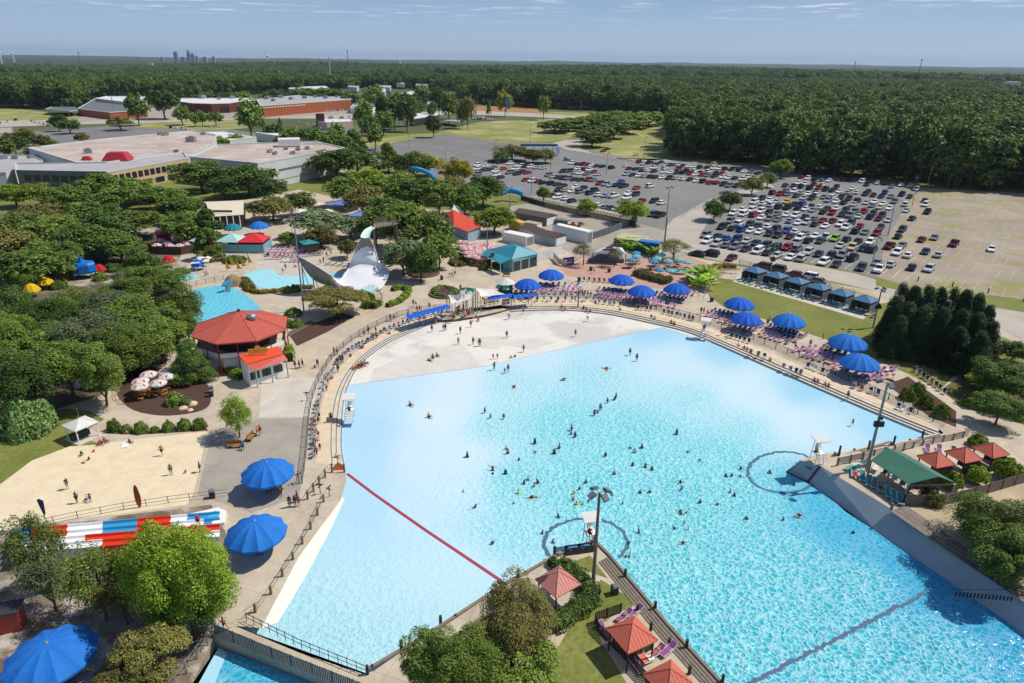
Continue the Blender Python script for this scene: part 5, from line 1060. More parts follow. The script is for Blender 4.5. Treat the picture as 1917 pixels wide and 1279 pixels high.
v_=MB().lathe([(.55,7.2),(.55,8.0),(.8,8.1),(.8,8.6),(.5,8.95),(0,9)],14,(2.2,-1.6,-.2));v_.tube((1.2,-2.3,7.4),(1.2,-2.3,8.3),.03).tube((3.5,-2.3,7.1),(3.5,-2.3,8.3),.03).tube((1.2,-2.3,8.3),(3.5,-2.3,8.3),.03);v_.build('roof_fan',m_metal,rf)
MB().prism(octa(6.9),0,3.0,top=True).build('lower_wall',m_white,t);MB().prism(octa(8.0),2.85,3.05,top=True,bottom=True).build('gallery_floor',m_conc2,t);MB().prism(octa(4.9),3.05,5.9).build('upper_wall',m_woodd,t)
b=MB();o8=octa(7.9)
for i in range(8):
 p,q=Vector(o8[i]),Vector(o8[(i+1)%8]);quadwall(b,p,q,3.15,4.0)
b.build('railing',m_white,t)
for x,y in octa(7.95):MB().box((x,y,3),(.22,.22,6)).build('post',m_redt,t)
for i in range(8):
 p,q=Vector(o8[i]),Vector(o8[(i+1)%8]);m_=(p+q)/2;MB().box((m_.x*.998,m_.y*.998,3),(.16,.16,6)).build('post',m_redt,t)
t=thing('food_counter','counter with bright orange sloping roof joined to the octagonal building','building')
b=MB();fpx(b,[(446,664,4.7),(521,648,4.7),(531,663,4.1),(461,682,4.1)][::-1]);b.build('upper_roof',m_oran,t)
b=MB();fpx(b,[(461.5,683,4.0),(531.5,664,4.0),(539,674,3.2),(475,694,3.2)][::-1]);b.build('lower_roof',m_orand,t)
w1,w2,w3,w4=[tuple(G(*q)[:2]) for q in((449,668,4.3),(521,650,4.3),(528,664,4.0),(463,684,3.9))]
MB().prism([w1,w4,w3,w2],0,[3.9,3.85,3.85,3.9]).build('wall',m_white,t);A,B=Vector(w4),Vector(w3);windows(t,A,B,1.1,2.4,3,gap=.2)
for q in((478,692,3.2),(507,684,3.2),(536,675,3.2)):p=G(*q);MB().box((p.x,p.y,1.6),(.18,.18,3.2)).build('post',mat('aqua_paint',hexl('8fc4c4'),.5),t)
p=G(482,653,5.6);MB().box((p.x,p.y,5.2),(3.0,.15,.9),.35).box((p.x,p.y-.02,5.75),(1.1,.16,.7),.35,taper=.6).build('signboard',mat('gold_sign',hexl('d89a3c'),.6),t)
p=G(403,685,0);t=thing('ticket_booth','small booth with cream roof beside the octagonal building','booth',(p.x,p.y,0),.1);MB().box((0,0,1.2),(1.7,1.5,2.4)).build('wall',m_white,t);MB().box((0,0,2.5),(2.3,2.1,.2)).build('roof',m_tanw,t);MB().box((0,-.78,.6),(1.5,.1,1.0)).build('counter',m_redt,t)
# ---- teal-roofed shop, orange-roofed hall, other roofs
m_teal=mat('teal_metal_roof',hexl('3e96a8'),.45,.08,scale=1);m_tealw=mat('teal_wall',hexl('7cb4ba'),.7,.1)
t=thing('teal_shop','shop with teal hipped roof and open porch behind the umbrellas','building')
b=MB();z=3.4;ap1,ap2=(958,456,5.8),(968,461,5.8);e=[(910,468,z),(958,486,z),(1010,474.5,z),(984,463,z)]
fpx(b,[e[0],e[1],ap2,ap1][::1]);fpx(b,[e[1],e[2],ap2]);fpx(b,[e[2],e[3],ap1,ap2]);fpx(b,[e[3],e[0],ap1]);b.build('roof',m_teal,t)
b=MB();fpx(b,[(912,467.5,3.9),(900,476,3.0),(937,494,3.0),(958,484.5,3.9)]);b.build('porch_roof',m_teal,t)
pl=[tuple(G(x,y,3.2)[:2]) for x,y in((935,480),(960,487),(1006,476),(980,468))];MB().prism(pl,0,3.35).build('wall',m_tealw,t);windows(t,pl[1],pl[2],.2,2.6,3,gap=.2)
for q in((902,477,3),(937,493,3),(920,486,3)):p=G(*q);MB().tube((p.x,p.y,0),(p.x,p.y,3),.1).build('post',m_white,t)
b=MB();quadwall(b,G(942,507),G(964,500),0,1.1);b.build('railing',mat('aqua_slats',hexl('7fd0cc'),.5),t)
p=G(922,478,3.6);MB().box((p.x,p.y,4.0),(1.1,1.1,.9)).build('roof_unit',m_dgw,t)
m_orr=mat('orange_metal_roof',hexl('cf4e34'),.5,.1,scale=.6)
t=thing('orange_hall','hall with upswept orange roof and blue-grey walls behind the trees','building')
b=MB();fpx(b,[(836,400,6.0),(848,392,7.4),(868,402,5.4),(905,422,3.8),(876,434,3.8),(850,424,4.4)]);b.build('roof',m_orr,t)
b=MB();fpx(b,[(846,394,7.2),(850,383,8.6),(858,386,8.2),(870,403,5.6),(866,404,5.4)]);b.build('roof_fin',m_greyw,t)
pl=[tuple(G(x,y,3.8)[:2]) for x,y in((850,424),(876,433),(900,422),(862,402),(840,402))];MB().prism(pl,0,3.9,top=False).build('wall',mat('blue_grey_wall',hexl('8fa6b4'),.8),t)
def gable(name,label,corners,z,rz_,wall,roof,cat='building',group=None):
 """four eave corners in px at height z; ridge raised by rz_ between the mid-points of sides 0-1 and 2-3"""
 c4=[G(x,y,z) for x,y in corners];t=thing(name,label,cat,group=group);m1=(c4[0]+c4[1])/2+Vector((0,0,rz_));m2=(c4[2]+c4[3])/2+Vector((0,0,rz_))
 MB().add(c4+[m1,m2],[(0,4,5,3),(1,2,5,4)]).build('roof',roof,t);b=MB();cc=sum(c4,Vector())/4;q=[cc+(p-cc)*.94 for p in c4];b.prism([(p.x,p.y) for p in q],0,z,top=False)
 b.add([q[0],q[1],(m1+cc*.0)*.94+cc*.06+Vector((0,0,0)),q[2],q[3],m2*.94+cc*.06],[(0,1,2),(3,4,5)]);b.build('wall',wall,t);return t,c4
m_cream=mat('cream_roof',hexl('d8ccb4'),.8,.08,scale=.5)
t,c4=gable('cream_hall','hall with big cream roof above the teal and blue umbrellas',[(380,378),(395,406),(456,402),(459,375)],4.2,1.8,m_woodd,m_cream)
b=MB();p=G(419,395,5.2);MB().box((p.x,p.y-1,5.3),(6,.2,.7)).build('roof_sign',m_dgw,t)
for k in range(5):q=c4[1].lerp(c4[2],(k+.3)/5);MB().box((q.x,q.y,2),(.25,.25,4)).build('post',m_white,t)
m_aqr=mat('pale_aqua_roof',hexl('a8d4d0'),.5,.08,scale=.6)
hut('roof_kiosk','kiosk with pale aqua pyramid roof left of the red roof',[(409,451),(432,441),(459,444),(438,457)],3,0,m_aqr,cat='kiosk',seams=False,back=[(0,-1,1,0),(1,0,0,1),(-1,0,0,1)],fence=m_tealw,apex=1.8)
hut('roof_kiosk','kiosk with bright red pyramid roof above the wading pools',[(446,453),(471,440),(503,443),(480,457)],3,0,mat('bright_red_roof',hexl('d83434'),.5,.08),cat='kiosk',seams=False,back=[(0,-1,1,0),(1,0,0,1),(-1,0,0,1)],fence=m_tealw,apex=1.8)
hut('roof_kiosk','small kiosk with dull aqua roof half hidden by the conifer',[(360,450),(375,443),(400,446),(384,456)],3,0,m_aqr,cat='kiosk',seams=False,back=[(0,-1,1,0)],fence=m_redt)
p=G(308,455,0);t=thing('pink_hut','bright pink hut with sloped roof beside the table umbrellas','hut',(p.x,p.y,0),.5);mp=mat('pink_paint',hexl('d84c84'),.6,.08);MB().box((0,0,1.5),(3.6,3,3)).build('wall',mat('magenta_paint',hexl('b02c5c'),.6),t);MB().add([(-2,-1.7,3),(2,-1.7,3),(2,1.7,3),(-2,1.7,3),(-1.6,0,4),(1.6,0,4)],[(0,1,5,4),(2,3,4,5),(1,2,5),(3,0,4),(3,2,1,0)]).build('roof',mp,t)
for q,cl,lab in(([(622,380),(640,372),(662,378),(640,388)],mat('violet_blue_roof',hexl('6a86c8'),.5),'small violet-blue roof behind the trees'),([(650,404),(690,392),(708,398),(690,408)],MATS['violet_blue_roof'],'long violet-blue roof behind the white slide'),([(572,382),(590,376),(602,381),(585,387)],m_cream,'tan roof beside the flagpole'),
([(552,395),(562,391),(574,395),(563,400)],m_roofw,'small pale kiosk roof beside the path'),([(590,396),(603,392),(646,396),(600,402)],m_cream,'long cream roof behind the round tree'),([(560,452),(585,448),(600,455),(570,458)],mat('teal_roof',hexl('3a8a8e'),.5),'low teal-walled kiosk behind the pink loungers')):
 hut('roof_kiosk',lab,q,2.8,0,cl,cat='kiosk',seams=False,group='small roofs among the trees',apex=.8,back=[(0,-1,.8,0)])
 # grill with white roof
t=thing('grill_pavilion','open grill pavilion with white tent roof and dark round sign','pavilion');z=3.0
b=MB();e=[(1110,473,z),(1172,476,z),(1165,464,z),(1130,462,z)];a1=(1137,460.5,4.6);a2=(1157,463,4.6)
fpx(b,[e[0],e[1],a2,a1]);fpx(b,[e[1],e[2],a2]);fpx(b,[e[2],e[3],a1,a2]);fpx(b,[e[3],e[0],a1]);b.build('roof',m_roofw,t)
for q in e:p=G(*q);MB().box((p.x,p.y,1.5),(.2,.2,3)).build('post',m_dgw,t)
pl=[tuple(G(x,y,0)[:2]) for x,y in((1102,491),(1168,493),(1160,482),(1110,480))];MB().prism(pl,0,1.1).build('counter',m_dgw,t)
p=G(1140,466,4.6);MB().box((p.x,p.y-1,4.6),(3.6,.2,.4)).lathe([(0,4.4),(.9,4.4),(1.1,4.8),(.9,5.4),(0,5.6)],12,(p.x,p.y-1,0),sy=.2).build('sign',m_dark,t)
text_on('sign_lettering','GRILL',t,Vector((p.x,p.y-1.28,5.0)),.7,(math.pi/2,0,0),m_white)
# ---- storage yard: containers and sheds
def container(name,label,A,B,w_,h,m,cat='container',base=0,group='containers and sheds in the yard',gab=False,mr=None):
 p,q=G(*A,0),G(*B,0);d=(q-p);L=d.length;c=(p+q)/2;rz=math.atan2(d.y,d.x);t=thing(name,label,cat,(c.x,c.y,base),rz,group);b=MB().box((0,w_/2,h/2),(L,w_,h));n=max(4,int(L/.6))
 for k in range(n):b.box((-L/2+L*(k+.5)/n,-.03,h/2),(L/n*.4,.05,h*.9))
 b.build('body',m,t)
 if gab:MB().add([(-L/2-.2,-.2,h),(L/2+.2,-.2,h),(L/2+.2,w_+.2,h),(-L/2-.2,w_+.2,h),(-L/2-.2,w_/2,h+1),(L/2+.2,w_/2,h+1)],[(0,1,5,4),(2,3,4,5),(1,2,5),(3,0,4)]).build('roof',mr or m_dgw,t)
 else:MB().box((0,w_/2,h+.04),(L*.98,w_*.94,.06)).build('roof',mr or m,t)
 MB().box((L/2+.03,w_/2,h*.48),(.05,w_*.85,h*.85)).build('door',m_white if m is not m_white else m_metal,t);return t
container('container','long white shipping container in the storage yard',(1036,442),(1098,457),2.6,3.6,m_white)
container('container','yellow container beside the bushy tree',(953,428),(974,436),2.6,3,mat('yellow_container',hexl('d8b050'),.6))
container('shed','beige shed with open front next to the yellow container',(978,432),(1004,437),3,2.8,mat('beige_shed',hexl('b0a48e'),.8),cat='shed')
container('shed','dark brown gabled shed behind the teal shop',(972,440),(1000,452),5,2.6,m_greyw,cat='shed',gab=True,mr=mat('brown_roof',hexl('5e5048'),.9))
container('shed','pale blue shed with brown roof right of the teal shop',(1000,453),(1040,462),5,2.6,mat('pale_blue_shed',hexl('9cb0b8'),.8),cat='shed',gab=True,mr=MATS['brown_roof'])
container('shed','low white shed directly behind the teal roof',(940,452),(985,462),3.5,2.8,m_white,cat='shed')
container('shed','olive and white roofed shed near the blue container',(1148,462),(1205,470),7,2.6,mat('olive_shed',hexl('a09a80'),.8),cat='shed',mr=mat('olive_roof',hexl('b8b28c'),.8))
container('container','bright blue container at the yard corner',(1192,472),(1232,478),3,3.2,mat('blue_container',hexl('1c5c9c'),.5),mr=mat('blue_lid',hexl('3c7cc4'),.5))
container('container','flat grey-green open trailer in the yard',(1028,418),(1062,424),2.4,1.6,mat('trailer_green',hexl('6e7468'),.8))
container('shed','long dark-roofed shed beyond the yellow container',(962,413),(1022,424),6,2.8,m_dgw,cat='shed',gab=True,mr=MATS['brown_roof'])
for k in range(12):
 x,y=992+(k%6)*6.4,404+(k//6)*4+(k%6)*.8;p=G(x,y,0);t=thing('wrapped_pallet','blue and white wrapped pallet in the yard','pallet',(p.x,p.y,0),.6,'wrapped pallets in the yard');MB().box((0,0,.8),(1.5,1.5,1.3)).build('load',m_white,t);MB().box((0,0,1.5),(1.3,1.3,.12)).build('cover',mat('blue_wrap',hexl('5a78c0'),.5),t)
for x0,y0,n in((1000,370,10),(1120,395,12),(1068,385,6)):
 for k in range(n):
  p=G(x0+k*6,y0+k*1.25,0);t=thing('timber_stack','pale timber beams stacked beside the yard','timber',(p.x,p.y,0),.55,'timber stacks');MB().box((0,0,.25),(3.2,.3,.5)).box((0,.45,.25),(3.2,.3,.5)).build('beams',m_cream,t)
for x,y in((1062,424),(1072,422),(1080,425),(1068,420),(1088,421),(1050,415)):
 p=G(x,y,0);t=thing('scrap_heap','heap of rusty parts in the yard','scrap',(p.x,p.y,0),random.random()*3,'scrap heaps in the yard');b=MB();rr_=random.Random(x)
 for k in range(14):b.box((rr_.uniform(-1.2,1.2),rr_.uniform(-.8,.8),rr_.uniform(.1,.8)),(rr_.uniform(.3,1),.2,rr_.uniform(.2,.6)),rr_.uniform(0,3))
 b.build('parts',mat('rust',hexl('9a6a40'),.9,.4,scale=3),t)
 # ---- white half-pipe slide
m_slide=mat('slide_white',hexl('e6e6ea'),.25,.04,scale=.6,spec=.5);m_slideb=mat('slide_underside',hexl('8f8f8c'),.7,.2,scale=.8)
t=thing('halfpipe_slide','huge white half-pipe water slide with tall funnel wall','water slide')
CPF=[(554,478,8.6),(572,487,8.0),(595,500,6.6),(615,513,4.6),(634,525,1.3),(642,519,1.1),(650,508,1.8),(657,493,3.3),(664,474,5.8),(670,458,8.0),(676,446,9.6)]
CPN=[(562,490,7.2),(572,505,4.8),(589,524,2.4),(618,535,.9),(650,541,.3),(686,545,.3),(713,540,.5),(728,508,1.9),(710,492,3.6),(702,468,6.4),(692,446,9.6)]
def cr3(P,k=6):
 P=[G(*q) for q in P];r=[]
 for i in range(len(P)-1):
  p0,p1,p2,p3=P[max(0,i-1)],P[i],P[i+1],P[min(len(P)-1,i+2)]
  for j in range(k):u=j/k;r.append(.5*(2*p1+(p2-p0)*u+(2*p0-5*p1+4*p2-p3)*u*u+(3*p1-p0-3*p2+p3)*u**3))
 return r+[P[-1]]
Fc,Nc=cr3(CPF),cr3(CPN);n=len(Fc);b=MB();vs=[];nv=9
for f,g in zip(Fc,Nc):
 for j in range(nv):u=j/(nv-1);p=f.lerp(g,u);vs.append(p)
fs=[(i*nv+j,i*nv+j+1,(i+1)*nv+j+1,(i+1)*nv+j) for i in range(n-1) for j in range(nv-1)]
b.add(vs,fs);ms=b.build('slide_surface',m_slide,t,smooth=True)
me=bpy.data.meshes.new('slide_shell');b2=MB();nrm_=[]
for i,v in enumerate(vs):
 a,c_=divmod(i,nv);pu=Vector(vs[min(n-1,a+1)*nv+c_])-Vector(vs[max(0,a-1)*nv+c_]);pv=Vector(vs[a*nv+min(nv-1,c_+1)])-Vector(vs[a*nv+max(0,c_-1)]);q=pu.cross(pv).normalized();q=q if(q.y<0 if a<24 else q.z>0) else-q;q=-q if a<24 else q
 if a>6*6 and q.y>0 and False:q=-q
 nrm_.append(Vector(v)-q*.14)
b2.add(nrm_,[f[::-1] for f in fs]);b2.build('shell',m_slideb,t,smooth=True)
MB().path([p+Vector((0,0,.05)) for p in Fc],.14,6).build('rim',m_slide,t);MB().path([p+Vector((0,0,.05)) for p in Nc],.14,6).build('rim',m_slide,t)
b=MB()
for i in(3,10,16):m_=Fc[i].lerp(Nc[i],.5);b.tube((m_.x,m_.y,0),m_-Vector((0,0,.2)),.14,.14,8);b.tube((m_.x+1.5,m_.y,0),m_-Vector((0,0,1.2)),.08,.08,6)
for i in(46,52,58):
 m_=Nc[i];b.tube((m_.x+.4,m_.y,0),m_,.12,.12,8)
b.build('support',m_metal,t)
fl=cr3([(684,446,9.6),(686,439,9.9),(691,432,10.2),(702,426,10.4)],5);b=MB();L=[]
for i,p in enumerate(fl):
 d=(fl[min(i+1,len(fl)-1)]-fl[max(0,i-1)]).normalized();q=Vector((-d.y,d.x,0)).normalized()
 for j in range(7):a=math.pi*(j/6-.5);wf_=1.15-.25*i/len(fl);L.append(p+q*math.sin(a)*wf_+Vector((0,0,.35*wf_*(1-math.cos(a)))))
b.add(L,[(i*7+j,i*7+j+1,(i+1)*7+j+1,(i+1)*7+j) for i in range(len(fl)-1) for j in range(6)]);b.build('flume',mat('pale_green_flume',hexl('d4e8dc'),.3,spec=.5),t,smooth=True)
MB().prism(P2([(675,541),(690,534),(706,540),(692,547)],.8),0,.85).build('runout',m_aqr,t)
t=thing('slide_tower','weathered wooden stair tower and platform at the top of the white slide','tower');b=MB()
pf=[(699,427,10.3),(742,420,10.3),(738,413,10.3),(700,419,10.3)];pl=[tuple(G(*q)[:2]) for q in pf];b.prism(pl,10.1,10.3,bottom=True);b.build('platform',m_wood,t)
for i in range(4):
 A,B=Vector(pl[i]),Vector(pl[(i+1)%4]);
 if i==3:continue
 b=MB()
 for zz in(10.7,11.1,11.5):b.tube((A.x,A.y,zz),(B.x,B.y,zz),.05,.05,4)
 k=int((B-A).length/1.0)+1
 for j in range(k+1):q=A.lerp(B,j/k);b.tube((q.x,q.y,10.3),(q.x,q.y,11.6),.05,.05,4)
 b.build('railing',m_wood,t)
for q in pl:MB().box((q[0],q[1],5.1),(.35,.35,10.2)).build('post',m_wood,t)
b=MB();s0=Vector((pl[1][0],pl[1][1],10.3));
for f in range(3):
 z1_,z0_=10.3-f*3.4,10.3-(f+1)*3.4;sx=1 if f%2 else-1;x0=s0.x-5 if f%2 else s0.x;x1=s0.x if f%2 else s0.x-5
 for k in range(14):u=k/13;b.box((x0+(x1-x0)*u,s0.y+1+f*.9,z1_+(z0_-z1_)*u),(.4,1.3,.06))
 b.tube((x0,s0.y+1.6+f*.9,z1_+1),(x1,s0.y+1.6+f*.9,z0_+1),.05);b.tube((x0,s0.y+.4+f*.9,z1_+1),(x1,s0.y+.4+f*.9,z0_+1),.05)
b.build('stairs',m_wood,t)
# ---- small pools in the park
def pcol(c,r):return lambda x,y:hexl(c)+(r,)
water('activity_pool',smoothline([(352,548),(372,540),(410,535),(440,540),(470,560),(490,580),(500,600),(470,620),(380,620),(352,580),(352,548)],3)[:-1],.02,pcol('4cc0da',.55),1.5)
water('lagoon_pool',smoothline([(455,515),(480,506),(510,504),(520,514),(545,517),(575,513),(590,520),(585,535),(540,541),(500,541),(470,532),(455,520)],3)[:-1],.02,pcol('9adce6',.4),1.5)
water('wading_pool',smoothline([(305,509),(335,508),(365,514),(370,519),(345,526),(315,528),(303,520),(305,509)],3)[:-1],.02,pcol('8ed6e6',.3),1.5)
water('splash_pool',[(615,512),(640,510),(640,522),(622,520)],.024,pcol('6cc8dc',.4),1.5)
sheet('lagoon_beach',smoothline([(478,492),(500,486),(560,488),(615,500),(600,514),(575,514),(545,518),(520,514),(508,503),(480,505),(478,492)],3)[:-1],.012,mat('lagoon_beach',hexl('c4bcb0'),.8,.12,scale=.4))
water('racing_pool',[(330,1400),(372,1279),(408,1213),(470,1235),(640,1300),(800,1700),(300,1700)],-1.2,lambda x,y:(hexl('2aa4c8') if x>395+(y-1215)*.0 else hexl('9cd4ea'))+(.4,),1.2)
MB().poly(P3([(330,1400),(372,1279),(410,1212),(425,1222),(398,1290),(390,1400)],-1.17)).build('racing_pool_ledge',mat('pool_ledge_paint',hexl('a8d8ee'),.5))['kind']='structure'
t=thing('pool_edge_wall','low wall between the lower pool and the walkway','wall');b=MB();quadwall(b,G(400,1190),G(720,1312),-1.6,0);quadwall(b,G(330,1290),G(400,1190),-1.6,0);b.build('face',m_conc3,t)
# ---- racing slides (lower left)
t=thing('racing_slide','four-lane racing slide in red, white and blue beside the sandpit','water slide');lm=[mat('slide_red',hexl('d23c24'),.3),mat('slide_pale',hexl('e4e6e8'),.3),mat('slide_blue',hexl('3a94c4'),.3)]
for ln in range(4):
 b=MB();y0=1024+ln*11;a0_=G(30,y0+4,0);a1_=G(412,y0-52+ln*1.0,0);L=(a1_-a0_).length;d=(a1_-a0_).normalized();nn=Vector((-d.y,d.x,0));k=12
 for i in range(k):
  u0,u1=i/k,(i+1)/k;z0_,z1_=1.5*(1-u0)+.35,1.5*(1-u1)+.35;p,q=a0_+d*L*u0,a0_+d*L*u1;ci=int(('200112200122','200112200112','111100001000','111110011001')[ln][i])
  pr=[(-.62,.35),(-.5,.35),(-.42,.06),(.42,.06),(.5,.35),(.62,.35)]
  vv=[p+nn*o_+Vector((0,0,z0_+h_)) for o_,h_ in pr]+[q+nn*o_+Vector((0,0,z1_+h_)) for o_,h_ in pr];b.add(vv,[(j,j+1,7+j,6+j) for j in range(5)],ci)
  b.add([p+nn*-.62+Vector((0,0,z0_+.35)),q+nn*-.62+Vector((0,0,z1_+.35)),q+nn*-.62+Vector((0,0,0)),p+nn*-.62],[(0,1,2,3)],ci)
 b.build('lane',lm,t)
b=MB();fpx(b,[(336,972,.5),(404,956,.5),(412,962,.5),(408,972,.5),(345,984,.5)]);b.build('run_out_pool',mat('run_out_water',hexl('3ab4d6'),.1),t)
MB().prism(P2([(330,975),(338,966),(408,950),(424,957),(420,978),(340,996)],.45),0,.47).build('run_out_deck',m_white,t)
# ---- lifeguard stands
def guard(px,py,rz,label,stairs=False,base=0.0):
 p=G(px,py,base);t=thing('lifeguard_stand',label,'lifeguard chair',(p.x,p.y,base),rz,'lifeguard stands');z=1.5
 for sx in(-1,1):
  for sy in(-1,1):MB().tube((sx*.65,sy*.6,0),(sx*.5,sy*.45,z+1.9 if sy>0 else z),.06,.05,6).build('leg',m_white,t)
 MB().box((0,0,z),(1.2,1.1,.1)).build('platform',m_white,t);MB().box((0,.2,z+.45),(.6,.5,.08)).box((0,.45,z+.8),(.6,.06,.7)).build('seat',m_white,t)
 MB().box((0,.1,z+2.05),(1.9,1.7,.08),tilt=('X',.12)).build('canopy',F_WHITE,t);b=MB()
 for k in range(5):b.box((0,-.65-.22*k if stairs else-.62,z-.25-.28*k),(1.3 if stairs else .6,.28 if stairs else .06,.07))
 b.build('steps',m_white,t)
 if stairs:MB().add([(-.7,-.5,z),(-.7,-1.9,.05),(-.7,-.5,0),(.7,-.5,z),(.7,-1.9,.05),(.7,-.5,0)],[(0,1,2),(5,4,3)]).build('side_panel',m_white,t)
 return t
guard(656,783,.1,'white lifeguard stand with wide steps on the west steps',True);guard(1318,630,-.4,'white lifeguard stand with steps by the northeast pool edge',True,-.2);guard(1104,1018,.2,'tall white lifeguard stand on the peninsula tip',False);guard(1528,866,.2,'lifeguard stand with cream canopy on the deep-end wall tip',False,ZR)
# ---- entry sails, blue awnings, kiosk
def sail(name,label,pts,m,cat='shade sail',group='white shade sails at the pool entrance',posts=True,sag=.6):
 """tensioned cloth over 3-4 corner points"""
 P=[G(*q) for q in pts];t=thing(name,label,cat,group=group);n=8;b=MB();vs=[]
 Q=P if len(P)==4 else[P[0],P[1],P[2],P[2]]
 for i in range(n+1):
  for j in range(n+1):
   u,v=i/n,j/n;p=Q[0].lerp(Q[1],u).lerp(Q[3].lerp(Q[2],u),v);c=sum(Q,Vector())/4;k=math.sin(math.pi*u)*math.sin(math.pi*v);p=p-Vector((0,0,sag*k));ed=(abs(u-.5)*2)**8+(abs(v-.5)*2)**8
   if ed>.3:p=p.lerp(Vector((c.x,c.y,p.z)),.1*math.sin(math.pi*(u if v in(0,1) else v)))
   vs.append(p)
 b.add(vs,[(i*(n+1)+j,(i+1)*(n+1)+j,(i+1)*(n+1)+j+1,i*(n+1)+j+1) for i in range(n) for j in range(n)]);b.build('cloth',m,t,smooth=True)
 if posts:
  for p in P:MB().tube((p.x,p.y,0),(p.x,p.y,p.z+.15),.08,.07,8).build('post',m_metal,t)
 return t
sail('shade_sail','white shade sail over the entrance rack, left of the gate',[(838,552,4),(868,552,4.4),(866,560,3.2),(846,570,3)],F_WHITE)
sail('shade_sail','small white shade sail right of the gate posts',[(868,552,4.4),(886,548,4),(884,558,3.4),(852,568,3.2)],F_WHITE)
sail('shade_sail','largest white shade sail beside the green kiosk',[(890,540,4.6),(925,541,3.8),(946,551,3),(900,556,3.6)],F_WHITE)
t=thing('entrance_frame','entrance frame of poles with teal palm cut-out over the pool gate','gate');b=MB()
for q in((836,584),(842,580),(886,590),(890,580),(894,588),(872,586)):p=G(*q,0);MB().tube((p.x,p.y,0),(p.x,p.y,5),.09,.08,8).build('post',m_wood,t)
p=G(874,548,4.2);b=MB()
for k in range(9):a=k*.7;b.add([(p.x,p.y,5.4),(p.x+math.cos(a)*1.9,p.y+math.sin(a)*.9,4.6+.4*math.sin(a*2)),(p.x+math.cos(a+.35)*1.6,p.y+math.sin(a+.35)*.8,5.1)],[(0,1,2)])
b.tube((p.x,p.y,0),(p.x,p.y,5.4),.12);b.build('palm_top',mat('teal_sheet',hexl('2c9a94'),.5),t)
def awning(label,A,B,w_,h=2.4):
 p,q=G(*A,h),G(*B,h);d=(q-p).normalized();nn=Vector((-d.y,d.x,0));L=(q-p).length;t=thing('awning',label,'awning',group='blue shade awnings');k=max(4,int(L/1.3));b=MB()
 for i in range(k):
  u0,u1=p+d*L*i/k,p+d*L*(i+1)/k;m_=(u0+u1)/2;nj=4
  for j in range(nj):
   o0,o1=-w_/2+w_*j/nj,-w_/2+w_*(j+1)/nj;z0_,z1_=.3*math.sin(math.pi*j/nj),.3*math.sin(math.pi*(j+1)/nj)
   b.add([u0+nn*o0+Vector((0,0,z0_+.12)),u0+nn*o1+Vector((0,0,z1_+.12)),m_+nn*o1+Vector((0,0,z1_)),m_+nn*o0+Vector((0,0,z0_)),u1+nn*o1+Vector((0,0,z1_+.12)),u1+nn*o0+Vector((0,0,z0_+.12))],[(0,3,2,1),(3,5,4,2)])
 b.build('cloth',F_DBLUE,t)
 for i in range(0,k+1,3):
  for sg in(-1,1):u=p+d*L*i/k+nn*sg*w_/2;MB().tube((u.x,u.y,0),(u.x,u.y,h),.05,.05,6).build('post',m_dark,t)
awning('rippled blue awning over lounge chairs left of the entrance',(759,596),(838,574),2.3);awning('rippled blue awning right of the entrance sails',(912,560),(958,553),2.2);awning('rippled blue awning continuing along the north fence',(960,556),(1003,552),2.0)
p=G(946,549,0);t=thing('kiosk','round kiosk with white cone roof and green flaps','kiosk',(p.x,p.y,0));MB().lathe([(2.3,2.6),(0,3.9)],10).lathe([(0,2.55),(2.3,2.58)],10).build('roof',F_WHITE,t);MB().lathe([(1.7,0),(1.7,2.6)],10).build('wall',mat('dark_green_wall',hexl('2c4a40'),.7),t)
for a in(-2.6,-1.5):MB().box((math.cos(a)*1.9,math.sin(a)*1.9,1.9),(.1,1.5,1.1),a,tilt=('Y',-.8)).build('flap',mat('mint_flap',hexl('6cc890'),.5),t)
# ---- fountain, play tank, odds and ends
p=G(1270,511,0);t=thing('fountain','round stone fountain basin with teal water on the brick plaza','fountain',(p.x,p.y,0));MB().lathe([(2.1,0),(2.1,.6),(1.75,.6),(1.7,.3)],24).build('basin',m_kerb,t);MB().lathe([(0,.42),(1.72,.42)],24).build('water',mat('fountain_water',hexl('6ab4b0'),.1),t);MB().lathe([(.25,.3),(.2,1.1),(.5,1.2),(0,1.35)],10).build('spout',m_kerb,t)
p=G(160,520,0);t=thing('play_tank','bright blue play tank with square hatch in the left grove','play structure',(p.x,p.y,0),.1);bt=mat('blue_gloss',hexl('1c74c8'),.35);b=MB().lathe([(0,1.4),(2.7,1.4),(2.9,1.8),(2.9,3.4),(2.5,3.9),(0,3.95)],8,sx=1,sy=.8);b.build('tank',bt,t);MB().box((-.6,0,4.5),(1.5,1.4,1.3),taper=.85).build('hatch',bt,t);MB().tube((-2,1,0),(-2,1,1.5),.15).tube((2,1,0),(2,1,1.5),.15).tube((-2,-1,0),(-2,-1,1.5),.15).tube((2,-1,0),(2,-1,1.5),.15).build('legs',m_metal,t)
for x,y,lab in((425,508,'yellow sail leaning left among the rocks'),(433,500,'tall yellow sail second from left'),(445,508,'yellow sail in the middle of the group'),(454,503,'thin yellow sail beside the blue slide'),(466,496,'largest yellow sail near the lagoon')):
 p=G(x,y,0);t=thing('yellow_sail',lab,'sail',(p.x,p.y,0),random.uniform(-.4,.4),'yellow sails by the lagoon');MB().tube((0,0,0),(0,0,3.2),.05).build('mast',m_metal,t);MB().add([(-.1,0,.6),(1.1,.02,.7),(-.1,0,3.2),(.3,.2,1.6)],[(0,1,3),(1,2,3),(0,3,2)]).build('cloth',F_YEL,t)
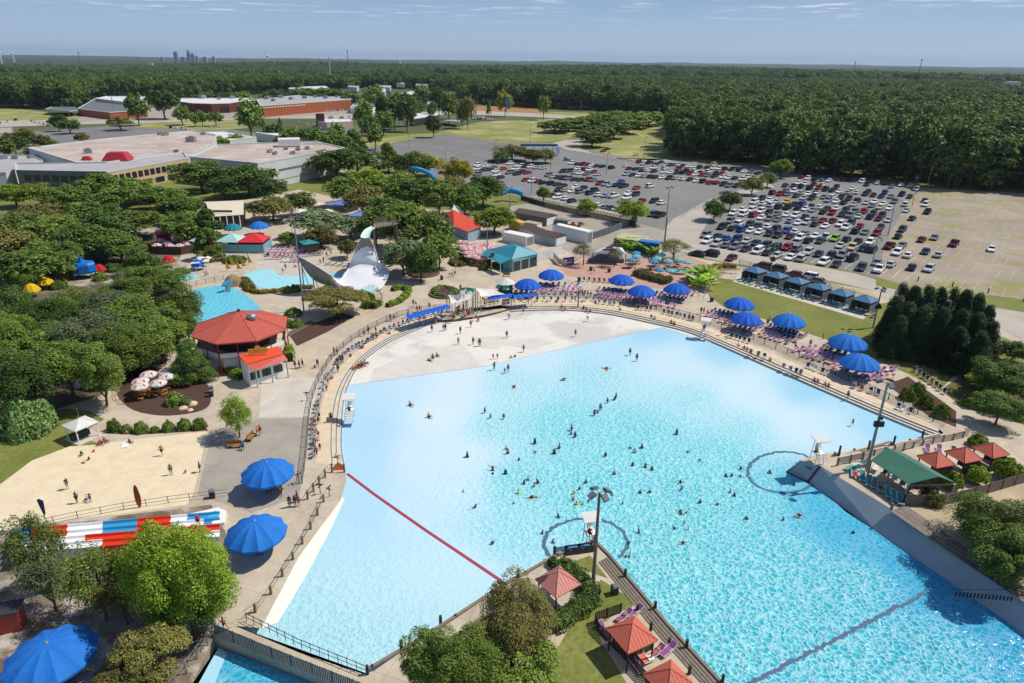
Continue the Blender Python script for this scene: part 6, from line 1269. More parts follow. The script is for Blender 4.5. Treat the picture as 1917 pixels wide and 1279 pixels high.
t=thing('kids_slide','white and blue splash slide on the rocks of the activity pool','water slide');b=MB();fpx(b,[(425,524,2.6),(436,526,2.6),(430,548,.1),(420,545,.1)]);b.build('chute',m_slide,t);b=MB();fpx(b,[(415,530,2.2),(432,522,2.6),(433,526,2.5),(418,537,1.5)]);b.build('blue_bed',lm[2],t);p=G(428,534,0);MB().lathe([(2.2,0),(1.8,1.4),(1.0,2.2),(0,2.5)],9,(p.x+1,p.y+.5,0)).build('rock',mat('tan_rock',hexl('a08868'),.95,.3,scale=1.5,bump=.6),t)
t=thing('splash_play','white and blue splash play set beside the wading pool','play structure');
for x,y in((372,502),(380,498),(388,504),(368,508),(392,498)):p=G(x,y,0);MB().tube((p.x,p.y,0),(p.x,p.y,2.2),.12).box((p.x,p.y,2.2),(2,1.2,.2),x).build('spray_post',m_white,t)
b=MB();fpx(b,[(378,508,1.6),(388,506,1.6),(392,514,.1),(384,515,.1)]);b.build('chute',m_slide,t)
t=thing('water_slide','curving bright blue covered water slide emerging from the treetops','water slide');cr=cr3([(772,316,6.5),(782,317,6.8),(795,321,6.2),(808,328,5.0),(812,334,4)],5);MB().path(cr,1.0,8).build('tube',mat('bright_blue_slide',hexl('2c9cd8'),.3),t,smooth=True)
t=thing('water_slide','short bright blue roof beside the far parking lot','water slide');cr=cr3([(938,362,3.2),(950,357,3.8),(965,358,3.8),(978,363,3.0)],5);MB().path(cr,1.1,8).build('tube',MATS['bright_blue_slide'],t,smooth=True)
# parking booths
for x,y,h in((1045,291,4.5),(1009,288,3),(1027,286,3),(1015,279,0)):
 if not h:continue
 p=G(x,y,0);t=thing('parking_booth','small blue and white parking booth at the lot entrance','booth',(p.x,p.y,0),.3,'parking booths');MB().box((0,0,h*.35),(1.6,1.6,h*.7)).build('wall',m_white,t);MB().box((0,0,h*.85),(2.6,2.6,h*.3),taper=.3).build('roof',mat('booth_blue',hexl('3c86c8'),.5),t)
for x in(983,1000,1017,1035):p=G(x,272,3.2);t=thing('booth_canopy','teal flat canopy over the lot entrance lane','canopy',(p.x,p.y,0),.1,'entrance lane canopies');MB().box((0,0,3.3),(5.5,2.4,1.1)).build('roof',mat('teal_sheet2',hexl('1f6478'),.6),t);MB().tube((0,0,0),(0,0,3),.15).build('post',m_metal,t)
p=G(1062,298,1.5);t=thing('banner_sign','light blue triangular banner at the car park entrance','sign',(p.x,p.y,0),.2);MB().add([(-2.4,0,.5),(3,0,.5),(-1.6,0,2.8)],[(0,1,2)]).build('panel',F_LB,t);MB().tube((-2.2,0,0),(-1.7,0,2.8),.06).build('post',m_metal,t)
p=G(951,222,0);t=thing('road_sign','tall blue and white road sign beside the meadow','sign',(p.x,p.y,0));MB().box((0,0,14),(3,.6,8)).build('panel',MATS['booth_blue'],t);MB().tube((0,0,0),(0,0,10),.3).build('post',m_white,t)
# white tent on the lawn with table
t,c,side,a=hut('tent','white pop-up tent on the grass beside the sandpit',[(117,796),(160,778),(184,789),(139,809)],2.3,0,F_WHITE,cat='tent',seams=False,posts=m_white,apex=.8);MB().box((0,0,.06),(side*1.05,side*1.05,.1)).build('floor',m_conc2,t);MB().box((-.2,.4,.5),(2.4,.8,.8)).build('table',m_dark,t)
# racks of coloured life vests at the pool entrance
rv2=random.Random(2)
for x0,y0,x1,y1,lab in((852,590,862,583,'left rack of coloured life vests under the sails'),(868,596,884,588,'middle rack of coloured life vests under the sails'),(906,572,934,568,'long rack of dark red and blue vests right of the sails'),(940,574,956,571,'short rack of vests by the north steps')):
 A,B=G(x0,y0,0),G(x1,y1,0);t=thing('vest_rack',lab,'rack',tuple(A),ang(A,B),'life vest racks');L=(B-A).length;b=MB()
 b.tube((0,0,0),(0,0,1.7),.04).tube((L,0,0),(L,0,1.7),.04).tube((0,0,1.6),(L,0,1.6),.03).tube((0,0,.9),(L,0,.9),.03);b.build('frame',m_metal,t)
 for k in range(int(L/.38)):
  for z in(1.3,.6):MB().box((.2+k*.38,0,z),(.3,.16,.5),taper=.7).build('vest',mat('vest_'+('blue','maroon','orange','yellow','navy')[(k+int(z*2))%5],hexl(('2c4cb0','8c2438','d8702c','d8b82c','26305c')[rv2.randint(0,4) if False else(k+int(z*2))%5]),.8),t)
  # ================================================================== FENCES, POLES, SHRUBS, SMALL THINGS
m_net=mat('chain_link',hexl('6a6c6c'),.6)
_t=m_net.node_tree;_tr=N(_t,'ShaderNodeBsdfTransparent');_mi=N(_t,'ShaderNodeMixShader');_mi.inputs[0].default_value=.28
_t.links.new(_tr.outputs[0],_mi.inputs[1]);_t.links.new(_t.nodes['Principled BSDF'].outputs[0],_mi.inputs[2]);_t.links.new(_mi.outputs[0],_t.nodes['Material Output'].inputs[0])
def along(P,sp):
 """points every sp metres along a 3D polyline"""
 r=[P[0].copy()];left=sp
 for a,b in zip(P[:-1],P[1:]):
  L=(b-a).length;d=(b-a)/L if L>0 else Vector();u=left
  while u<=L:r.append(a+d*u);u+=sp
  left=u-L
 return r
def fence(label,pts,h=1.2,sp=2.4,style='net',zf=None,base=0.0,mp=None,mr=None,cat='fence',pw=.1,name=None):
 P=[GR(*q) if zf=='R' else G(q[0],q[1],base) for q in pts];t=thing(name or{'net':'mesh_fence','picket':'picket_fence','rail':'rail_fence','panel':'panel_fence','posts':'post_row','beam':'timber_edge'}[style],label,cat)
 mp=mp or m_wood;mr=mr or m_wood;A=along(P,sp)[:100];top=Vector((0,0,h))
 for p in A:MB().box((p.x,p.y,p.z+h/2+.05),(pw,pw,h+.1)).build('post',mp,t)
 b=MB()
 if style in('net','rail','panel','picket'):b.path([p+top for p in P],.035,5)
 if style in('rail',):b.path([p+top*.5 for p in P],.03,5)
 if style=='net':b.path([p+Vector((0,0,.12)) for p in P],.025,4)
 if style=='beam':
  for a,c in zip(P[:-1],P[1:]):m_=(a+c)/2;b.box((m_.x,m_.y,m_.z+h/2),((c-a).length,.3,h),ang(a,c))
 if b.v:b.build('rail' if style!='beam' else 'beam',mr,t)
 if style=='net':
  b=MB()
  for a,c in zip(P[:-1],P[1:]):b.add([a+Vector((0,0,.12)),c+Vector((0,0,.12)),c+top,a+top],[(0,1,2,3)])
  b.build('mesh_panel',m_net,t)
 if style=='panel':
  b=MB()
  for a,c in zip(P[:-1],P[1:]):m_=(a+c)/2;b.box((m_.x,m_.y,m_.z+h*.55),((c-a).length,.05,h*.8),ang(a,c))
  b.build('panel',m_conc2,t)
 if style=='picket':
  b=MB();rr_=random.Random(len(pts))
  for a,c in zip(P[:-1],P[1:]):
   L=(c-a).length;k=max(1,int(L/.19));an=ang(a,c)
   for j in range(k):
    q=a.lerp(c,(j+.5)/k);hh=h*rr_.uniform(.92,1.06);b.box((q.x,q.y,q.z+hh/2),(.145,.03,hh),an)
  b.build('pickets',mr,t)
 return t
LW=smoothline([(634,866),(575,880),(562,905)])
fence('dark mesh fence curving along the west side of the pool steps',smoothline([(566,905),(572,860),(577,800),(583,755),(598,712),(625,668),(665,634),(715,606),(765,588),(832,578)],3),1.15,3.0,'net',mp=m_dgw,mr=m_dgw)
fence('mesh fence with timber posts curving round the north side of the pool',smoothline([(958,560),(1010,556),(1060,555),(1110,559),(1180,570),(1240,582),(1300,598),(1360,618),(1430,645),(1500,674),(1580,710),(1660,748),(1735,785),(1768,800)],3),1.15,2.6,'net',mp=m_woodd,mr=m_woodd)
fence('timber rail with thick posts from the gate down to the deck corner',[(645,884),(618,884),(600,905),(574,938)],1.2,1.6,'rail',mp=m_wood,pw=.2)
fence('rail with round timber posts along the white beach slope',[(606,940),(588,980),(560,1030),(530,1078),(508,1112),(488,1140),(458,1160)],1.0,2.6,'rail',mp=m_wood,pw=.22)
fence('dark metal railing between the pool and the walkway',[(462,1163),(560,1212),(684,1262)],1.0,1.0,'rail',mp=m_dark,mr=m_dark,pw=.05)
fence('teal-grey picket fence above the lower pool',[(405,1188),(500,1228),(640,1284),(720,1316)],1.25,2.2,'picket',mp=m_dgw,mr=mat('teal_grey_pickets',hexl('4c6468'),.85,.25,scale=3))
fence('slanted metal railing beside the lower pool stairs',[(330,1290),(365,1240),(403,1190)],1.3,1.6,'rail',mp=m_metal,mr=m_metal)
fence('grey rail fence with shrubs posts along the bottom of the sandpit',[(-40,1010),(60,990),(140,972),(230,955),(330,940),(428,928)],.95,2.4,'rail',mp=m_metal,mr=m_metal,pw=.07)
fence('timber edge with low posts on the left shore of the peninsula',[(1108,1016),(1040,1042),(940,1098),(800,1190),(690,1254)],.22,4.6,'beam',mp=m_woodd,mr=m_wood,pw=.24,cat='edging')
fence('timber edge along the right shore of the peninsula',[(1116,1016),(1140,1040),(1250,1171),(1350,1280),(1420,1360)],.22,90,'beam',mp=m_woodd,mr=m_wood,pw=.24,cat='edging')
t=thing('post_row','row of dark wooden posts along the timber edge right of the peninsula','posts')
for x,y in((1170,1080),(1226,1141),(1285,1213),(1352,1279),(1193,1147),(1218,1180),(1252,1210),(1290,1262)):p=G(x,y,0);MB().tube((p.x,p.y,0),(p.x,p.y,1.0),.16,.15,8).build('post',m_woodd,t)
t=thing('post_row','dark posts standing on the left shore of the peninsula','posts')
for x,y in((688,1262),(752,1215),(825,1168),(970,1083),(988,1098),(1038,1037)):p=G(x,y,0);MB().tube((p.x,p.y,0),(p.x,p.y,1.0),.16,.15,8).build('post',m_woodd,t)
b=MB()
for i in range(1,5):
 o_=i*.35;P_=[G(*q,.03)+Vector((-o_*.8,-o_*.6,.012*i)) for q in((1140,1042),(1250,1172),(1350,1281),(1420,1362))]
 for a,c in zip(P_[:-1],P_[1:]):m_=(a+c)/2;b.box((m_.x,m_.y,.04),((c-a).length,.25,.08),ang(a,c))
tag(b.build('timber_boards',m_wood),'long grey timber boards inside the right edge of the peninsula','boardwalk')
fence('panel fence with timber posts behind the teal loungers',[(1567,872),(1612,862),(1660,850),(1720,838),(1800,822),(1812,818)],1.15,2.1,'panel',zf='R',pw=.2)
fence('low rail with tall posts along the ramp edge',[(1562,852),(1572,850),(1662,833),(1757,819),(1768,816)],.35,3.6,'beam',zf='R',pw=.22,mr=m_conc2)
t=thing('post_row','four tall dark posts on the ramp edge','posts')
for x,y in((1570,853),(1625,843),(1672,834),(1725,824)):p=GR(x,y);MB().tube((p.x,p.y,p.z),(p.x,p.y,p.z+1.5),.15,.14,8).build('post',m_woodd,t)
fence('weathered picket fence from the pavilion to the right edge',[(1690,945),(1745,948),(1775,944),(1830,930),(1925,902),(2100,860)],1.5,2.4,'picket',base=ZR,mp=m_woodd,mr=m_wood)
fence('short weathered picket fence under the pavilion end',[(1690,945),(1703,918),(1745,912)],1.3,2.4,'picket',base=ZR,mp=m_woodd,mr=m_woodd)
fence('cable rail along the top of the deep-end wall',[(1668,955),(1725,995),(1790,1040),(1900,1110),(2000,1170)],.9,5.5,'rail',base=ZR,mp=m_wood,pw=.22)
t=thing('life_rail','row of dark rungs hanging at the deep-end wall','ladder');b=MB()
for k in range(16):x=1790+k*6.9;z_=.2+k*.1;p=G(x,1112+k*.6,z_);b.box((p.x,p.y,z_),(.12,.1,.55))
b.path([G(1775,1104,.6),G(1900,1104,1.9)],.03,4);b.build('rungs',m_dark,t)
fence('slatted dark fence round the middle cabana',[(1162,1148),(1113,1165),(1120,1185),(1175,1240),(1228,1300)],1.2,1.6,'picket',mp=m_woodd,mr=m_woodd)
fence('slatted screen between the two coral cabanas',[(1178,1243),(1220,1215)],1.2,1.4,'picket',mp=m_woodd,mr=m_woodd)
fence('weathered wooden fence round the red and aqua kiosks',[(400,463),(440,468),(476,474),(502,466)],1.6,2.5,'picket',mp=m_woodd,mr=m_woodd)
fence('dark solid fence around the storage yard',[(975,374),(1020,388),(1080,402),(1130,412),(1190,425)],1.8,3,'picket',mp=m_woodd,mr=m_woodd)
fence('dark fence on the car park side of the yard',[(1110,448),(1135,440),(1170,426),(1193,417)],2.2,3,'picket',mp=m_dgw,mr=m_dgw)
fence('row of thin posts dividing the two car parks',[(1275,407),(1290,398),(1320,385),(1345,372),(1372,362)],1.1,2.6,'posts',mp=m_dark)
fence('pale fence along the drive in front of the field',[(1058,282),(1090,288),(1140,296),(1200,306)],1.0,5,'rail',mp=m_metal,mr=m_metal)
fence('mesh fence behind the blue-roofed cabanas',[(1383,497),(1430,508),(1500,527),(1580,551),(1645,572)],1.5,3.2,'net',mp=m_dark,mr=m_dark)
fence('row of posts in the grass strip beside the gravel lot',[(1718,527),(1771,535),(1798,541),(1828,545),(1852,550),(1880,558),(1908,563),(1935,570)],1.2,7.5,'posts',mp=m_woodd,pw=.2)
fence('wooden post fence across the grass slope',[(1440,602),(1500,622),(1570,645),(1610,652),(1660,660),(1740,680)],1.1,6,'posts',mp=m_wood,pw=.14)
fence('rail fence curving round the mulch island',[(232,757),(220,745),(220,728),(222,704)],1.1,2,'rail')
fence('wooden rail bridge beside the activity pool',[(350,538),(372,534),(400,528),(425,522)],1.1,2.2,'rail')
fence('dark low wall round the terrace with table umbrellas',[(280,470),(300,476),(340,477),(370,472)],2.2,4,'beam',mp=m_brkd,mr=mat('terrace_wall',hexl('5a4a44'),.9,.2,scale=2),cat='wall')
fence('wooden fence beside the wading pool deck',[(310,501),(335,503),(352,505)],1.0,2,'rail')
fence('timber fence beside the exit ramp of the white slide',[(713,575),(716,560),(706,545),(690,542)],1.2,1.8,'rail')
fence('wood railing of the zigzag path by the white slide',[(540,604),(575,588),(610,572)],1.0,2.2,'rail',mr=m_wood)
# ---- lamp and utility poles
def pole(bx,by,ytop,label,heads=0,r=.14,base=None,m=None,cat='light pole',group=None,arm=True,panel=False):
 p=GR(bx,by) if base=='R' else G(bx,by,0);H=hsolve(p.x,p.y,ytop);t=thing('utility_pole' if cat=='utility pole' else 'light_pole',label,cat,(p.x,p.y,p.z),0,group);H-=p.z
 MB().tube((0,0,0),(0,0,H),r*1.25,r*.8,10).build('pole',m or m_metal,t)
 if cat=='utility pole':
  b=MB().box((0,0,H-.8),(2.2,.12,.14),.5).box((0,0,H-2.0),(1.8,.12,.14),.5);b.build('crossarm',m_wood,t);MB().tube((.35,0,H-4),(.35,0,H-2.8),.3).build('transformer',m_metal,t)
 for k in range(heads):
  a=k*2*math.pi/max(1,heads)+.5;x,y=math.cos(a)*.9,math.sin(a)*.9
  h_=MB().tube((0,0,H-.1),(x*.8,y*.8,H-.05),.04).box((x,y,H-.05),(.75,.6,.28),a,tilt=('Y',.5)).build('lamp_head',m_dgw,t)
  MB().box((x*1.02,y*1.02,H-.22),(.55,.42,.03),a,tilt=('Y',.5)).build('lens',m_white,h_)
 if panel:MB().box((0,-.25,H*.55),(1.2,.35,.7)).box((0,-.3,H*.62),(.5,.3,.4)).build('loudspeaker',m_dark,t)
 return t
pole(1110,1098,922,'tall light pole with four lamp heads on the peninsula',4,.17,m=m_wood);pole(1622,880,716,'tall light pole beside the green pavilion',3,.17,base='R',panel=True,m=m_metal)
pole(1634,614,541,'light pole with floodlights above the grass slope',3,.15,panel=True);pole(569,583,405,'tall bare pole in front of the white slide',1,.14);pole(127,510,440,'grey lamp pole in the left grove',1)
pole(1243,459,351,'lamp pole with two heads in the far car park aisle',2,.15);pole(1243,472,408,'thin pole at the corner of the blue container',0,.12,m=m_wood);pole(1441,520,458,'pole with loudspeaker near the wooden stairs',1,.12,panel=True)
pole(912,492,416,'white lamp pole in the food court',2);pole(1034,460,420,'white pole beside the white container',1,.1);pole(1082,574,550,'timber post standing on the north pool fence',0,.14,m=m_wood)
for bx,by,yt,lab in((995,362,315,'lamp pole at the left end of the far lot'),(1030,346,298,'lamp pole beside the brown trees in the far lot'),(1135,326,287,'lamp pole in the middle of the far lot'),(1205,302,257,'lamp pole at the edge of the mown field'),(992,273,236,'lamp pole at the edge of the meadow'),(1662,441,376,'leaning lamp pole in the middle of the crowded lot'),(1632,498,446,'lamp pole near the front of the crowded lot'),(1707,387,362,'lamp pole at the right side of the crowded lot'),(834,304,276,'lamp pole in the empty lot'),(766,279,250,'lamp pole at the left of the empty lot'),(927,290,262,'lamp pole behind the brown trees'),(1712,352,333,'two-headed lamp at the back of the crowded lot'),(954,402,352,'pole by the yellow bush at the yard')):
 pole(bx,by,yt,lab,1,.12,group='lamp poles of the car parks')
for bx,by,yt,lab in((1735,350,302,'wooden utility pole right of the crowded lot'),(1448,322,276,'wooden utility pole left of the forest edge'),(1087,212,186,'utility pole in front of the middle forest'),(893,202,175,'utility pole beside the bare clay field'),(1012,214,190,'utility pole by the highway bend'),(215,217,178,'tall sign pole by the brick shop'),(220,247,215,'lamp pole in the shop lot')):pole(bx,by,yt,lab,0,.18,cat='utility pole',m=m_wood,group='wooden utility poles')
def cable(a,b_,lab):
 pts_=[]
 for k in range(13):u=k/12;p=a.lerp(b_,u);pts_.append(p-Vector((0,0,4*u*(1-u)*2.2)))
 t=thing('power_line',lab,'power line');MB().path(pts_,.06,4).build('cable',m_dark,t)
pp=[G(2300,400),G(1735,350),G(1448,322)];hh=[11,11,11]
for k in range(2):cable(pp[k]+Vector((0,0,10.6)),pp[k+1]+Vector((0,0,10.6)),['overhead cable running off the right edge','overhead cable in front of the dark forest edge'][k])
qq=[G(893,202),G(1012,214),G(1087,212)]
for k in range(2):cable(qq[k]+Vector((0,0,17)),qq[k+1]+Vector((0,0,17)),['overhead cable above the bare clay field','overhead cable before the middle forest'][k])
# flag
p=G(549,455,0);t=thing('flagpole','flagpole with a red and white flag by the path','flagpole',(p.x,p.y,0));MB().tube((0,0,0),(0,0,10),.08,.05).build('pole',m_white,t)
fl_=MB();
for k in range(7):fl_.add([(0,0,9.8-k*.16),(.5,.1,9.6-k*.17),(.9,0,9.2-k*.18),(.9,0,9.2-(k+1)*.18),(.5,.1,9.6-(k+1)*.17),(0,0,9.8-(k+1)*.16)],[(0,1,4,5),(1,2,3,4)],k%2)
fl_.build('flag',[m_redp,m_white],t)
# ---- hedges, bushes, flower beds
def hedge(label,pts,wd,h,m,name='hedge',cat='hedge',base=0.0,dens=90,lsz=.13,zf=None):
 P=[GR(*q) if zf=='R' else G(q[0],q[1],base) for q in pts];rs_=np.random.RandomState(len(label));V=[]
 for a,c in zip(P[:-1],P[1:]):
  L=(c-a).length;n=int(L*(wd+2*h)*dens/2);d=(c-a)/max(L,.01);nn=Vector((-d.y,d.x,0));u=rs_.uniform(0,L,n);th=rs_.uniform(-.15,math.pi+.15,n)
  base_=np.array(a)[None]+np.outer(u,np.array(d));wob=1+.15*np.sin(u*2.3+a.x)+rs_.normal(0,.06,n);off=np.cos(th)*wd/2*wob;up=np.clip(np.abs(np.sin(th))**.6*h*wob,.05,None)
  Pp=base_+np.outer(off,np.array(nn));Pp[:,2]+=up;Nn_=np.outer(np.cos(th),np.array(nn));Nn_[:,2]+=np.sin(th);V.append(leaves(Pp,Nn_,lsz,rs_,.45))
 t=thing(name,label,cat);core=MB()
 for a,c in zip(P[:-1],P[1:]):m_=(a+c)/2;core.box((m_.x,m_.y,m_.z+h*.4),((c-a).length,wd*.72,h*.8),ang(a,c))
 me=leafmesh('leaves',np.concatenate(V),m);ob('leaves',me,t);core.build('branches',mat('twig_core',hexl('2e3a1e'),.95),t);return t
BP={}
def bush(px,py,wpx,h,m,label,group=None,cat='bush',name='bush',zf=None,base=0.0):
 p=GR(px,py) if zf=='R' else G(px,py,base);s=PX(p)[2];W_=wpx/s;key=(m.name,random.randint(0,2) if wpx<80 else 3)
 if key not in BP:
  rs_=np.random.RandomState(len(BP)+3);n=1500 if key[1]<3 else 9000;d=rs_.normal(0,1,(n,3));d/=np.linalg.norm(d,axis=1)[:,None];d[:,2]=np.abs(d[:,2]);r=(1+.16*np.sin(d[:,0]*5+key[1])*np.cos(d[:,1]*6))*rs_.uniform(.72,1.05,n)
  P_=d*r[:,None]*np.array([1,1,1]);BP[key]=(leafmesh('leaves',leaves(P_,d,.12 if key[1]<3 else .05,rs_,.5),m),MB().lathe([(.7,0),(.75,.35),(.4,.72),(0,.8)],8).mesh('branches',mat('twig_core',hexl('2e3a1e'),.95)))
 t=thing(name,label,cat,(p.x,p.y,p.z),random.uniform(0,6),group);t.scale=(W_/2,W_/2,h);ob('leaves',BP[key][0],t);ob('branches',BP[key][1],t);return t
hedge('dark green hedge wrapping round the salmon cabana',[(1036,1066),(1045,1060),(1075,1082),(1100,1105),(1108,1122),(1090,1140),(1060,1158),(1030,1178)],2.2,1.1,L_DARK)
hedge('clipped oval hedge in the round planter',smoothline([(812,548),(820,541),(840,541),(852,548),(840,556),(820,556),(812,548)],2),1.6,.8,L_MID)
hedge('clipped ring hedge with yellow flowers by the food court',smoothline([(846,490),(860,484),(874,488),(870,497),(850,498),(846,490)],2),1.4,.8,L_DARK)
hedge('bright hedge winding right of the white slide',[(725,575),(745,568),(760,556),(766,545),(750,540),(735,545)],1.6,1.0,L_BRIGHT)
hedge('bright hedge beside the tree in front of the white slide',[(685,572),(695,578),(708,570)],2.5,1.3,L_BRIGHT)
hedge('curved hedge along the path above the mulch island',[(255,692),(275,672),(300,658),(335,648)],3,1.6,L_BRIGHT)
hedge('long red-tinged hedge behind the umbrellas',[(1192,514),(1215,522),(1252,531)],3.6,1.5,L_BRN)
hedge('low hedge in front of the orange food counter',[(415,695),(432,697),(455,710)],2.0,1.2,L_BRIGHT)
hedge('tall hedge at the right corner of the food counter',[(541,658),(542,678)],1.8,1.6,L_BRIGHT)
hedge('yellow flower border behind the cabanas path',[(1325,505),(1350,500),(1378,502)],2.2,1.0,L_YEL,cat='flowers',name='flower_border')
hedge('yellow flower bed behind the wading pool',[(392,492),(410,489),(424,488)],1.5,.6,L_FLOW,cat='flowers',name='flower_bed')
hedge('yellow-green border along the lagoon',[(465,545),(485,550),(510,548),(560,540),(585,540)],1.5,.8,L_YEL,cat='flowers',name='flower_border')
hedge('rusty shrubs on the lagoon bank',[(455,525),(462,534),(470,545)],2.5,1.1,L_BRN)
hedge('yellow flowers in the ring hedge by the food court',[(845,478),(852,476),(860,482)],1.8,1.0,L_FLOW,cat='flowers',name='flower_bed')
hedge('clipped hedge on the terrace bank',[(215,480),(250,470),(280,462)],2.5,1.0,L_MID)
hedge('hedge along the teal shop porch',[(912,495),(938,505)],1.2,1.2,L_DARK)
for x,y,w_,h,lab in((214,805,24,1.6,'largest grass tuft at the left of the sandpit bed'),(238,808,18,1.1,'second grass tuft from the left above the sandpit'),(265,808,24,1.5,'third grass tuft above the sandpit'),(290,808,16,.8,'smallest grass tuft above the sandpit'),(316,805,22,1.4,'fifth grass tuft above the sandpit'),(346,802,24,1.5,'second grass tuft from the right above the sandpit'),(374,801,24,1.5,'rightmost grass tuft above the sandpit')):
 bush(x,y,w_,h,L_MID,lab,'ornamental grasses above the sandpit','ornamental grass','grass_tuft')
bush(55,805,98,4.6,L_BUSHW,'huge round flowering bush on the lawn left of the tent')
for x,y,w_,lab in((210,507,30,'bush right of the blue tank'),(238,500,30,'bush below the terrace'),(262,512,26,'bush by the small blue umbrella'),(122,522,30,'bush left of the blue tank'),(190,524,26,'bush under the small red umbrella'),(110,540,28,'bush by the yellow umbrellas'),(290,496,26,'bush at the terrace corner')):bush(x,y,w_,1.8,L_MID,lab,'bushes around the play tank')
bush(328,755,34,1.6,L_MID,'wide shrub in the middle of the mulch island');bush(350,757,22,1.1,L_GREY,'small shrub right of the wide shrub on the mulch island');bush(186,718,22,2.0,L_BRIGHT,'bright round bush beside the banner')
for x,y,w_,lab in((1698,747,26,'round bush nearest the pool fence'),(1716,738,26,'round bush behind the nearest one'),(1731,762,28,'third round bush along the fence'),(1761,780,28,'round bush at the fence corner'),(1818,760,34,'round bush alone beyond the path'),(1845,690,40,'round bush in the shade of the trees')):bush(x,y,w_,2.0,L_MID,lab,'clipped round bushes east of the pool')
bush(1780,905,38,1.6,L_BRIGHT,'bright bush between the pavilion and the red cabanas','bushes at the red cabanas',base=ZR);bush(1829,895,38,1.5,L_BRIGHT,'bright bush in front of the middle red cabana','bushes at the red cabanas',base=ZR);bush(1885,885,50,1.8,L_BRIGHT,'widest bright bush right of the red cabanas','bushes at the red cabanas',base=ZR);bush(1830,832,34,1.5,L_BRIGHT,'bright bush behind the farthest red cabana','bushes at the red cabanas',base=.5)
for x,y,w_,lab in((550,590,30,'round bush left of the big brown tree'),(538,612,24,'bush by the octagonal building corner'),(556,612,22,'pale bush on the mulch slope'),(615,573,20,'small bush under the brown tree'),(1228-40,468,22,'tall bright shrub right of the grill'),(400,480,34,'dark bush under the conifer'),(440,490,40,'dark spreading bush behind the yellow sails'),(690,560,24,'bush at the foot of the white slide'),(553,545,20,'bush by the lagoon edge'),(540,548,18,'low bush right of the lagoon'),(610,548,26,'yellowish bush under the slide wing'),(700,500,26,'bush behind the white slide wall'),(905,505,16,'bush beside the bench')):bush(x,y,w_,1.5,L_MID,lab,'bushes in the park beds')
# banana-like plants on the plaza
def mk_ban():
 t=thing('banana_plant','banana plant','plant');b=MB();rr_=random.Random(5)
 for k in range(34):
  a=rr_.uniform(0,6.28);L=rr_.uniform(1.4,2.6);z0_=rr_.uniform(.3,1.6);el=rr_.uniform(.5,1.3);ox,oy=rr_.uniform(-1,1),rr_.uniform(-1,1);pr=[]
  for j in range(5):u=j/4;r=L*u*math.cos(el*(1-u*.6));z=z0_+L*u*math.sin(el)*(1-.5*u);wv=.34*math.sin(math.pi*min(1,u*.9+.08));pr.append(((ox+math.cos(a)*r-math.sin(a)*wv,oy+math.sin(a)*r+math.cos(a)*wv,z),(ox+math.cos(a)*r+math.sin(a)*wv,oy+math.sin(a)*r-math.cos(a)*wv,z)))
  b.add([p for q in pr for p in q],[(2*j,2*j+1,2*j+3,2*j+2) for j in range(4)])
 b.build('leaves',L_PALM,t);MB().tube((0,0,0),(0,0,1.4),.14).tube((.6,.3,0),(.5,.3,1.2),.12).build('stem',m_wood,t);return t
PBN=Proto(mk_ban)
for x,y,s_,lab in((1160,462,1.1,'banana plant behind the grill roof'),(1175,466,1.2,'banana plant beside the grill roof'),(1188,470,1,'banana plant at the left of the aqua umbrellas'),(1208,474,1.3,'banana plant between the two groups of aqua umbrellas'),(1222,480,1.1,'banana plant next to the brown plaza tree'),(1312,540,1.4,'banana plant at the foot of the stairs'),(1320,528,1.5,'banana plant halfway up the stairs'),(1303,530,1.3,'banana plant left of the stairs'),(1312,518,1.1,'banana plant farthest up beside the stairs')):
 p=G(x,y,0);PBN.put((p.x,p.y,0),random.uniform(0,6),lab,scale=s_,group='banana plants on the plaza')
 # planters, stairs, bins, benches, rocks, boards
for px,py,r_,m,lab in((833,551,3.6,m_mulch,'oval planter with dark kerb under the clipped hedge'),(794,512,4.0,m_mulch,'round mulch planter with dark kerb round a tree'),(859,492,2.8,m_grass,'round planter under the ring hedge')):
 p=G(px,py,0);t=thing('planter',lab,'planter',(p.x,p.y,0));MB().lathe([(r_,0),(r_,.45),(r_-.3,.45),(r_-.3,.3)],28).build('kerb',mat('brown_kerb',hexl('7a6858'),.9,.2,scale=2),t);MB().lathe([(0,.33),(r_-.28,.33)],28).build('soil',m_mulch,t)
t=thing('stairs','curved timber stairs climbing the lawn bank','stairs');sc_=smoothline([(1318,548),(1323,535),(1332,520),(1342,510),(1360,504),(1380,504)],4)
for i,(x,y) in enumerate(sc_):p=G(x,y,i*.06);q=G(*sc_[min(i+1,len(sc_)-1)],0);MB().box((p.x,p.y,i*.06+.05),(2.0,.35,.1),ang(p,q)+math.pi/2 if i<len(sc_)-1 else .3).build('tread',m_wood,t)
b=MB();b.path([G(x-5,y,1.0) for x,y in sc_],.05,5);b.path([G(x+5,y+2,1.0) for x,y in sc_],.05,5);b.build('handrail',m_wood,t)
t=thing('stairs','zigzag timber stairs on the mulch slope by the octagonal building','stairs')
for k in range(14):p=G(540+k*3.4,627-k*1.9,.1);MB().box((p.x,p.y,.1),(.3,1.8,.12),.9).build('tread',m_wood,t)
def mk_bin():
 t=thing('litter_bin','dark litter bin','litter bin');MB().box((0,0,.5),(.62,.62,1.0)).build('body',m_dark,t);MB().box((0,0,1.08),(.7,.7,.16),taper=.7).build('lid',m_dgw,t);return t
PB=Proto(mk_bin)
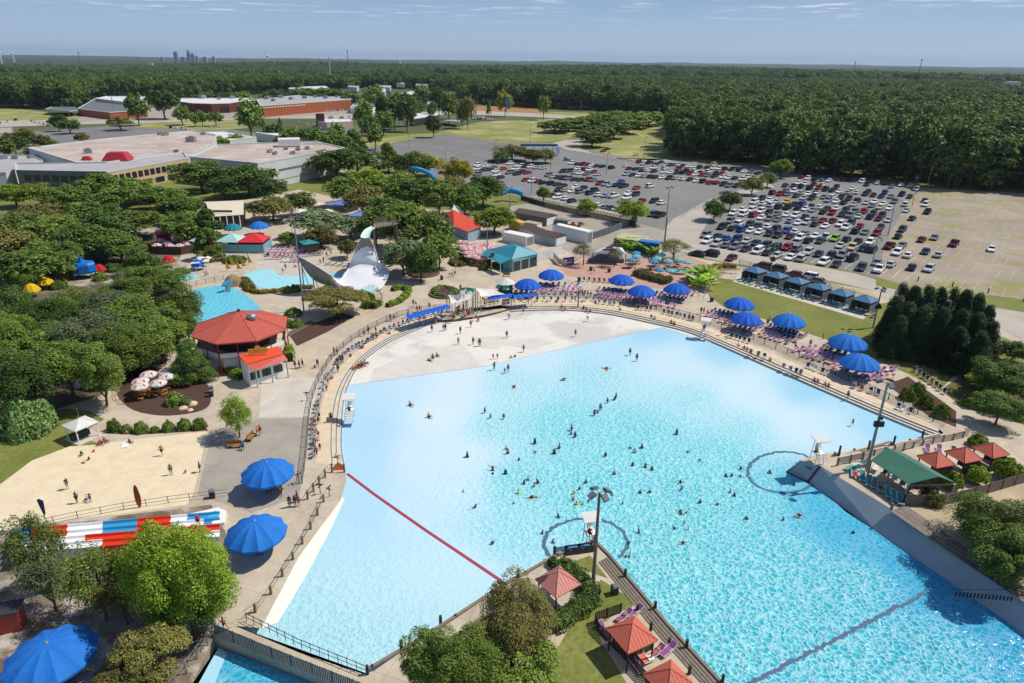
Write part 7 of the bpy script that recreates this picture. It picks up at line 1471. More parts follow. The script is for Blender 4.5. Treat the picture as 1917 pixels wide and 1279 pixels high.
for x,y,lab in((1150,1112,'dark litter bin on the peninsula lawn'),(827,524,'litter bin near the mulch planter'),(1084,531-4,'litter bin beside the north lounge chairs'),(1106,507,'litter bin on the left of the brick plaza'),(1140,510,'litter bin in the middle of the brick plaza'),(1332,565,'litter bin at the foot of the lawn'),(396,742,'black bin, nearest of the stack by the mulch island'),(396,735,'black bin, farther of the stack by the mulch island'),(398,932,'dark bin at the end of the sandpit fence'),(502,480,'bin by the pink loungers')):p=G(x,y,0);PB.put((p.x,p.y,0),.3,lab,group='litter bins')
def mk_bench():
 t=thing('bench','bench','bench');MB().box((0,0,.45),(1.8,.5,.08)).build('seat',m_tabw,t);MB().box((0,.27,.75),(1.8,.06,.5)).build('backrest',m_tabw,t)
 for s in(-1,1):MB().box((s*.7,0,.22),(.08,.5,.44)).build('leg',m_dark,t)
 return t
PBE=Proto(mk_bench)
for x,y,a,lab in((440,838,.1,'wooden bench in front of the young yellow-green tree'),(472,822,1.4,'wooden bench at the right side of the young tree'),(948,518,0,'dark arched bench seat near the green kiosk'),(915,506,-.6,'dark bench beside the teal shop'),(905,500,-.6,'dark bench farther along the teal shop')):p=G(x,y,0);PBE.put((p.x,p.y,0),a,lab,group='park benches')
rr_=random.Random(8)
for x,y,s_,lab in((343,765,1,'pale rock at the left of the three on the mulch island'),(360,757,1.2,'largest pale rock on the mulch island'),(356,768,.7,'smallest pale rock on the mulch island')):
 p=G(x,y,0);t=thing('rock',lab,'rock',(p.x,p.y,0),rr_.random(),'rocks on the mulch island');bm_=bmesh.new();bmesh.ops.create_icosphere(bm_,subdivisions=2,radius=.7*s_)
 for v in bm_.verts:v.co*=1+.2*noise.noise(v.co*1.7+Vector((x,0,0)));v.co.z*=.55
 me=bpy.data.meshes.new('stone');bm_.to_mesh(me);bm_.free();me.materials.append(mat('pale_rock',hexl('d8c09c'),.9,.2,scale=3));ob('stone',me,t)
t=thing('surfboard','tall red surfboard standing at the sandpit fence','surfboard',tuple(G(262,950,0)));MB().add([(math.sin(a)*.38*(1 if math.cos(a)>0 else .9),-.05+s_*.05,1.6-math.cos(a)*1.6) for s_ in(0,1) for a in np.linspace(0,2*math.pi,16,endpoint=False)],[tuple(range(16)),tuple(range(16,32))[::-1]]+[(i,(i+1)%16,16+(i+1)%16,16+i) for i in range(16)]).build('board',mat('brick_red_board',hexl('b0503c'),.5),t);MB().box((0,.06,.5),(.06,.08,1)).build('stake',m_dark,t)
t=thing('feather_flag','dark blue feather flag at the lower left of the sandpit','flag',tuple(G(90,980,0)));MB().tube((0,0,0),(-.5,0,3.2),.03).build('pole',m_dark,t);MB().add([(-.18,0,1.0),(-.5,0,3.2),(-.25,.02,3.4),(.2,.04,3.1),(.05,.02,1.4)],[(0,1,2,3,4)]).build('cloth',mat('navy_cloth',hexl('3c4a70'),.7),t)
t=thing('banner','grey and blue photo banner on posts beside the bright bush','banner',tuple(G(163,730,0)),.35);MB().box((0,0,1.3),(3.6,.08,1.6)).build('panel',mat('banner_print',hexl('5c6670'),.6,scale=1.2,col2=hexl('9aa8c0')),t)
for s in(-1,1):MB().tube((s*1.8,0,0),(s*1.8,0,2.2),.06).build('post',m_metal,t)
p=G(1064,497,0);t=thing('banner','purple banner with white lettering on the grey fence','banner',(p.x,p.y,0),.35);MB().box((0,0,1.2),(3.2,.08,2.0)).build('panel',mat('purple_banner',hexl('4a2a8c'),.6),t);text_on('lettering','WELCOME',t,Vector((0,-.06,1.5)),.5,(math.pi/2,0,0),m_white);MB().box((0,-.05,.8),(2.2,.03,.3)).build('white_bar',m_white,t)
t=thing('vinyl_screen','long pale blue screen beside the teal shop','screen');b=MB();A,B,Cc=G(1006,492),G(1036,482),G(1052,476);quadwall(b,A,B,0,2.6);quadwall(b,B,Cc,0,2.6);b.build('cloth',F_WHITE,t)
fence('grey panel fence between the screen and the purple banner',[(1036,484),(1046,496),(1058,499),(1090,482)],1.8,3,'panel',mp=m_dgw)
t=thing('sandwich_board','orange triangular warning board at the pool gate','sign',tuple(G(634,878,.0)),.1);MB().add([(-.8,-.3,0),(.8,-.3,0),(0,0,1.1)],[(0,1,2)]).add([(-.8,.3,0),(.8,.3,0),(0,0,1.1)],[(2,1,0)]).build('panel',mat('orange_board',hexl('e07a28'),.5),t)
t=thing('food_cart','red patterned kiosk under the trees in the near left corner','kiosk',tuple(G(20,1175,0)),.3);MB().box((0,0,1.1),(2.4,1.6,2.2)).build('body',mat('red_pattern',hexl('b83a30'),.6,scale=5,col2=hexl('8a4a40')),t);MB().box((0,0,2.3),(2.7,1.9,.15)).build('roof',m_dark,t)
for x,y,lab in((1085,1037,'blue-windowed dark lifeguard bench frame on the peninsula tip'),):
 p=G(x,y,0);t=thing('gear_rack',lab,'rack',(p.x,p.y,0),.22);MB().box((0,0,.5),(3.2,.1,.9)).build('rail',m_dark,t);MB().box((0,.5,.5),(3.2,.1,.9)).build('rail',m_dark,t);MB().box((-.7,.25,.75),(1.1,.5,.1),.2).build('backboard',MATS['booth_blue'],t);MB().box((.7,.25,.75),(1.1,.5,.1),.2).build('backboard',MATS['booth_blue'],t)
p=G(1487,1000-6,0)
t=thing('picnic_table','white picnic table in the sand lot at the right edge','table',tuple(G(1822,968,ZR)),-.7);MB().box((0,0,.75),(1.8,.8,.08)).build('tabletop',m_white,t);MB().box((0,.75,.45),(1.8,.3,.06)).build('bench_seat',m_white,t);MB().box((0,-.75,.45),(1.8,.3,.06)).build('bench_seat',m_white,t);MB().box((-.6,0,.36),(.08,1.5,.7)).build('leg',m_white,t);MB().box((.6,0,.36),(.08,1.5,.7)).build('leg',m_white,t)
b=MB();t=thing('heater_posts','crossed sign posts on the west deck edge','signs')
for x,y in((575,750),(560,905),(600,925),(617,930)):p=G(x,y,0);c_=MB().tube((p.x,p.y,0),(p.x,p.y,1.5),.05).box((p.x,p.y,1.4),(.9,.1,.12),x).box((p.x,p.y,1.15),(.7,.1,.12),x+1.3).build('post',m_dark,t)
# ================================================================== LOUNGERS
def sling(nm,c):return mat('sling_'+nm,hexl(c),.7,.15,scale=3)
SL=dict(p=sling('purple','94508e'),k=sling('pink','cc86ac'),d=sling('dark_violet','3c2c5c'),b=sling('blue','7a9cc0'),t=sling('teal','3c9c98'),n=sling('navy','39425e'),w=sling('white','dad6d4'),o=sling('coral','e0705c'),a=sling('aqua','8cc8c8'))
SN=dict(p='purple',k='pink',d='dark violet',b='pale blue',t='teal',n='navy',w='white',o='coral',a='aqua')
def lounger_meshes(ch=False):
 fr=MB();L=1.9 if not ch else 1.0;hz=.36 if not ch else .42;bk=.42
 if not ch:
  for s in(-1,1):fr.tube((s*.31,-.95,hz),(s*.31,.35,hz),.025,.025,5);fr.tube((s*.31,.35,hz),(s*.31,.93,hz+bk),.025,.025,5);fr.tube((s*.31,-.2,hz+.22),(s*.31,.35,hz+.22),.02,.02,5)
  fr.tube((-.31,-.95,hz),(.31,-.95,hz),.025,.025,5).tube((-.31,.35,hz),(.31,.35,hz),.025,.025,5).tube((-.31,.93,hz+bk),(.31,.93,hz+bk),.025,.025,5)
  sl=MB().box((0,-.3,hz+.01),(.58,1.28,.03));bk_=MB().add([(-.29,.35,hz+.01),(.29,.35,hz+.01),(.29,.93,hz+bk),(-.29,.93,hz+bk),(-.29,.37,hz-.02),(.29,.37,hz-.02),(.29,.95,hz+bk-.03),(-.29,.95,hz+bk-.03)],[(0,1,2,3),(7,6,5,4),(0,3,7,4),(1,5,6,2),(3,2,6,7)])
  lg=[(s*.31,y) for s in(-1,1) for y in(-.75,.5)]
 else:
  for s in(-1,1):fr.tube((s*.28,-.3,.62),(s*.28,.3,.62),.025,.025,5);fr.tube((s*.28,.25,hz),(s*.28,.5,1.0),.025,.025,5)
  fr.tube((-.28,.25,hz),(.28,.25,hz),.02,.02,5).tube((-.28,.5,1.0),(.28,.5,1.0),.02,.02,5)
  sl=MB().box((0,0,hz),(.54,.55,.03));bk_=MB().add([(-.27,.26,hz),(.27,.26,hz),(.27,.5,1.0),(-.27,.5,1.0),(-.27,.29,hz),(.27,.29,hz),(.27,.53,1.0),(-.27,.53,1.0)],[(0,1,2,3),(7,6,5,4),(0,3,7,4),(1,5,6,2),(3,2,6,7)])
  lg=[(s*.28,y) for s in(-1,1) for y in(-.3,.3)]
 return fr.mesh('frame',m_white),sl.mesh('seat',SL['p']),bk_.mesh('backrest',SL['p']),MB().tube((0,0,0),(0,0,hz if not ch else .62),.025,.025,5).mesh('leg',m_white),lg
LM={False:lounger_meshes(),True:lounger_meshes(True)}
LST=[]
def lounger(X,Y,Z,rz,c,label,group,ch=False,parts=True,towel=None):
 f,s,k,lgm,lg=LM[ch];o=thing('lounge_chair' if ch else 'sun_lounger',label,'chair' if ch else 'sun lounger',(X,Y,Z),rz,group)
 ob('frame',f,o);a=ob('seat',s,o);slotcol(a,SL[c]);a=ob('backrest',k,o);slotcol(a,SL[c])
 if parts:
  for x,y in lg:ob('leg',lgm,o,(x,y,0))
 LST.append((X,Y,Z,rz,ch));return o
rl=random.Random(21);NL=[0]
TOW=[F_WHITE,F_RED,F_LB,F_YEL,F_PINK,F_AQUA]
tow_me=MB().box((0,-.3,.395),(.5,1.1,.025)).mesh('towel',F_WHITE);tow_b=MB().box((0,.02,.47),(.5,.5,.03)).mesh('towel',F_WHITE)
towels=[];EXTRA=[]
def lrow(x0,y0,x1,y1,n,cols,where,face=None,ch=False,z=0.0,group=None,zf=None,two=0.0):
 a,b_=G(x0,y0),G(x1,y1);rz=math.atan2((b_-a).y,(b_-a).x) if n>1 else 0
 if face is not None:rz=face
 else: # feet towards the pool / camera
  if math.cos(rz)<0:rz+=math.pi
 for i in range(n):
  u=i/max(1,n-1);x,y=x0+(x1-x0)*u,y0+(y1-y0)*u;p=GR(x,y) if zf=='R' else G(x,y,z);c=rl.choice(cols);d=p.length
  if any((p.x-q[0])**2+(p.y-q[1])**2<.72**2 for q in LST):continue
  NL[0]+=1
  if NL[0]>300:EXTRA.append((p.x,p.y,p.z,rz,c,ch));LST.append((p.x,p.y,p.z,rz,ch));continue
  lounger(p.x+rl.uniform(-.1,.1),p.y+rl.uniform(-.15,.15),p.z,rz+rl.uniform(-.14,.14),c,f"{SN[c]} {'lounge chair' if ch else 'lounger'} {where}",group or 'loungers around the pool',ch,d<130)
  if rl.random()<.3:towels.append((p.x,p.y,p.z,rz,ch))
lrow(1595,880,1606,873,2,'t','at the left end of the green pavilion',-.55-.9,z=ZR);lrow(1600,890,1685,940,8,'t','in the front row under the green pavilion',-2.4+2.0,z=ZR)
for(x0,y0,x1,y1,n,cols) in((1586,876,1678,932,8,'t'),(1625,868,1690,905,5,'tw')):lrow(x0,y0,x1,y1,n,cols,'under the green pavilion',-.75,z=ZR,group='teal loungers under the pavilion')
for i,(x,y) in enumerate([(1414,506),(1454,515.5),(1493,526),(1533.5,537),(1576,548.5),(1620,560.5)]):lrow(x-26,y+21,x+14,y+33,5,'t' if i%2 else 'ta','in front of the blue-roofed cabanas',-.85,group='loungers in front of the blue-roofed cabanas')
W1='under the umbrellas by the entrance';W2='in the crowded middle block on the north deck';W3='beside the two overlapping umbrellas';W4='around the umbrella by the lawn';W5='around the last pair of umbrellas'
for r in((968,543,1085,544,12,'kpb'),(965,549,1095,551,13,'kpn'),(975,536,1080,536,10,'dnk')):lrow(*r,W1,-.35)
for r in((1117,552,1213,564,13,'kp'),(1120,544,1176,550,8,'dp'),(1213,560,1240,572,4,'kp'),(1228,553,1280,557,7,'dnk'),(1230,560,1277,567,7,'ndk'),(1215,570,1238,573,4,'kw'),(1277,560,1297,553,3,'kp'),(1254,575,1263,577,2,'kp')):lrow(*r,W2,-.5)
lrow(1093,527,1141,530,6,'n','in the back row at the brick plaza',0,True)
for r in((1325,592,1425,613,12,'kp'),(1335,584,1400,600,9,'dpn'),(1350,604,1415,619,8,'kd')):lrow(*r,W3,-.85)
for r in((1427,630,1473,643,6,'kp'),(1429,621,1493,633,8,'dn'),(1448,611,1488,624,6,'dp'),(1502,633,1508,629,2,'k')):lrow(*r,W4,-.9)
lrow(1488,659,1520,654,4,'kp','in the small group between two umbrellas',-.9)
for r in((1507,668,1579,687,8,'kp'),(1531,660,1576,673,6,'dp'),(1548,648,1575,657,5,'dp'),(1617,711,1668,709,5,'kp'),(1577,696,1617,703,6,'kn'),(1622,701,1672,693,6,'kp'),(1590,690,1640,694,5,'dk')):lrow(*r,W5,-.9)
for r in((1243,588,1297,601,8,'nb'),(1194,580,1218,583,4,'n'),(1121,569,1160,574,5,'nb'),(965,564,1110,564,12,'tbw')):lrow(*r,'inside the north pool fence',-.15,True)
for r in((1405,664,1431,673,5,'n'),(1465,692,1497,703,6,'nb'),(1512,690,1547,703,6,'nw'),(1597,727,1644,741,4,'n'),(1680,766,1702,775,3,'wn'),(1362,631,1400,643,6,'n')):lrow(*r,'along the east pool steps',-.5,True)
lrow(1712,697,1767,738,8,'n','in the dark row beside the east path',-.6,True)
arc=smoothline([(621,697),(607,716),(597,750),(590,774),(587,804),(587,830),(585,858)],3)
for i,(x,y) in enumerate(arc):lrow(x,y,x,y,1,'b','along the inside of the west fence',-1.35 if y>740 else-1.0,True)
arc2=smoothline([(630,682),(650,662),(670,650),(687,643),(702,632),(727,619),(752,609),(777,601),(800,594),(825,590)],3)
for i,(x,y) in enumerate(arc2):lrow(x,y,x,y,1,'bbn','along the inside of the northwest fence',-.7,True)
for r in((502,468,552,466,6,'kp'),(500,476,560,481,7,'kp'),(503,485,565,488,7,'kw'),(570,480,600,478,4,'nk'),(614,496,648,499,4,'d')):lrow(*r,'beside the lagoon',-.9,group='pink loungers by the lagoon')
for x,y,a,c,lab in((1132,1185,.5,'p','purple lounger inside the fence of the middle cabana'),(1168,1158,-.9,'p','purple lounger behind the middle cabana, left one'),(1188,1150,-.9,'p','purple lounger behind the middle cabana, right one'),(1200,1232,-2.6+3.14,'o','coral lounger beside the small white table'),(1190,1250,.5,'p','purple lounger along the fence of the lowest cabana'),(1228,1226,-.9,'p','purple lounger right of the white table'),(1250,1222,-.9,'p','purple lounger nearest the boardwalk'),(985,1110,.6,'p','purple lounger beside the salmon cabana'),(1757,852-6,-.5,'p','purple lounger beside the first red cabana'),(1735,845,-.5,'p','purple lounger at the panel fence'),(1785,850,-.4,'n','dark lounger between the red cabanas')):
 p=G(x,y,zr(x,y)) if x>1600 else G(x,y,0);o=lounger(p.x,p.y,p.z,a,c,lab,'loungers at the cabanas')
p=G(1217,1238,0);t=thing('side_table','small white square table between the cabana loungers','table',(p.x,p.y,0),.4);MB().box((0,0,.45),(.6,.6,.05)).build('tabletop',m_white,t)
for sx in(-1,1):
 for sy in(-1,1):MB().tube((sx*.25,sy*.25,0),(sx*.25,sy*.25,.44),.025).build('leg',m_white,t)
p=G(1032,1105,0);t=thing('patio_table','round white table with chairs under the salmon cabana','table',(p.x,p.y,0));MB().lathe([(0,.75),(.7,.75),(.7,.7)],16).build('tabletop',m_white,t);MB().tube((0,0,0),(0,0,.7),.06).build('leg',m_white,t)
for i,(X,Y,Z,rz,ch) in enumerate(towels[:90]):
 o=ob('towel',tow_b if ch else tow_me,None,(X,Y,Z+.012),rz);m_=TOW[i%6];slotcol(o,m_);tag(o,f"{m_.name.split('_')[0] if 'light' not in m_.name else 'light blue'} towel spread on a lounger",'towel','towels spread on loungers')
for r in((1117,556,1213,568,14,'kp'),(1125,548,1180,553,9,'dn'),(1240,550,1290,550,8,'dk'),(1232,563,1262,568,5,'kb'),(1330,588,1410,606,12,'dp'),(1425,625,1490,640,9,'dnk'),(1440,614,1490,628,8,'dn'),(1515,664,1590,684,10,'kp'),(1540,654,1580,666,7,'dn'),(1560,692,1640,706,9,'kn'),(968,546,1090,547,14,'kwp'),(962,540,1075,541,12,'nkb'),(498,472,556,474,9,'kp'),(500,480,560,484,9,'kd'),(515,462,560,462,8,'kn'),(530,490,570,491,6,'kw'),(556,474,600,474,8,'nk')):lrow(*r,'in the crowded rows',-.7 if r[0]>1000 else-.3)
print('loungers',NL[0],'towels',len(towels))
if EXTRA:
 b=MB();ks=list(SL);mats=[SL[k] for k in ks]+[m_white]
 for X,Y,Z,rz,c,ch in EXTRA:
  f,s_,k_,lgm,lg=LM[ch];M_=Matrix.Translation((X,Y,Z))@Matrix.Rotation(rz,4,'Z')
  for me_,mi in((f,len(ks)),(s_,ks.index(c)),(k_,ks.index(c))):b.add([M_@v.co for v in me_.vertices],[tuple(p.vertices) for p in me_.polygons],mi)
 tag(b.build('packed_loungers',mats),'loungers packed too closely and too far off to tell apart','sun loungers',kind='stuff')
 # ================================================================== PEOPLE
SKIN=[mat('skin_light',hexl('d8a888'),.6),mat('skin_tan',hexl('b87f5e'),.6),mat('skin_brown',hexl('7a4c36'),.6),mat('skin_dark',hexl('4c3024'),.6)]
HAIR=[mat('hair_black',hexl('1c1816'),.7),mat('hair_brown',hexl('4a3222'),.7),mat('hair_blond',hexl('a8854e'),.7)]
CLO=dict(b=('blue','2c4a94'),n=('navy','1f2740'),k=('black','1a1a1e'),r=('red','b82a30'),g=('green','3a9a5c'),y=('yellow','dcd02c'),w=('white','e6e4e0'),p=('pink','d8608c'),t=('teal','2c8c94'),o=('orange','e07830'),v=('purple','5c3c84'),q=('grey','7c8088'))
CLM={k:mat('cloth_'+v[0],hexl(v[1]),.8,.12,scale=6) for k,v in CLO.items()}
def skinmesh(name,pts,edges,rad,m,sub=1):
 me=bpy.data.meshes.new('tmp');me.from_pydata(pts,edges,[]);o=bpy.data.objects.new('tmp',me);C.objects.link(o)
 sk=o.modifiers.new('s','SKIN');sk.branch_smoothing=.3;sv=me.skin_vertices[0].data if me.skin_vertices else None
 if sv is None:bpy.context.view_layer.update();sv=me.skin_vertices[0].data
 for i,r in enumerate(rad):sv[i].radius=(r,r) if not isinstance(r,tuple) else r;sv[i].use_root=(i==0)
 if sub:ss=o.modifiers.new('u','SUBSURF');ss.levels=sub;ss.render_levels=sub
 dg=bpy.context.evaluated_depsgraph_get();dg.update();r=bpy.data.meshes.new_from_object(o.evaluated_get(dg));r.name=name;bpy.data.objects.remove(o);bpy.data.meshes.remove(me)
 r.materials.clear();r.materials.append(m);r.polygons.foreach_set('use_smooth',[True]*len(r.polygons));return r
def figure(pose):
 """joint positions for a 1.72 m figure, facing -Y"""
 J=dict(pel=(0,0,.95),spi=(0,0,1.12),che=(0,-.01,1.32),nec=(0,.0,1.47),hea=(0,-.02,1.58),top=(0,-.01,1.66))
 for s,k in((-1,'R'),(1,'L')):
  J['sh'+k]=(s*.17,0,1.39);J['el'+k]=(s*.23,.02,1.12);J['wr'+k]=(s*.25,-.05,.88);J['hi'+k]=(s*.09,0,.9);J['kn'+k]=(s*.11,-.02,.49);J['an'+k]=(s*.12,.02,.08);J['to'+k]=(s*.13,-.14,.04)
 def mv(k,v):J[k]=v
 if pose=='walk':mv('knL',(.1,-.18,.52));mv('anL',(.1,-.26,.12));mv('toL',(.11,-.42,.1));mv('knR',(-.1,.06,.5));mv('anR',(-.1,.3,.12));mv('toR',(-.1,.18,.04));mv('elL',(.24,.14,1.14));mv('wrL',(.25,.1,.9));mv('elR',(-.24,-.1,1.15));mv('wrR',(-.24,-.3,1.0))
 if pose=='arms':mv('elL',(.4,-.05,1.42));mv('wrL',(.6,-.15,1.5));mv('elR',(-.4,-.05,1.4));mv('wrR',(-.58,-.12,1.32))
 if pose=='raise':mv('elL',(.3,-.05,1.6));mv('wrL',(.28,-.05,1.86));mv('elR',(-.3,.0,1.2));mv('wrR',(-.2,-.2,1.1))
 if pose=='hips':mv('elL',(.36,.08,1.16));mv('wrL',(.18,-.02,1.0));mv('elR',(-.36,.08,1.16));mv('wrR',(-.18,-.02,1.0))
 if pose=='sit': # on a surface at z = 0.45 below the pelvis
  for k in J:x,y,z=J[k];J[k]=(x,y+.1,z-.42)
  for s,k in((-1,'R'),(1,'L')):J['hi'+k]=(s*.1,.06,.5);J['kn'+k]=(s*.14,-.38,.52);J['an'+k]=(s*.15,-.42,.1);J['to'+k]=(s*.16,-.58,.06);J['el'+k]=(s*.25,-.02,.72);J['wr'+k]=(s*.18,-.26,.62)
 if pose=='ground':
  for k in J:x,y,z=J[k];J[k]=(x,y+.15+(z-.95)*.1,z-.83)
  for s,k in((-1,'R'),(1,'L')):J['hi'+k]=(s*.1,.06,.12);J['kn'+k]=(s*.2,-.36,.36 if s>0 else .16);J['an'+k]=(s*.16,-.6 if s<0 else-.42,.08);J['to'+k]=(s*.17,-.74 if s<0 else-.56,.06);J['el'+k]=(s*.3,.2,.32);J['wr'+k]=(s*.3,.3,.08)
 if pose in('lie','swim'): # stretched along Y, head to +Y
  for k in J:x,y,z=J[k];J[k]=(x,z-.95,.13-y*.3)
  if pose=='lie':
   for k in('spi','che','nec','hea','top','shL','shR'):x,y,z=J[k];J[k]=(x,y*.9,z+y*.35)
   for s,k in((-1,'R'),(1,'L')):J['el'+k]=(s*.28,.16,.12);J['wr'+k]=(s*.22,-.02,.16)
  else:
   mv('elL',(.3,.62,.1));mv('wrL',(.26,.86,.1));mv('elR',(-.34,.3,.1));mv('wrR',(-.5,.14,.05));mv('knL',(.2,-.42,.08));mv('anL',(.3,-.8,.02));mv('toL',(.32,-.95,0))
 if pose=='crouch':
  for k in('pel','spi','che','nec','hea','top','shL','shR','elL','elR','wrL','wrR','hiL','hiR'):x,y,z=J[k];J[k]=(x,y-(z-.95)*.5+.12,.35+(z-.95)*.85)
  for s,k in((-1,'R'),(1,'L')):J['kn'+k]=(s*.16,-.25,.42);J['an'+k]=(s*.13,.02,.08);J['to'+k]=(s*.14,-.14,.04);J['el'+k]=(s*.26,-.3,.42);J['wr'+k]=(s*.18,-.42,.2)
 if pose=='bend':
  for k in('che','nec','hea','top','shL','shR','elL','elR','wrL','wrR'):x,y,z=J[k];h=z-1.0;J[k]=(x,y-h*.75,1.0+h*.55)
  for s,k in((-1,'R'),(1,'L')):J['el'+k]=(s*.22,-.42,.9);J['wr'+k]=(s*.18,-.5,.62)
 return J
RAD=dict(pel=.135,spi=.115,che=(.15,.11),nec=.05,hea=.088,top=.07,sh=.058,el=.04,wr=.027,hi=.09,kn=.056,an=.038,to=.03)
def body_mesh(pose,child=1.0,fem=False):
 J=figure(pose);names=list(J);idx={k:i for i,k in enumerate(names)};pts=[J[k] for k in names];E=[('pel','spi'),('spi','che'),('che','nec'),('nec','hea'),('hea','top')]
 for k in 'RL':E+=[('che','sh'+k),('sh'+k,'el'+k),('el'+k,'wr'+k),('pel','hi'+k),('hi'+k,'kn'+k),('kn'+k,'an'+k),('an'+k,'to'+k)]
 rad=[RAD.get(k,RAD.get(k[:2])) for k in names];Ed=[(idx[a],idx[b]) for a,b in E]
 for k in 'RL': # palm and five fingers
  w_=Vector(J['wr'+k]);e_=Vector(J['el'+k]);d=(w_-e_).normalized();sd_=d.cross(Vector((1,0,.2)) if abs(d.x)<.8 else Vector((0,0,1))).normalized();pi=len(pts);pm=w_+d*.06;pts.append(tuple(pm));rad.append((.032,.018));Ed.append((idx['wr'+k],pi))
  for f,(o_,ln,r_) in enumerate(((-.03,.065,.0075),(-.01,.08,.008),(.01,.085,.008),(.03,.075,.008))):
   a=len(pts);b1=pm+sd_*o_+d*.035;b2=b1+d*ln*.55+sd_*o_*.2;b3=b2+(d*.75+Vector((0,-.4,-.3))).normalized()*ln*.45;pts+=[tuple(b1),tuple(b2),tuple(b3)];rad+=[r_*1.1,r_,r_*.85];Ed+=[(pi,a),(a,a+1),(a+1,a+2)]
  a=len(pts);b1=w_+d*.03+sd_*-.035;b2=b1+(d*.6-sd_*.8).normalized()*.045;pts+=[tuple(b1),tuple(b2)];rad+=[.012,.009];Ed+=[(pi,a),(a,a+1)]
 nz=len(pts);h=Vector(J['hea']);t_=Vector(J['top']);
 return skinmesh('body',pts,Ed,rad,SKIN[0],1),J
def cloth_mesh(J,keys,name,grow=.02):
 m_={'trunks':(['pel','hiR','hiL','tR','tL'],[(0,1),(0,2),(1,3),(2,4)]),'shirt':(['spi','che','shR','shL','aR','aL','pel'],[(0,1),(1,2),(1,3),(2,4),(3,5),(0,6)]),'suit':(['pel','spi','che'],[(0,1),(1,2)])}[keys]
 P=[];R=[]
 for k in m_[0]:
  if k in('tR','tL'):a,b_=Vector(J['hi'+k[1]]),Vector(J['kn'+k[1]]);P.append(tuple(a.lerp(b_,.6)));R.append(.085+grow)
  elif k in('aR','aL'):a,b_=Vector(J['sh'+k[1]]),Vector(J['el'+k[1]]);P.append(tuple(a.lerp(b_,.55)));R.append(.05+grow)
  else:
   r=RAD.get(k,RAD.get(k[:2]));P.append(J[k]);R.append(tuple(v+grow for v in r) if isinstance(r,tuple) else r+grow)
 return skinmesh(name,P,m_[1],R,CLM['k'],1)
def hair_mesh(J,long=False):
 h,t_=Vector(J['hea']),Vector(J['top']);up=(t_-h).normalized();bk=Vector((0,1,0)) if abs(up.z)>.5 else Vector((0,0,-1));c=h+up*.035+bk*.022
 q=[tuple(c+up*.03),tuple(c-up*.03+bk*.03)]+([tuple(c-up*.14+bk*.05)] if long else[]);return skinmesh('hair',q,[(i,i+1) for i in range(len(q)-1)],[.093,.085,.06][:len(q)],HAIR[0],1)
POSES=['stand','walk','arms','raise','hips','sit','ground','lie','swim','crouch','bend'];PM={}
def pm(pose):
 if pose not in PM:
  bm_,J=body_mesh(pose);PM[pose]=dict(body=bm_,trunks=cloth_mesh(J,'trunks','trunks'),shirt=cloth_mesh(J,'shirt','shirt'),suit=cloth_mesh(J,'suit','swimsuit',.012),hair=hair_mesh(J),hairl=hair_mesh(J,True),J=J)
 return PM[pose]
PW=dict(stand='standing',walk='walking',arms='arms spread',raise_='',hips='hands on hips',sit='sitting',ground='sitting on the ground',lie='lying back',swim='swimming',crouch='crouching',bend='bending forward')
PW['raise']='raising one arm'
rp=random.Random(33);NP=[0];CROWD=[]
def person(X,Y,Z,rz,pose,top,bot,where,sc_=1.0,skin=None,group='people at the water park',hat=False):
 """top: colour key or '-' for bare; lower-case = shirt, upper-case = one-piece suit; bot: trunks colour"""
 q=pm(pose)
 if NP[0]>=298:
  M_=Matrix.Translation((X,Y,Z))@Matrix.Rotation(rz,4,'Z')@Matrix.Scale(sc_,4);sk=rp.choice([0,1,1,2,3]);cs=([('suit' if top.isupper() else 'shirt',top.lower())] if top!='-' else[])+([] if top.isupper() else[('trunks',bot)])
  CROWD.append((M_,q,sk,cs));return
 o=ob('person',q['body'],None,(X,Y,Z),rz);o.scale=(sc_,)*3;sk=rp.choice([0,1,1,2,3]) if skin is None else skin;slotcol(o,SKIN[sk]);lg=top.isupper()
 wh={'stand':where,'walk':where}.get(pose,where);desc=[]
 if top!='-':
  k=top.lower();c=ob('swimsuit' if lg else 'shirt',q['suit' if lg else 'shirt'],o);slotcol(c,CLM[k]);desc.append(CLO[k][0]+(' swimsuit' if lg else ' shirt'))
 if not(lg and bot=='-'):
  if bot=='-':bot='k'
  c=ob('trunks',q['trunks'],o);slotcol(c,CLM[bot]);
  if not lg:desc.append(CLO[bot][0]+' trunks')
 c=ob('hair',q['hairl' if lg else 'hair'],o);slotcol(c,HAIR[rp.choice([0,0,1,1,2]) if sk<2 else 0])
 tag(o,('child' if sc_<.8 else 'person')+f" {PW[pose]} in {' and '.join(desc)}, {where}",'person',group);NP[0]+=1;return o
def gp(x,y,z=0.0):return G(x,y,z)
TOPS='------KNRBPT-knwb';BOT='knbrtqk'
def zone(x,y):
 if y>880 and x>1350:return 'in the deep water by the wall'
 if x<1000 and y>960:return 'right of the red line'
 if x>1250 and y<870:return 'towards the east steps'
 if y<760:return 'in the ankle-deep water'
 if y<860:return 'in the middle of the pool'
 if x<1010:return 'left of the pool middle'
 if y>960:return 'near the peninsula tip'
 return 'in the waist-deep water'
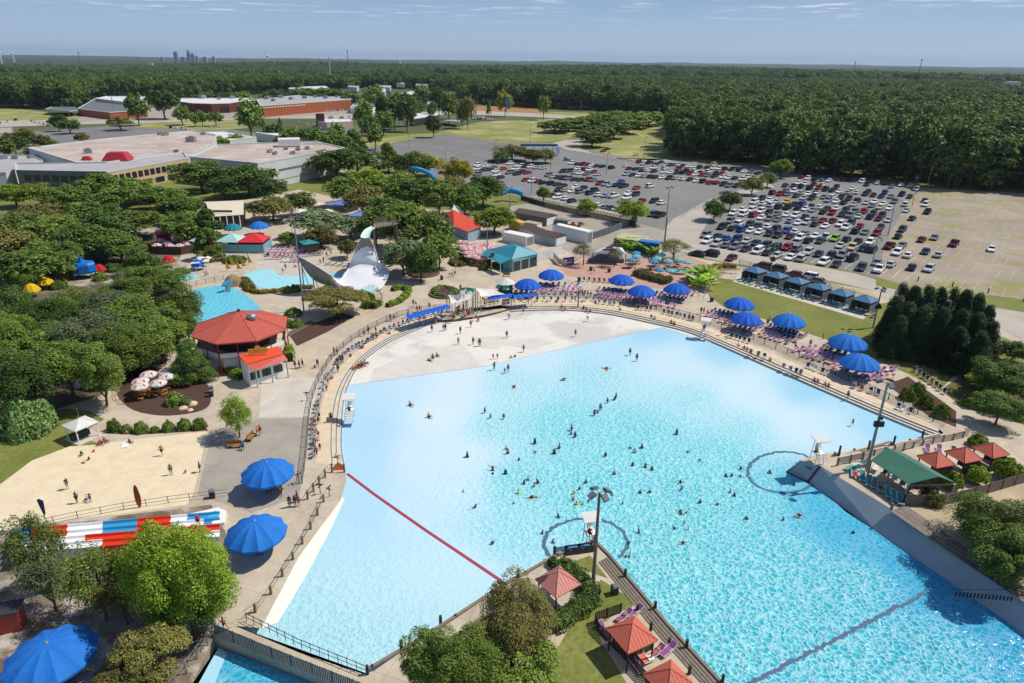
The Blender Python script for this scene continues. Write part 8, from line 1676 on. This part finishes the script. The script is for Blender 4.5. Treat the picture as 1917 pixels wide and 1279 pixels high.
 # --- in the water: pixel of the waterline, depth grows towards the deep end
o3=(960,680);W3_="""708,295 762,275 770,268 610,390 635,372 655,348 440,500 437,530 465,552 165,600 165,670 45,725 347,635 310,675 692,695 878,637 912,668 965,632 1225,530 1308,668 1398,728 895,765 990,775 1040,780 1040,797 757,830 115,870 85,900 185,895 160,920 545,897 497,943 42,972 455,975 455,1020 478,1055 522,1055 568,1030 700,965 742,985 822,1050 952,970 1022,968 1253,895 1260,945 1595,845 1635,845 1703,792 1700,850 1625,962 1657,990 1398,1045 1530,1058 1250,1115 1297,1120 1287,1190 1205,1238 1312,1245 1745,1165 340,1150 222,1270 942,1265 5,1050"""
wl=[(o3[0]+float(a.split(',')[0])/3.994,o3[1]+float(a.split(',')[1])/3.994) for a in W3_.split()]
W2_="1708,370 1748,410 1850,415 1578,700 1870,640 1880,675 1767,800 1767,828 1863,825 1550,960 1637,1078"
wl+=[(480+float(a.split(',')[0])/3.994,680+float(a.split(',')[1])/3.994) for a in W2_.split()]
W4_="15,820 200,908 115,1172"
wl+=[(1437+float(a.split(',')[0])/3.994,680+float(a.split(',')[1])/3.994) for a in W4_.split()]
wl+=[(922,1018),(1036,1015),(1178,1017),(1171,1043),(1179,1041),(1278,1018),(1275,963),(1597,998)]
SPEC={(6):('b','b'),7:('b','b'),8:('b','b'),32:('y','k'),33:('-','k'),36-1:('y','k')}
for i,(x,y) in enumerate(wl):
 dep=.12+1.05*max(0,min(1,(y-700)/230.0+(x-1150)/2600.0));dep=min(dep,1.12);sc_=rp.choice([1,1,1,.95,.78,.7]);dep=min(dep,1.12*sc_)
 if x<1000 and y<830:dep=.3
 p=gp(x,y,WL+.05);pose=rp.choice(['stand','stand','walk','arms','hips','raise','arms','stand']);top=rp.choice(TOPS);bot=rp.choice(BOT)
 if i in SPEC:top,bot=SPEC[i]
 person(p.x,p.y,WL-dep,rp.uniform(0,6.28),pose,top,bot,zone(x,y),sc_,skin=rp.choice([1,2,2,3,3]))
for x,y,w_ in((1135,690,'face down'),(1055,711,''),(962,725,''),(996,932,''),(1495,966,''),(1135,692+3,'')):
 if y==695:continue
 p=gp(x,y,WL);person(p.x,p.y,WL-.04,rp.uniform(0,6.28),'swim',rp.choice('-KT'),'k',zone(x,y))
for x,y in((769,760),(804,782)):
 p=gp(x,y,WL);person(p.x,p.y,WL+.03,.9,'ground','-','k','near the west steps');
 # --- on the dry beach
o2=(480,380)
DRY="1313,965,stand,K 1400,955,stand,w 1415,955,stand,b 1525,978,stand,- 1603,930,stand,R 1890,868,bend,w 1872,1010,stand,K 1510,1060,stand,- 1620,1060,stand,N 1665,1070,hips,K 1672,1072,stand,- 1295,1180,lie,- 1320,1160,ground,g 1355,1148,ground,- 1770,1168,stand,R 1802,1165,stand,t 1905,1160,crouch,- 1778,1250,arms,K 1858,1275,stand,R 1882,1268,stand,N 1480,885,stand,K 1465,880,stand,- 1345,905,stand,n 1655,885,ground,v 1240,925,ground,w"
for a in DRY.split():
 x,y,ps,tp=a.split(',');x,y=o2[0]+float(x)/3.994,o2[1]+float(y)/3.994;z=WL+.05;p=gp(x,y,z);person(p.x,p.y,z,rp.uniform(-1,1),ps,tp,rp.choice(BOT),'on the dry pool beach',.68 if ps in('crouch',) or(tp in 'Rt' and y>665) else 1)
o3b=(960,380)
for a in "468,1000,stand,q 560,885,bend,R 80,1118,walk,R 15,1155,crouch,g 875,1142,stand,N 925,1185,stand,K 700,1245,swim,- 78,832,walk,K".split():
 x,y,ps,tp=a.split(',');x,y=o3b[0]+float(x)/3.994,o3b[1]+float(y)/3.994;z=WL+.05 if y<655 and ps!='swim' else WL-.03;p=gp(x,y,z);person(p.x,p.y,z,rp.uniform(-1,1),ps,tp,rp.choice(BOT),'on the dry pool beach' if y<655 else 'in the ankle-deep water',.7 if ps=='crouch' else 1)
for x,y,ps,tp,wh in((1595,797,'walk','n','in the shallow corner by the east steps'),(1586,747,'stand','q','on the east steps')):p=gp(x,y,WL+.05 if x>1590 else-.3);person(p.x,p.y,p.z,.3,ps,tp,'k',wh,.75 if ps=='walk' else 1)
# --- paths and decks: x,y,pose,top,scale,where
LAND=[(731,602,'walk','K','behind the west fence'),(738,601,'walk','k','behind the west fence'),(690,625,'stand','K','at the west fence'),(704,624,'stand','R','at the west fence'),(682,630,'arms','-','at the west fence'),(626,665,'stand','k','at the west fence'),(632,665,'stand','w','at the west fence'),
(553,690,'stand','K','near the orange food counter'),(561,690,'stand','k','near the orange food counter'),(567,688,'walk','N','near the orange food counter'),(589,689,'crouch','t','by the food counter'),(595,688,'walk','b','by the food counter'),(774,574,'walk','k','on the entrance path'),(779,575,'walk','w','on the entrance path'),(781,585,'walk','-','on the entrance path'),(786,584,'walk','q','on the entrance path'),(804,579,'stand','K','beside the blue awning'),(764,595,'stand','R','beside the blue awning'),
(853,505,'stand','w','by the ring hedge'),(864,500,'stand','R','by the ring hedge'),(842,519,'walk','-','crossing the plaza'),(847,519,'walk','w','crossing the plaza'),(852,517,'walk','P','crossing the plaza'),(883,498,'stand','p','by the teal shop'),(888,496,'stand','R','by the teal shop'),(530,513,'walk','-','on the lagoon beach'),(535,505,'walk','o','on the lagoon beach'),(553,500,'ground','K','on the lagoon beach'),(600,495,'walk','w','on the lagoon beach'),(606,492,'stand','R','on the lagoon beach'),(612,482,'stand','K','by the lagoon loungers'),(620,478,'walk','b','by the lagoon loungers'),
(1083,555,'stand','K','behind the north fence'),(1090,553,'walk','k','behind the north fence'),(1100,556,'stand','-','behind the north fence'),(1106,556,'stand','w','behind the north fence'),(1112,512,'walk','R','on the brick plaza'),(1129,490,'stand','y','at the white-roofed grill'),(1312,588,'stand','K','by the lawn bank'),(1317,588,'stand','-','by the lawn bank'),(1324,592,'walk','r','by the lawn bank'),(1436,611,'stand','n','beside the overlapping umbrellas'),(1488,655,'walk','P','between the last umbrellas'),(1516,650,'walk','q','between the last umbrellas'),(1395,620,'walk','w','inside the east fence'),(1350,628,'stand','k','beside the northeast lifeguard stand'),(1361,634,'crouch','w','beside the northeast lifeguard stand'),
(483,816,'walk','Y','by the yellow-green tree'),(488,814,'walk','-','by the yellow-green tree'),(527,930,'walk','y','between the two big blue umbrellas'),(508,927,'walk','w','under the first big blue umbrella'),(543,950,'stand','k','by the deck corner'),(553,948,'stand','K','by the deck corner'),(560,948,'stand','-','by the deck corner'),(557,940,'hips','v','by the deck corner'),(421,1180,'walk','K','on the picket-fence walkway'),(411,1182,'crouch','-','on the picket-fence walkway'),(620,790,'walk','n','beside the west lifeguard stand'),
(375,884,'stand','b','at the edge of the sandpit'),(865,590,'stand','R','inside the entrance rack'),(872,592,'stand','v','inside the entrance rack'),(880,588,'walk','w','inside the entrance rack'),(850,600,'stand','K','at the foot of the entrance'),(846,598,'stand','-','at the foot of the entrance'),(904,566,'walk','R','walking under the white sails'),(868,583,'stand','p','inside the entrance rack'),(890,596,'ground','r','at the right foot of the entrance'),(862,545,'walk','b','behind the entrance sails'),(1650,455,'walk','w','between parked cars'),(1190,398,'stand','b','at the edge of the far lot')]
for x,y,ps,tp,wh in LAND:p=gp(x,y,.0);person(p.x,p.y,.02,rp.uniform(0,6.28) if ps!='crouch' else .5,ps,tp if tp not in 'Y' else 'Y',rp.choice(BOT),wh,.7 if ps=='crouch' else 1)
SAND=[(127,916,'stand','k',1),(145,942,'hips','q',1),(170,940,'arms','P',.78),(162,937,'crouch','w',.7),(304,853,'walk','O',1),(321,889,'stand','g',1),(348,885,'crouch','-',.6),(152,853,'ground','k',.8),(157,867,'ground','y',.6),(166,861,'ground','-',.6),(190,832,'ground','r',1),(198,828,'ground','O',1),(186,834,'crouch','r',.7),(236,812,'ground','w',.7),(244,829,'ground','-',.8)]
for x,y,ps,tp,s_ in SAND:p=gp(x,y,.02);person(p.x,p.y,.02,rp.uniform(-1.5,1.5),ps,tp,rp.choice(BOT),'in the sandpit',s_)
p=gp(147,783);person(p.x,p.y,.02,2.5,'stand','k','k','on the lawn behind the white tent');p=gp(455,842);person(p.x,p.y,.02,.3,'sit','t','b','on the bench by the yellow-green tree')
p=gp(372,985,.5);person(p.x,p.y,.45,.5,'walk','r','k','leaving the racing slide')
for x,y,z,wh,tp in((1104,1006,1.62,'on the peninsula lifeguard stand','r'),(1528,852,ZR+1.62,'on the lifeguard stand at the wall tip','y'),(1318,618,1.3,'on the northeast lifeguard stand','r'),(654,774,1.62,'on the west lifeguard stand','n')):p=gp(x,y,z);person(p.x,p.y+.1,z-.05,.2,'sit',tp,'k',wh)
p=gp(1112,1024);person(p.x,p.y,.02,1,'stand','k','n','on the deck below the peninsula lifeguard')
for k in range(26):
 i=rp.randint(0,len(arc2)-1) if k%2 else rp.randint(0,len(arc)-1);x,y=(arc2 if k%2 else arc)[i];p=gp(x+rp.uniform(5,13),y+rp.uniform(-3,6));person(p.x,p.y,.02,rp.uniform(0,6.28),rp.choice(['stand','walk','ground','hips']),rp.choice(TOPS),rp.choice(BOT),'between the west fence and steps',rp.choice([1,1,.75]))
for k in range(16):x=975+k*17+rp.uniform(-6,6);p=gp(x,566+max(0,x-1090)*.075);person(p.x,p.y,.02,rp.uniform(0,6.28),rp.choice(['stand','walk','ground']),rp.choice(TOPS),rp.choice(BOT),'inside the north fence',rp.choice([1,.8]))
# people resting on the steps
for x,y,n in((662,692,5),(1051,577,2),(1092,579,3),(1160,583,1),(1219,596,2),(1256,606,2),(1382,650,1),(1392,655,2),(1441,677,1),(1524,715,2),(1544,723,2),(1702,772,2),(632,857,1),(672,686,3)):
 for k in range(n):p=gp(x+k*6,y+k*2.5*(1 if x>1000 else-1),-.25);person(p.x,p.y,-.22,(-.3 if x>1000 else 1.0)+rp.uniform(-.4,.4),'ground',rp.choice('-RwKbo'),rp.choice(BOT),'resting on the pool steps')
 # people on loungers and chairs
ll=[q for q in LST];rp.shuffle(ll);n=0
for X,Y,Z,rz,ch in ll:
 if n>=125:break
 d=Vector((-math.sin(rz),math.cos(rz),0))
 if ch:person(X,Y,Z,rz,'sit',rp.choice(TOPS),rp.choice(BOT),'on a chair by the pool fence',rp.choice([1,1,.85]))
 else:person(X-d.x*.1,Y-d.y*.1,Z+.34,rz,'lie',rp.choice(TOPS),rp.choice(BOT),'on a lounger in the sun',rp.choice([1,1,.9]))
 n+=1
def mk_wh():
 t=thing('foam_mat','white foam mat','mat');return t
if CROWD:
 b=MB();ck=list(CLM);mats=SKIN+[HAIR[0]]+[CLM[k] for k in ck]
 for M_,q,sk,cs in CROWD:
  for me_,mi in[(q['body'],sk),(q['hair'],4)]+[(q[a],5+ck.index(c_)) for a,c_ in cs]:b.add([M_@v.co for v in me_.vertices],[tuple(p.vertices) for p in me_.polygons],mi)
 tag(b.build('resting_crowd',mats,smooth=True),'people lying and sitting among the packed loungers round the pool','crowd',kind='stuff')
t=ob('ride_mat',MB().box((0,0,.06),(.8,1.5,.08)).mesh('ride_mat',m_white),None,tuple(gp(234,834,.02)),.4);tag(t,'white float mat lying in the sandpit','mat')
t=ob('bucket',MB().lathe([(.12,0),(.17,.3),(.15,.3),(.1,.03)],10).mesh('bucket',CLM['o']),None,tuple(gp(176,846,.02)));tag(t,'small orange bucket in the sandpit','toy')
for k,(x,y) in enumerate(((443,0),(0,0))):pass
print('people',NP[0])
# ================================================================== LABELS: single out what looks alike by its place in its row
from collections import defaultdict
grp=defaultdict(list)
for o in ALL:
 try:l=o.get('label')
 except ReferenceError:continue
 if l and o.get('kind') is None:grp[l].append(o)
def ordn(n):return f"{n}{'th' if 10 <= n % 100 <= 20 else {1: 'st', 2: 'nd', 3: 'rd'}.get(n % 10, 'th')}"
for l,os_ in grp.items():
 if len(os_)<2:continue
 os_.sort(key=lambda o:PX(o.location)[0]);wn=len(l.split())
 for i,o in enumerate(os_):
  wn=wn+0;b_=l if wn<=12 else ' '.join(w for w in l.split() if w not in('the','a','very','with','of'))
  o['label']=b_+(', leftmost' if i==0 else ', rightmost' if i==len(os_)-1 else(f", {ordn(i+1)} from left"))
  for w_ in(' and ',' in ',' the ',' on '):
   if len(o['label'].split())>16:o['label']=o['label'].replace(w_,', ' if w_==' and ' else ' ',1)
  if not o.get('group'):o['group']=l
for os_ in grp.values():
 for o in os_:
  w_=o['label'].split()
  for q_ in('in','and','the','on','by','of'):
   while len(w_)>16 and q_ in w_:w_.remove(q_)
  o['label']=' '.join(w_)
  # ================================================================== AIR
m=bpy.data.materials.new('haze_air');m.use_nodes=True;t=m.node_tree;t.nodes.clear();o_=N(t,'ShaderNodeOutputMaterial');v=N(t,'ShaderNodeVolumePrincipled');v.inputs['Density'].default_value=.000045;v.inputs['Color'].default_value=(.6,.75,.96,1);v.inputs['Anisotropy'].default_value=.2
t.links.new(v.outputs[0],o_.inputs['Volume']);o=MB().box((0,0,82),(42000,42000,196)).build('haze',m);tag(o,'thin blue summer haze over the far woods','haze',kind='stuff')
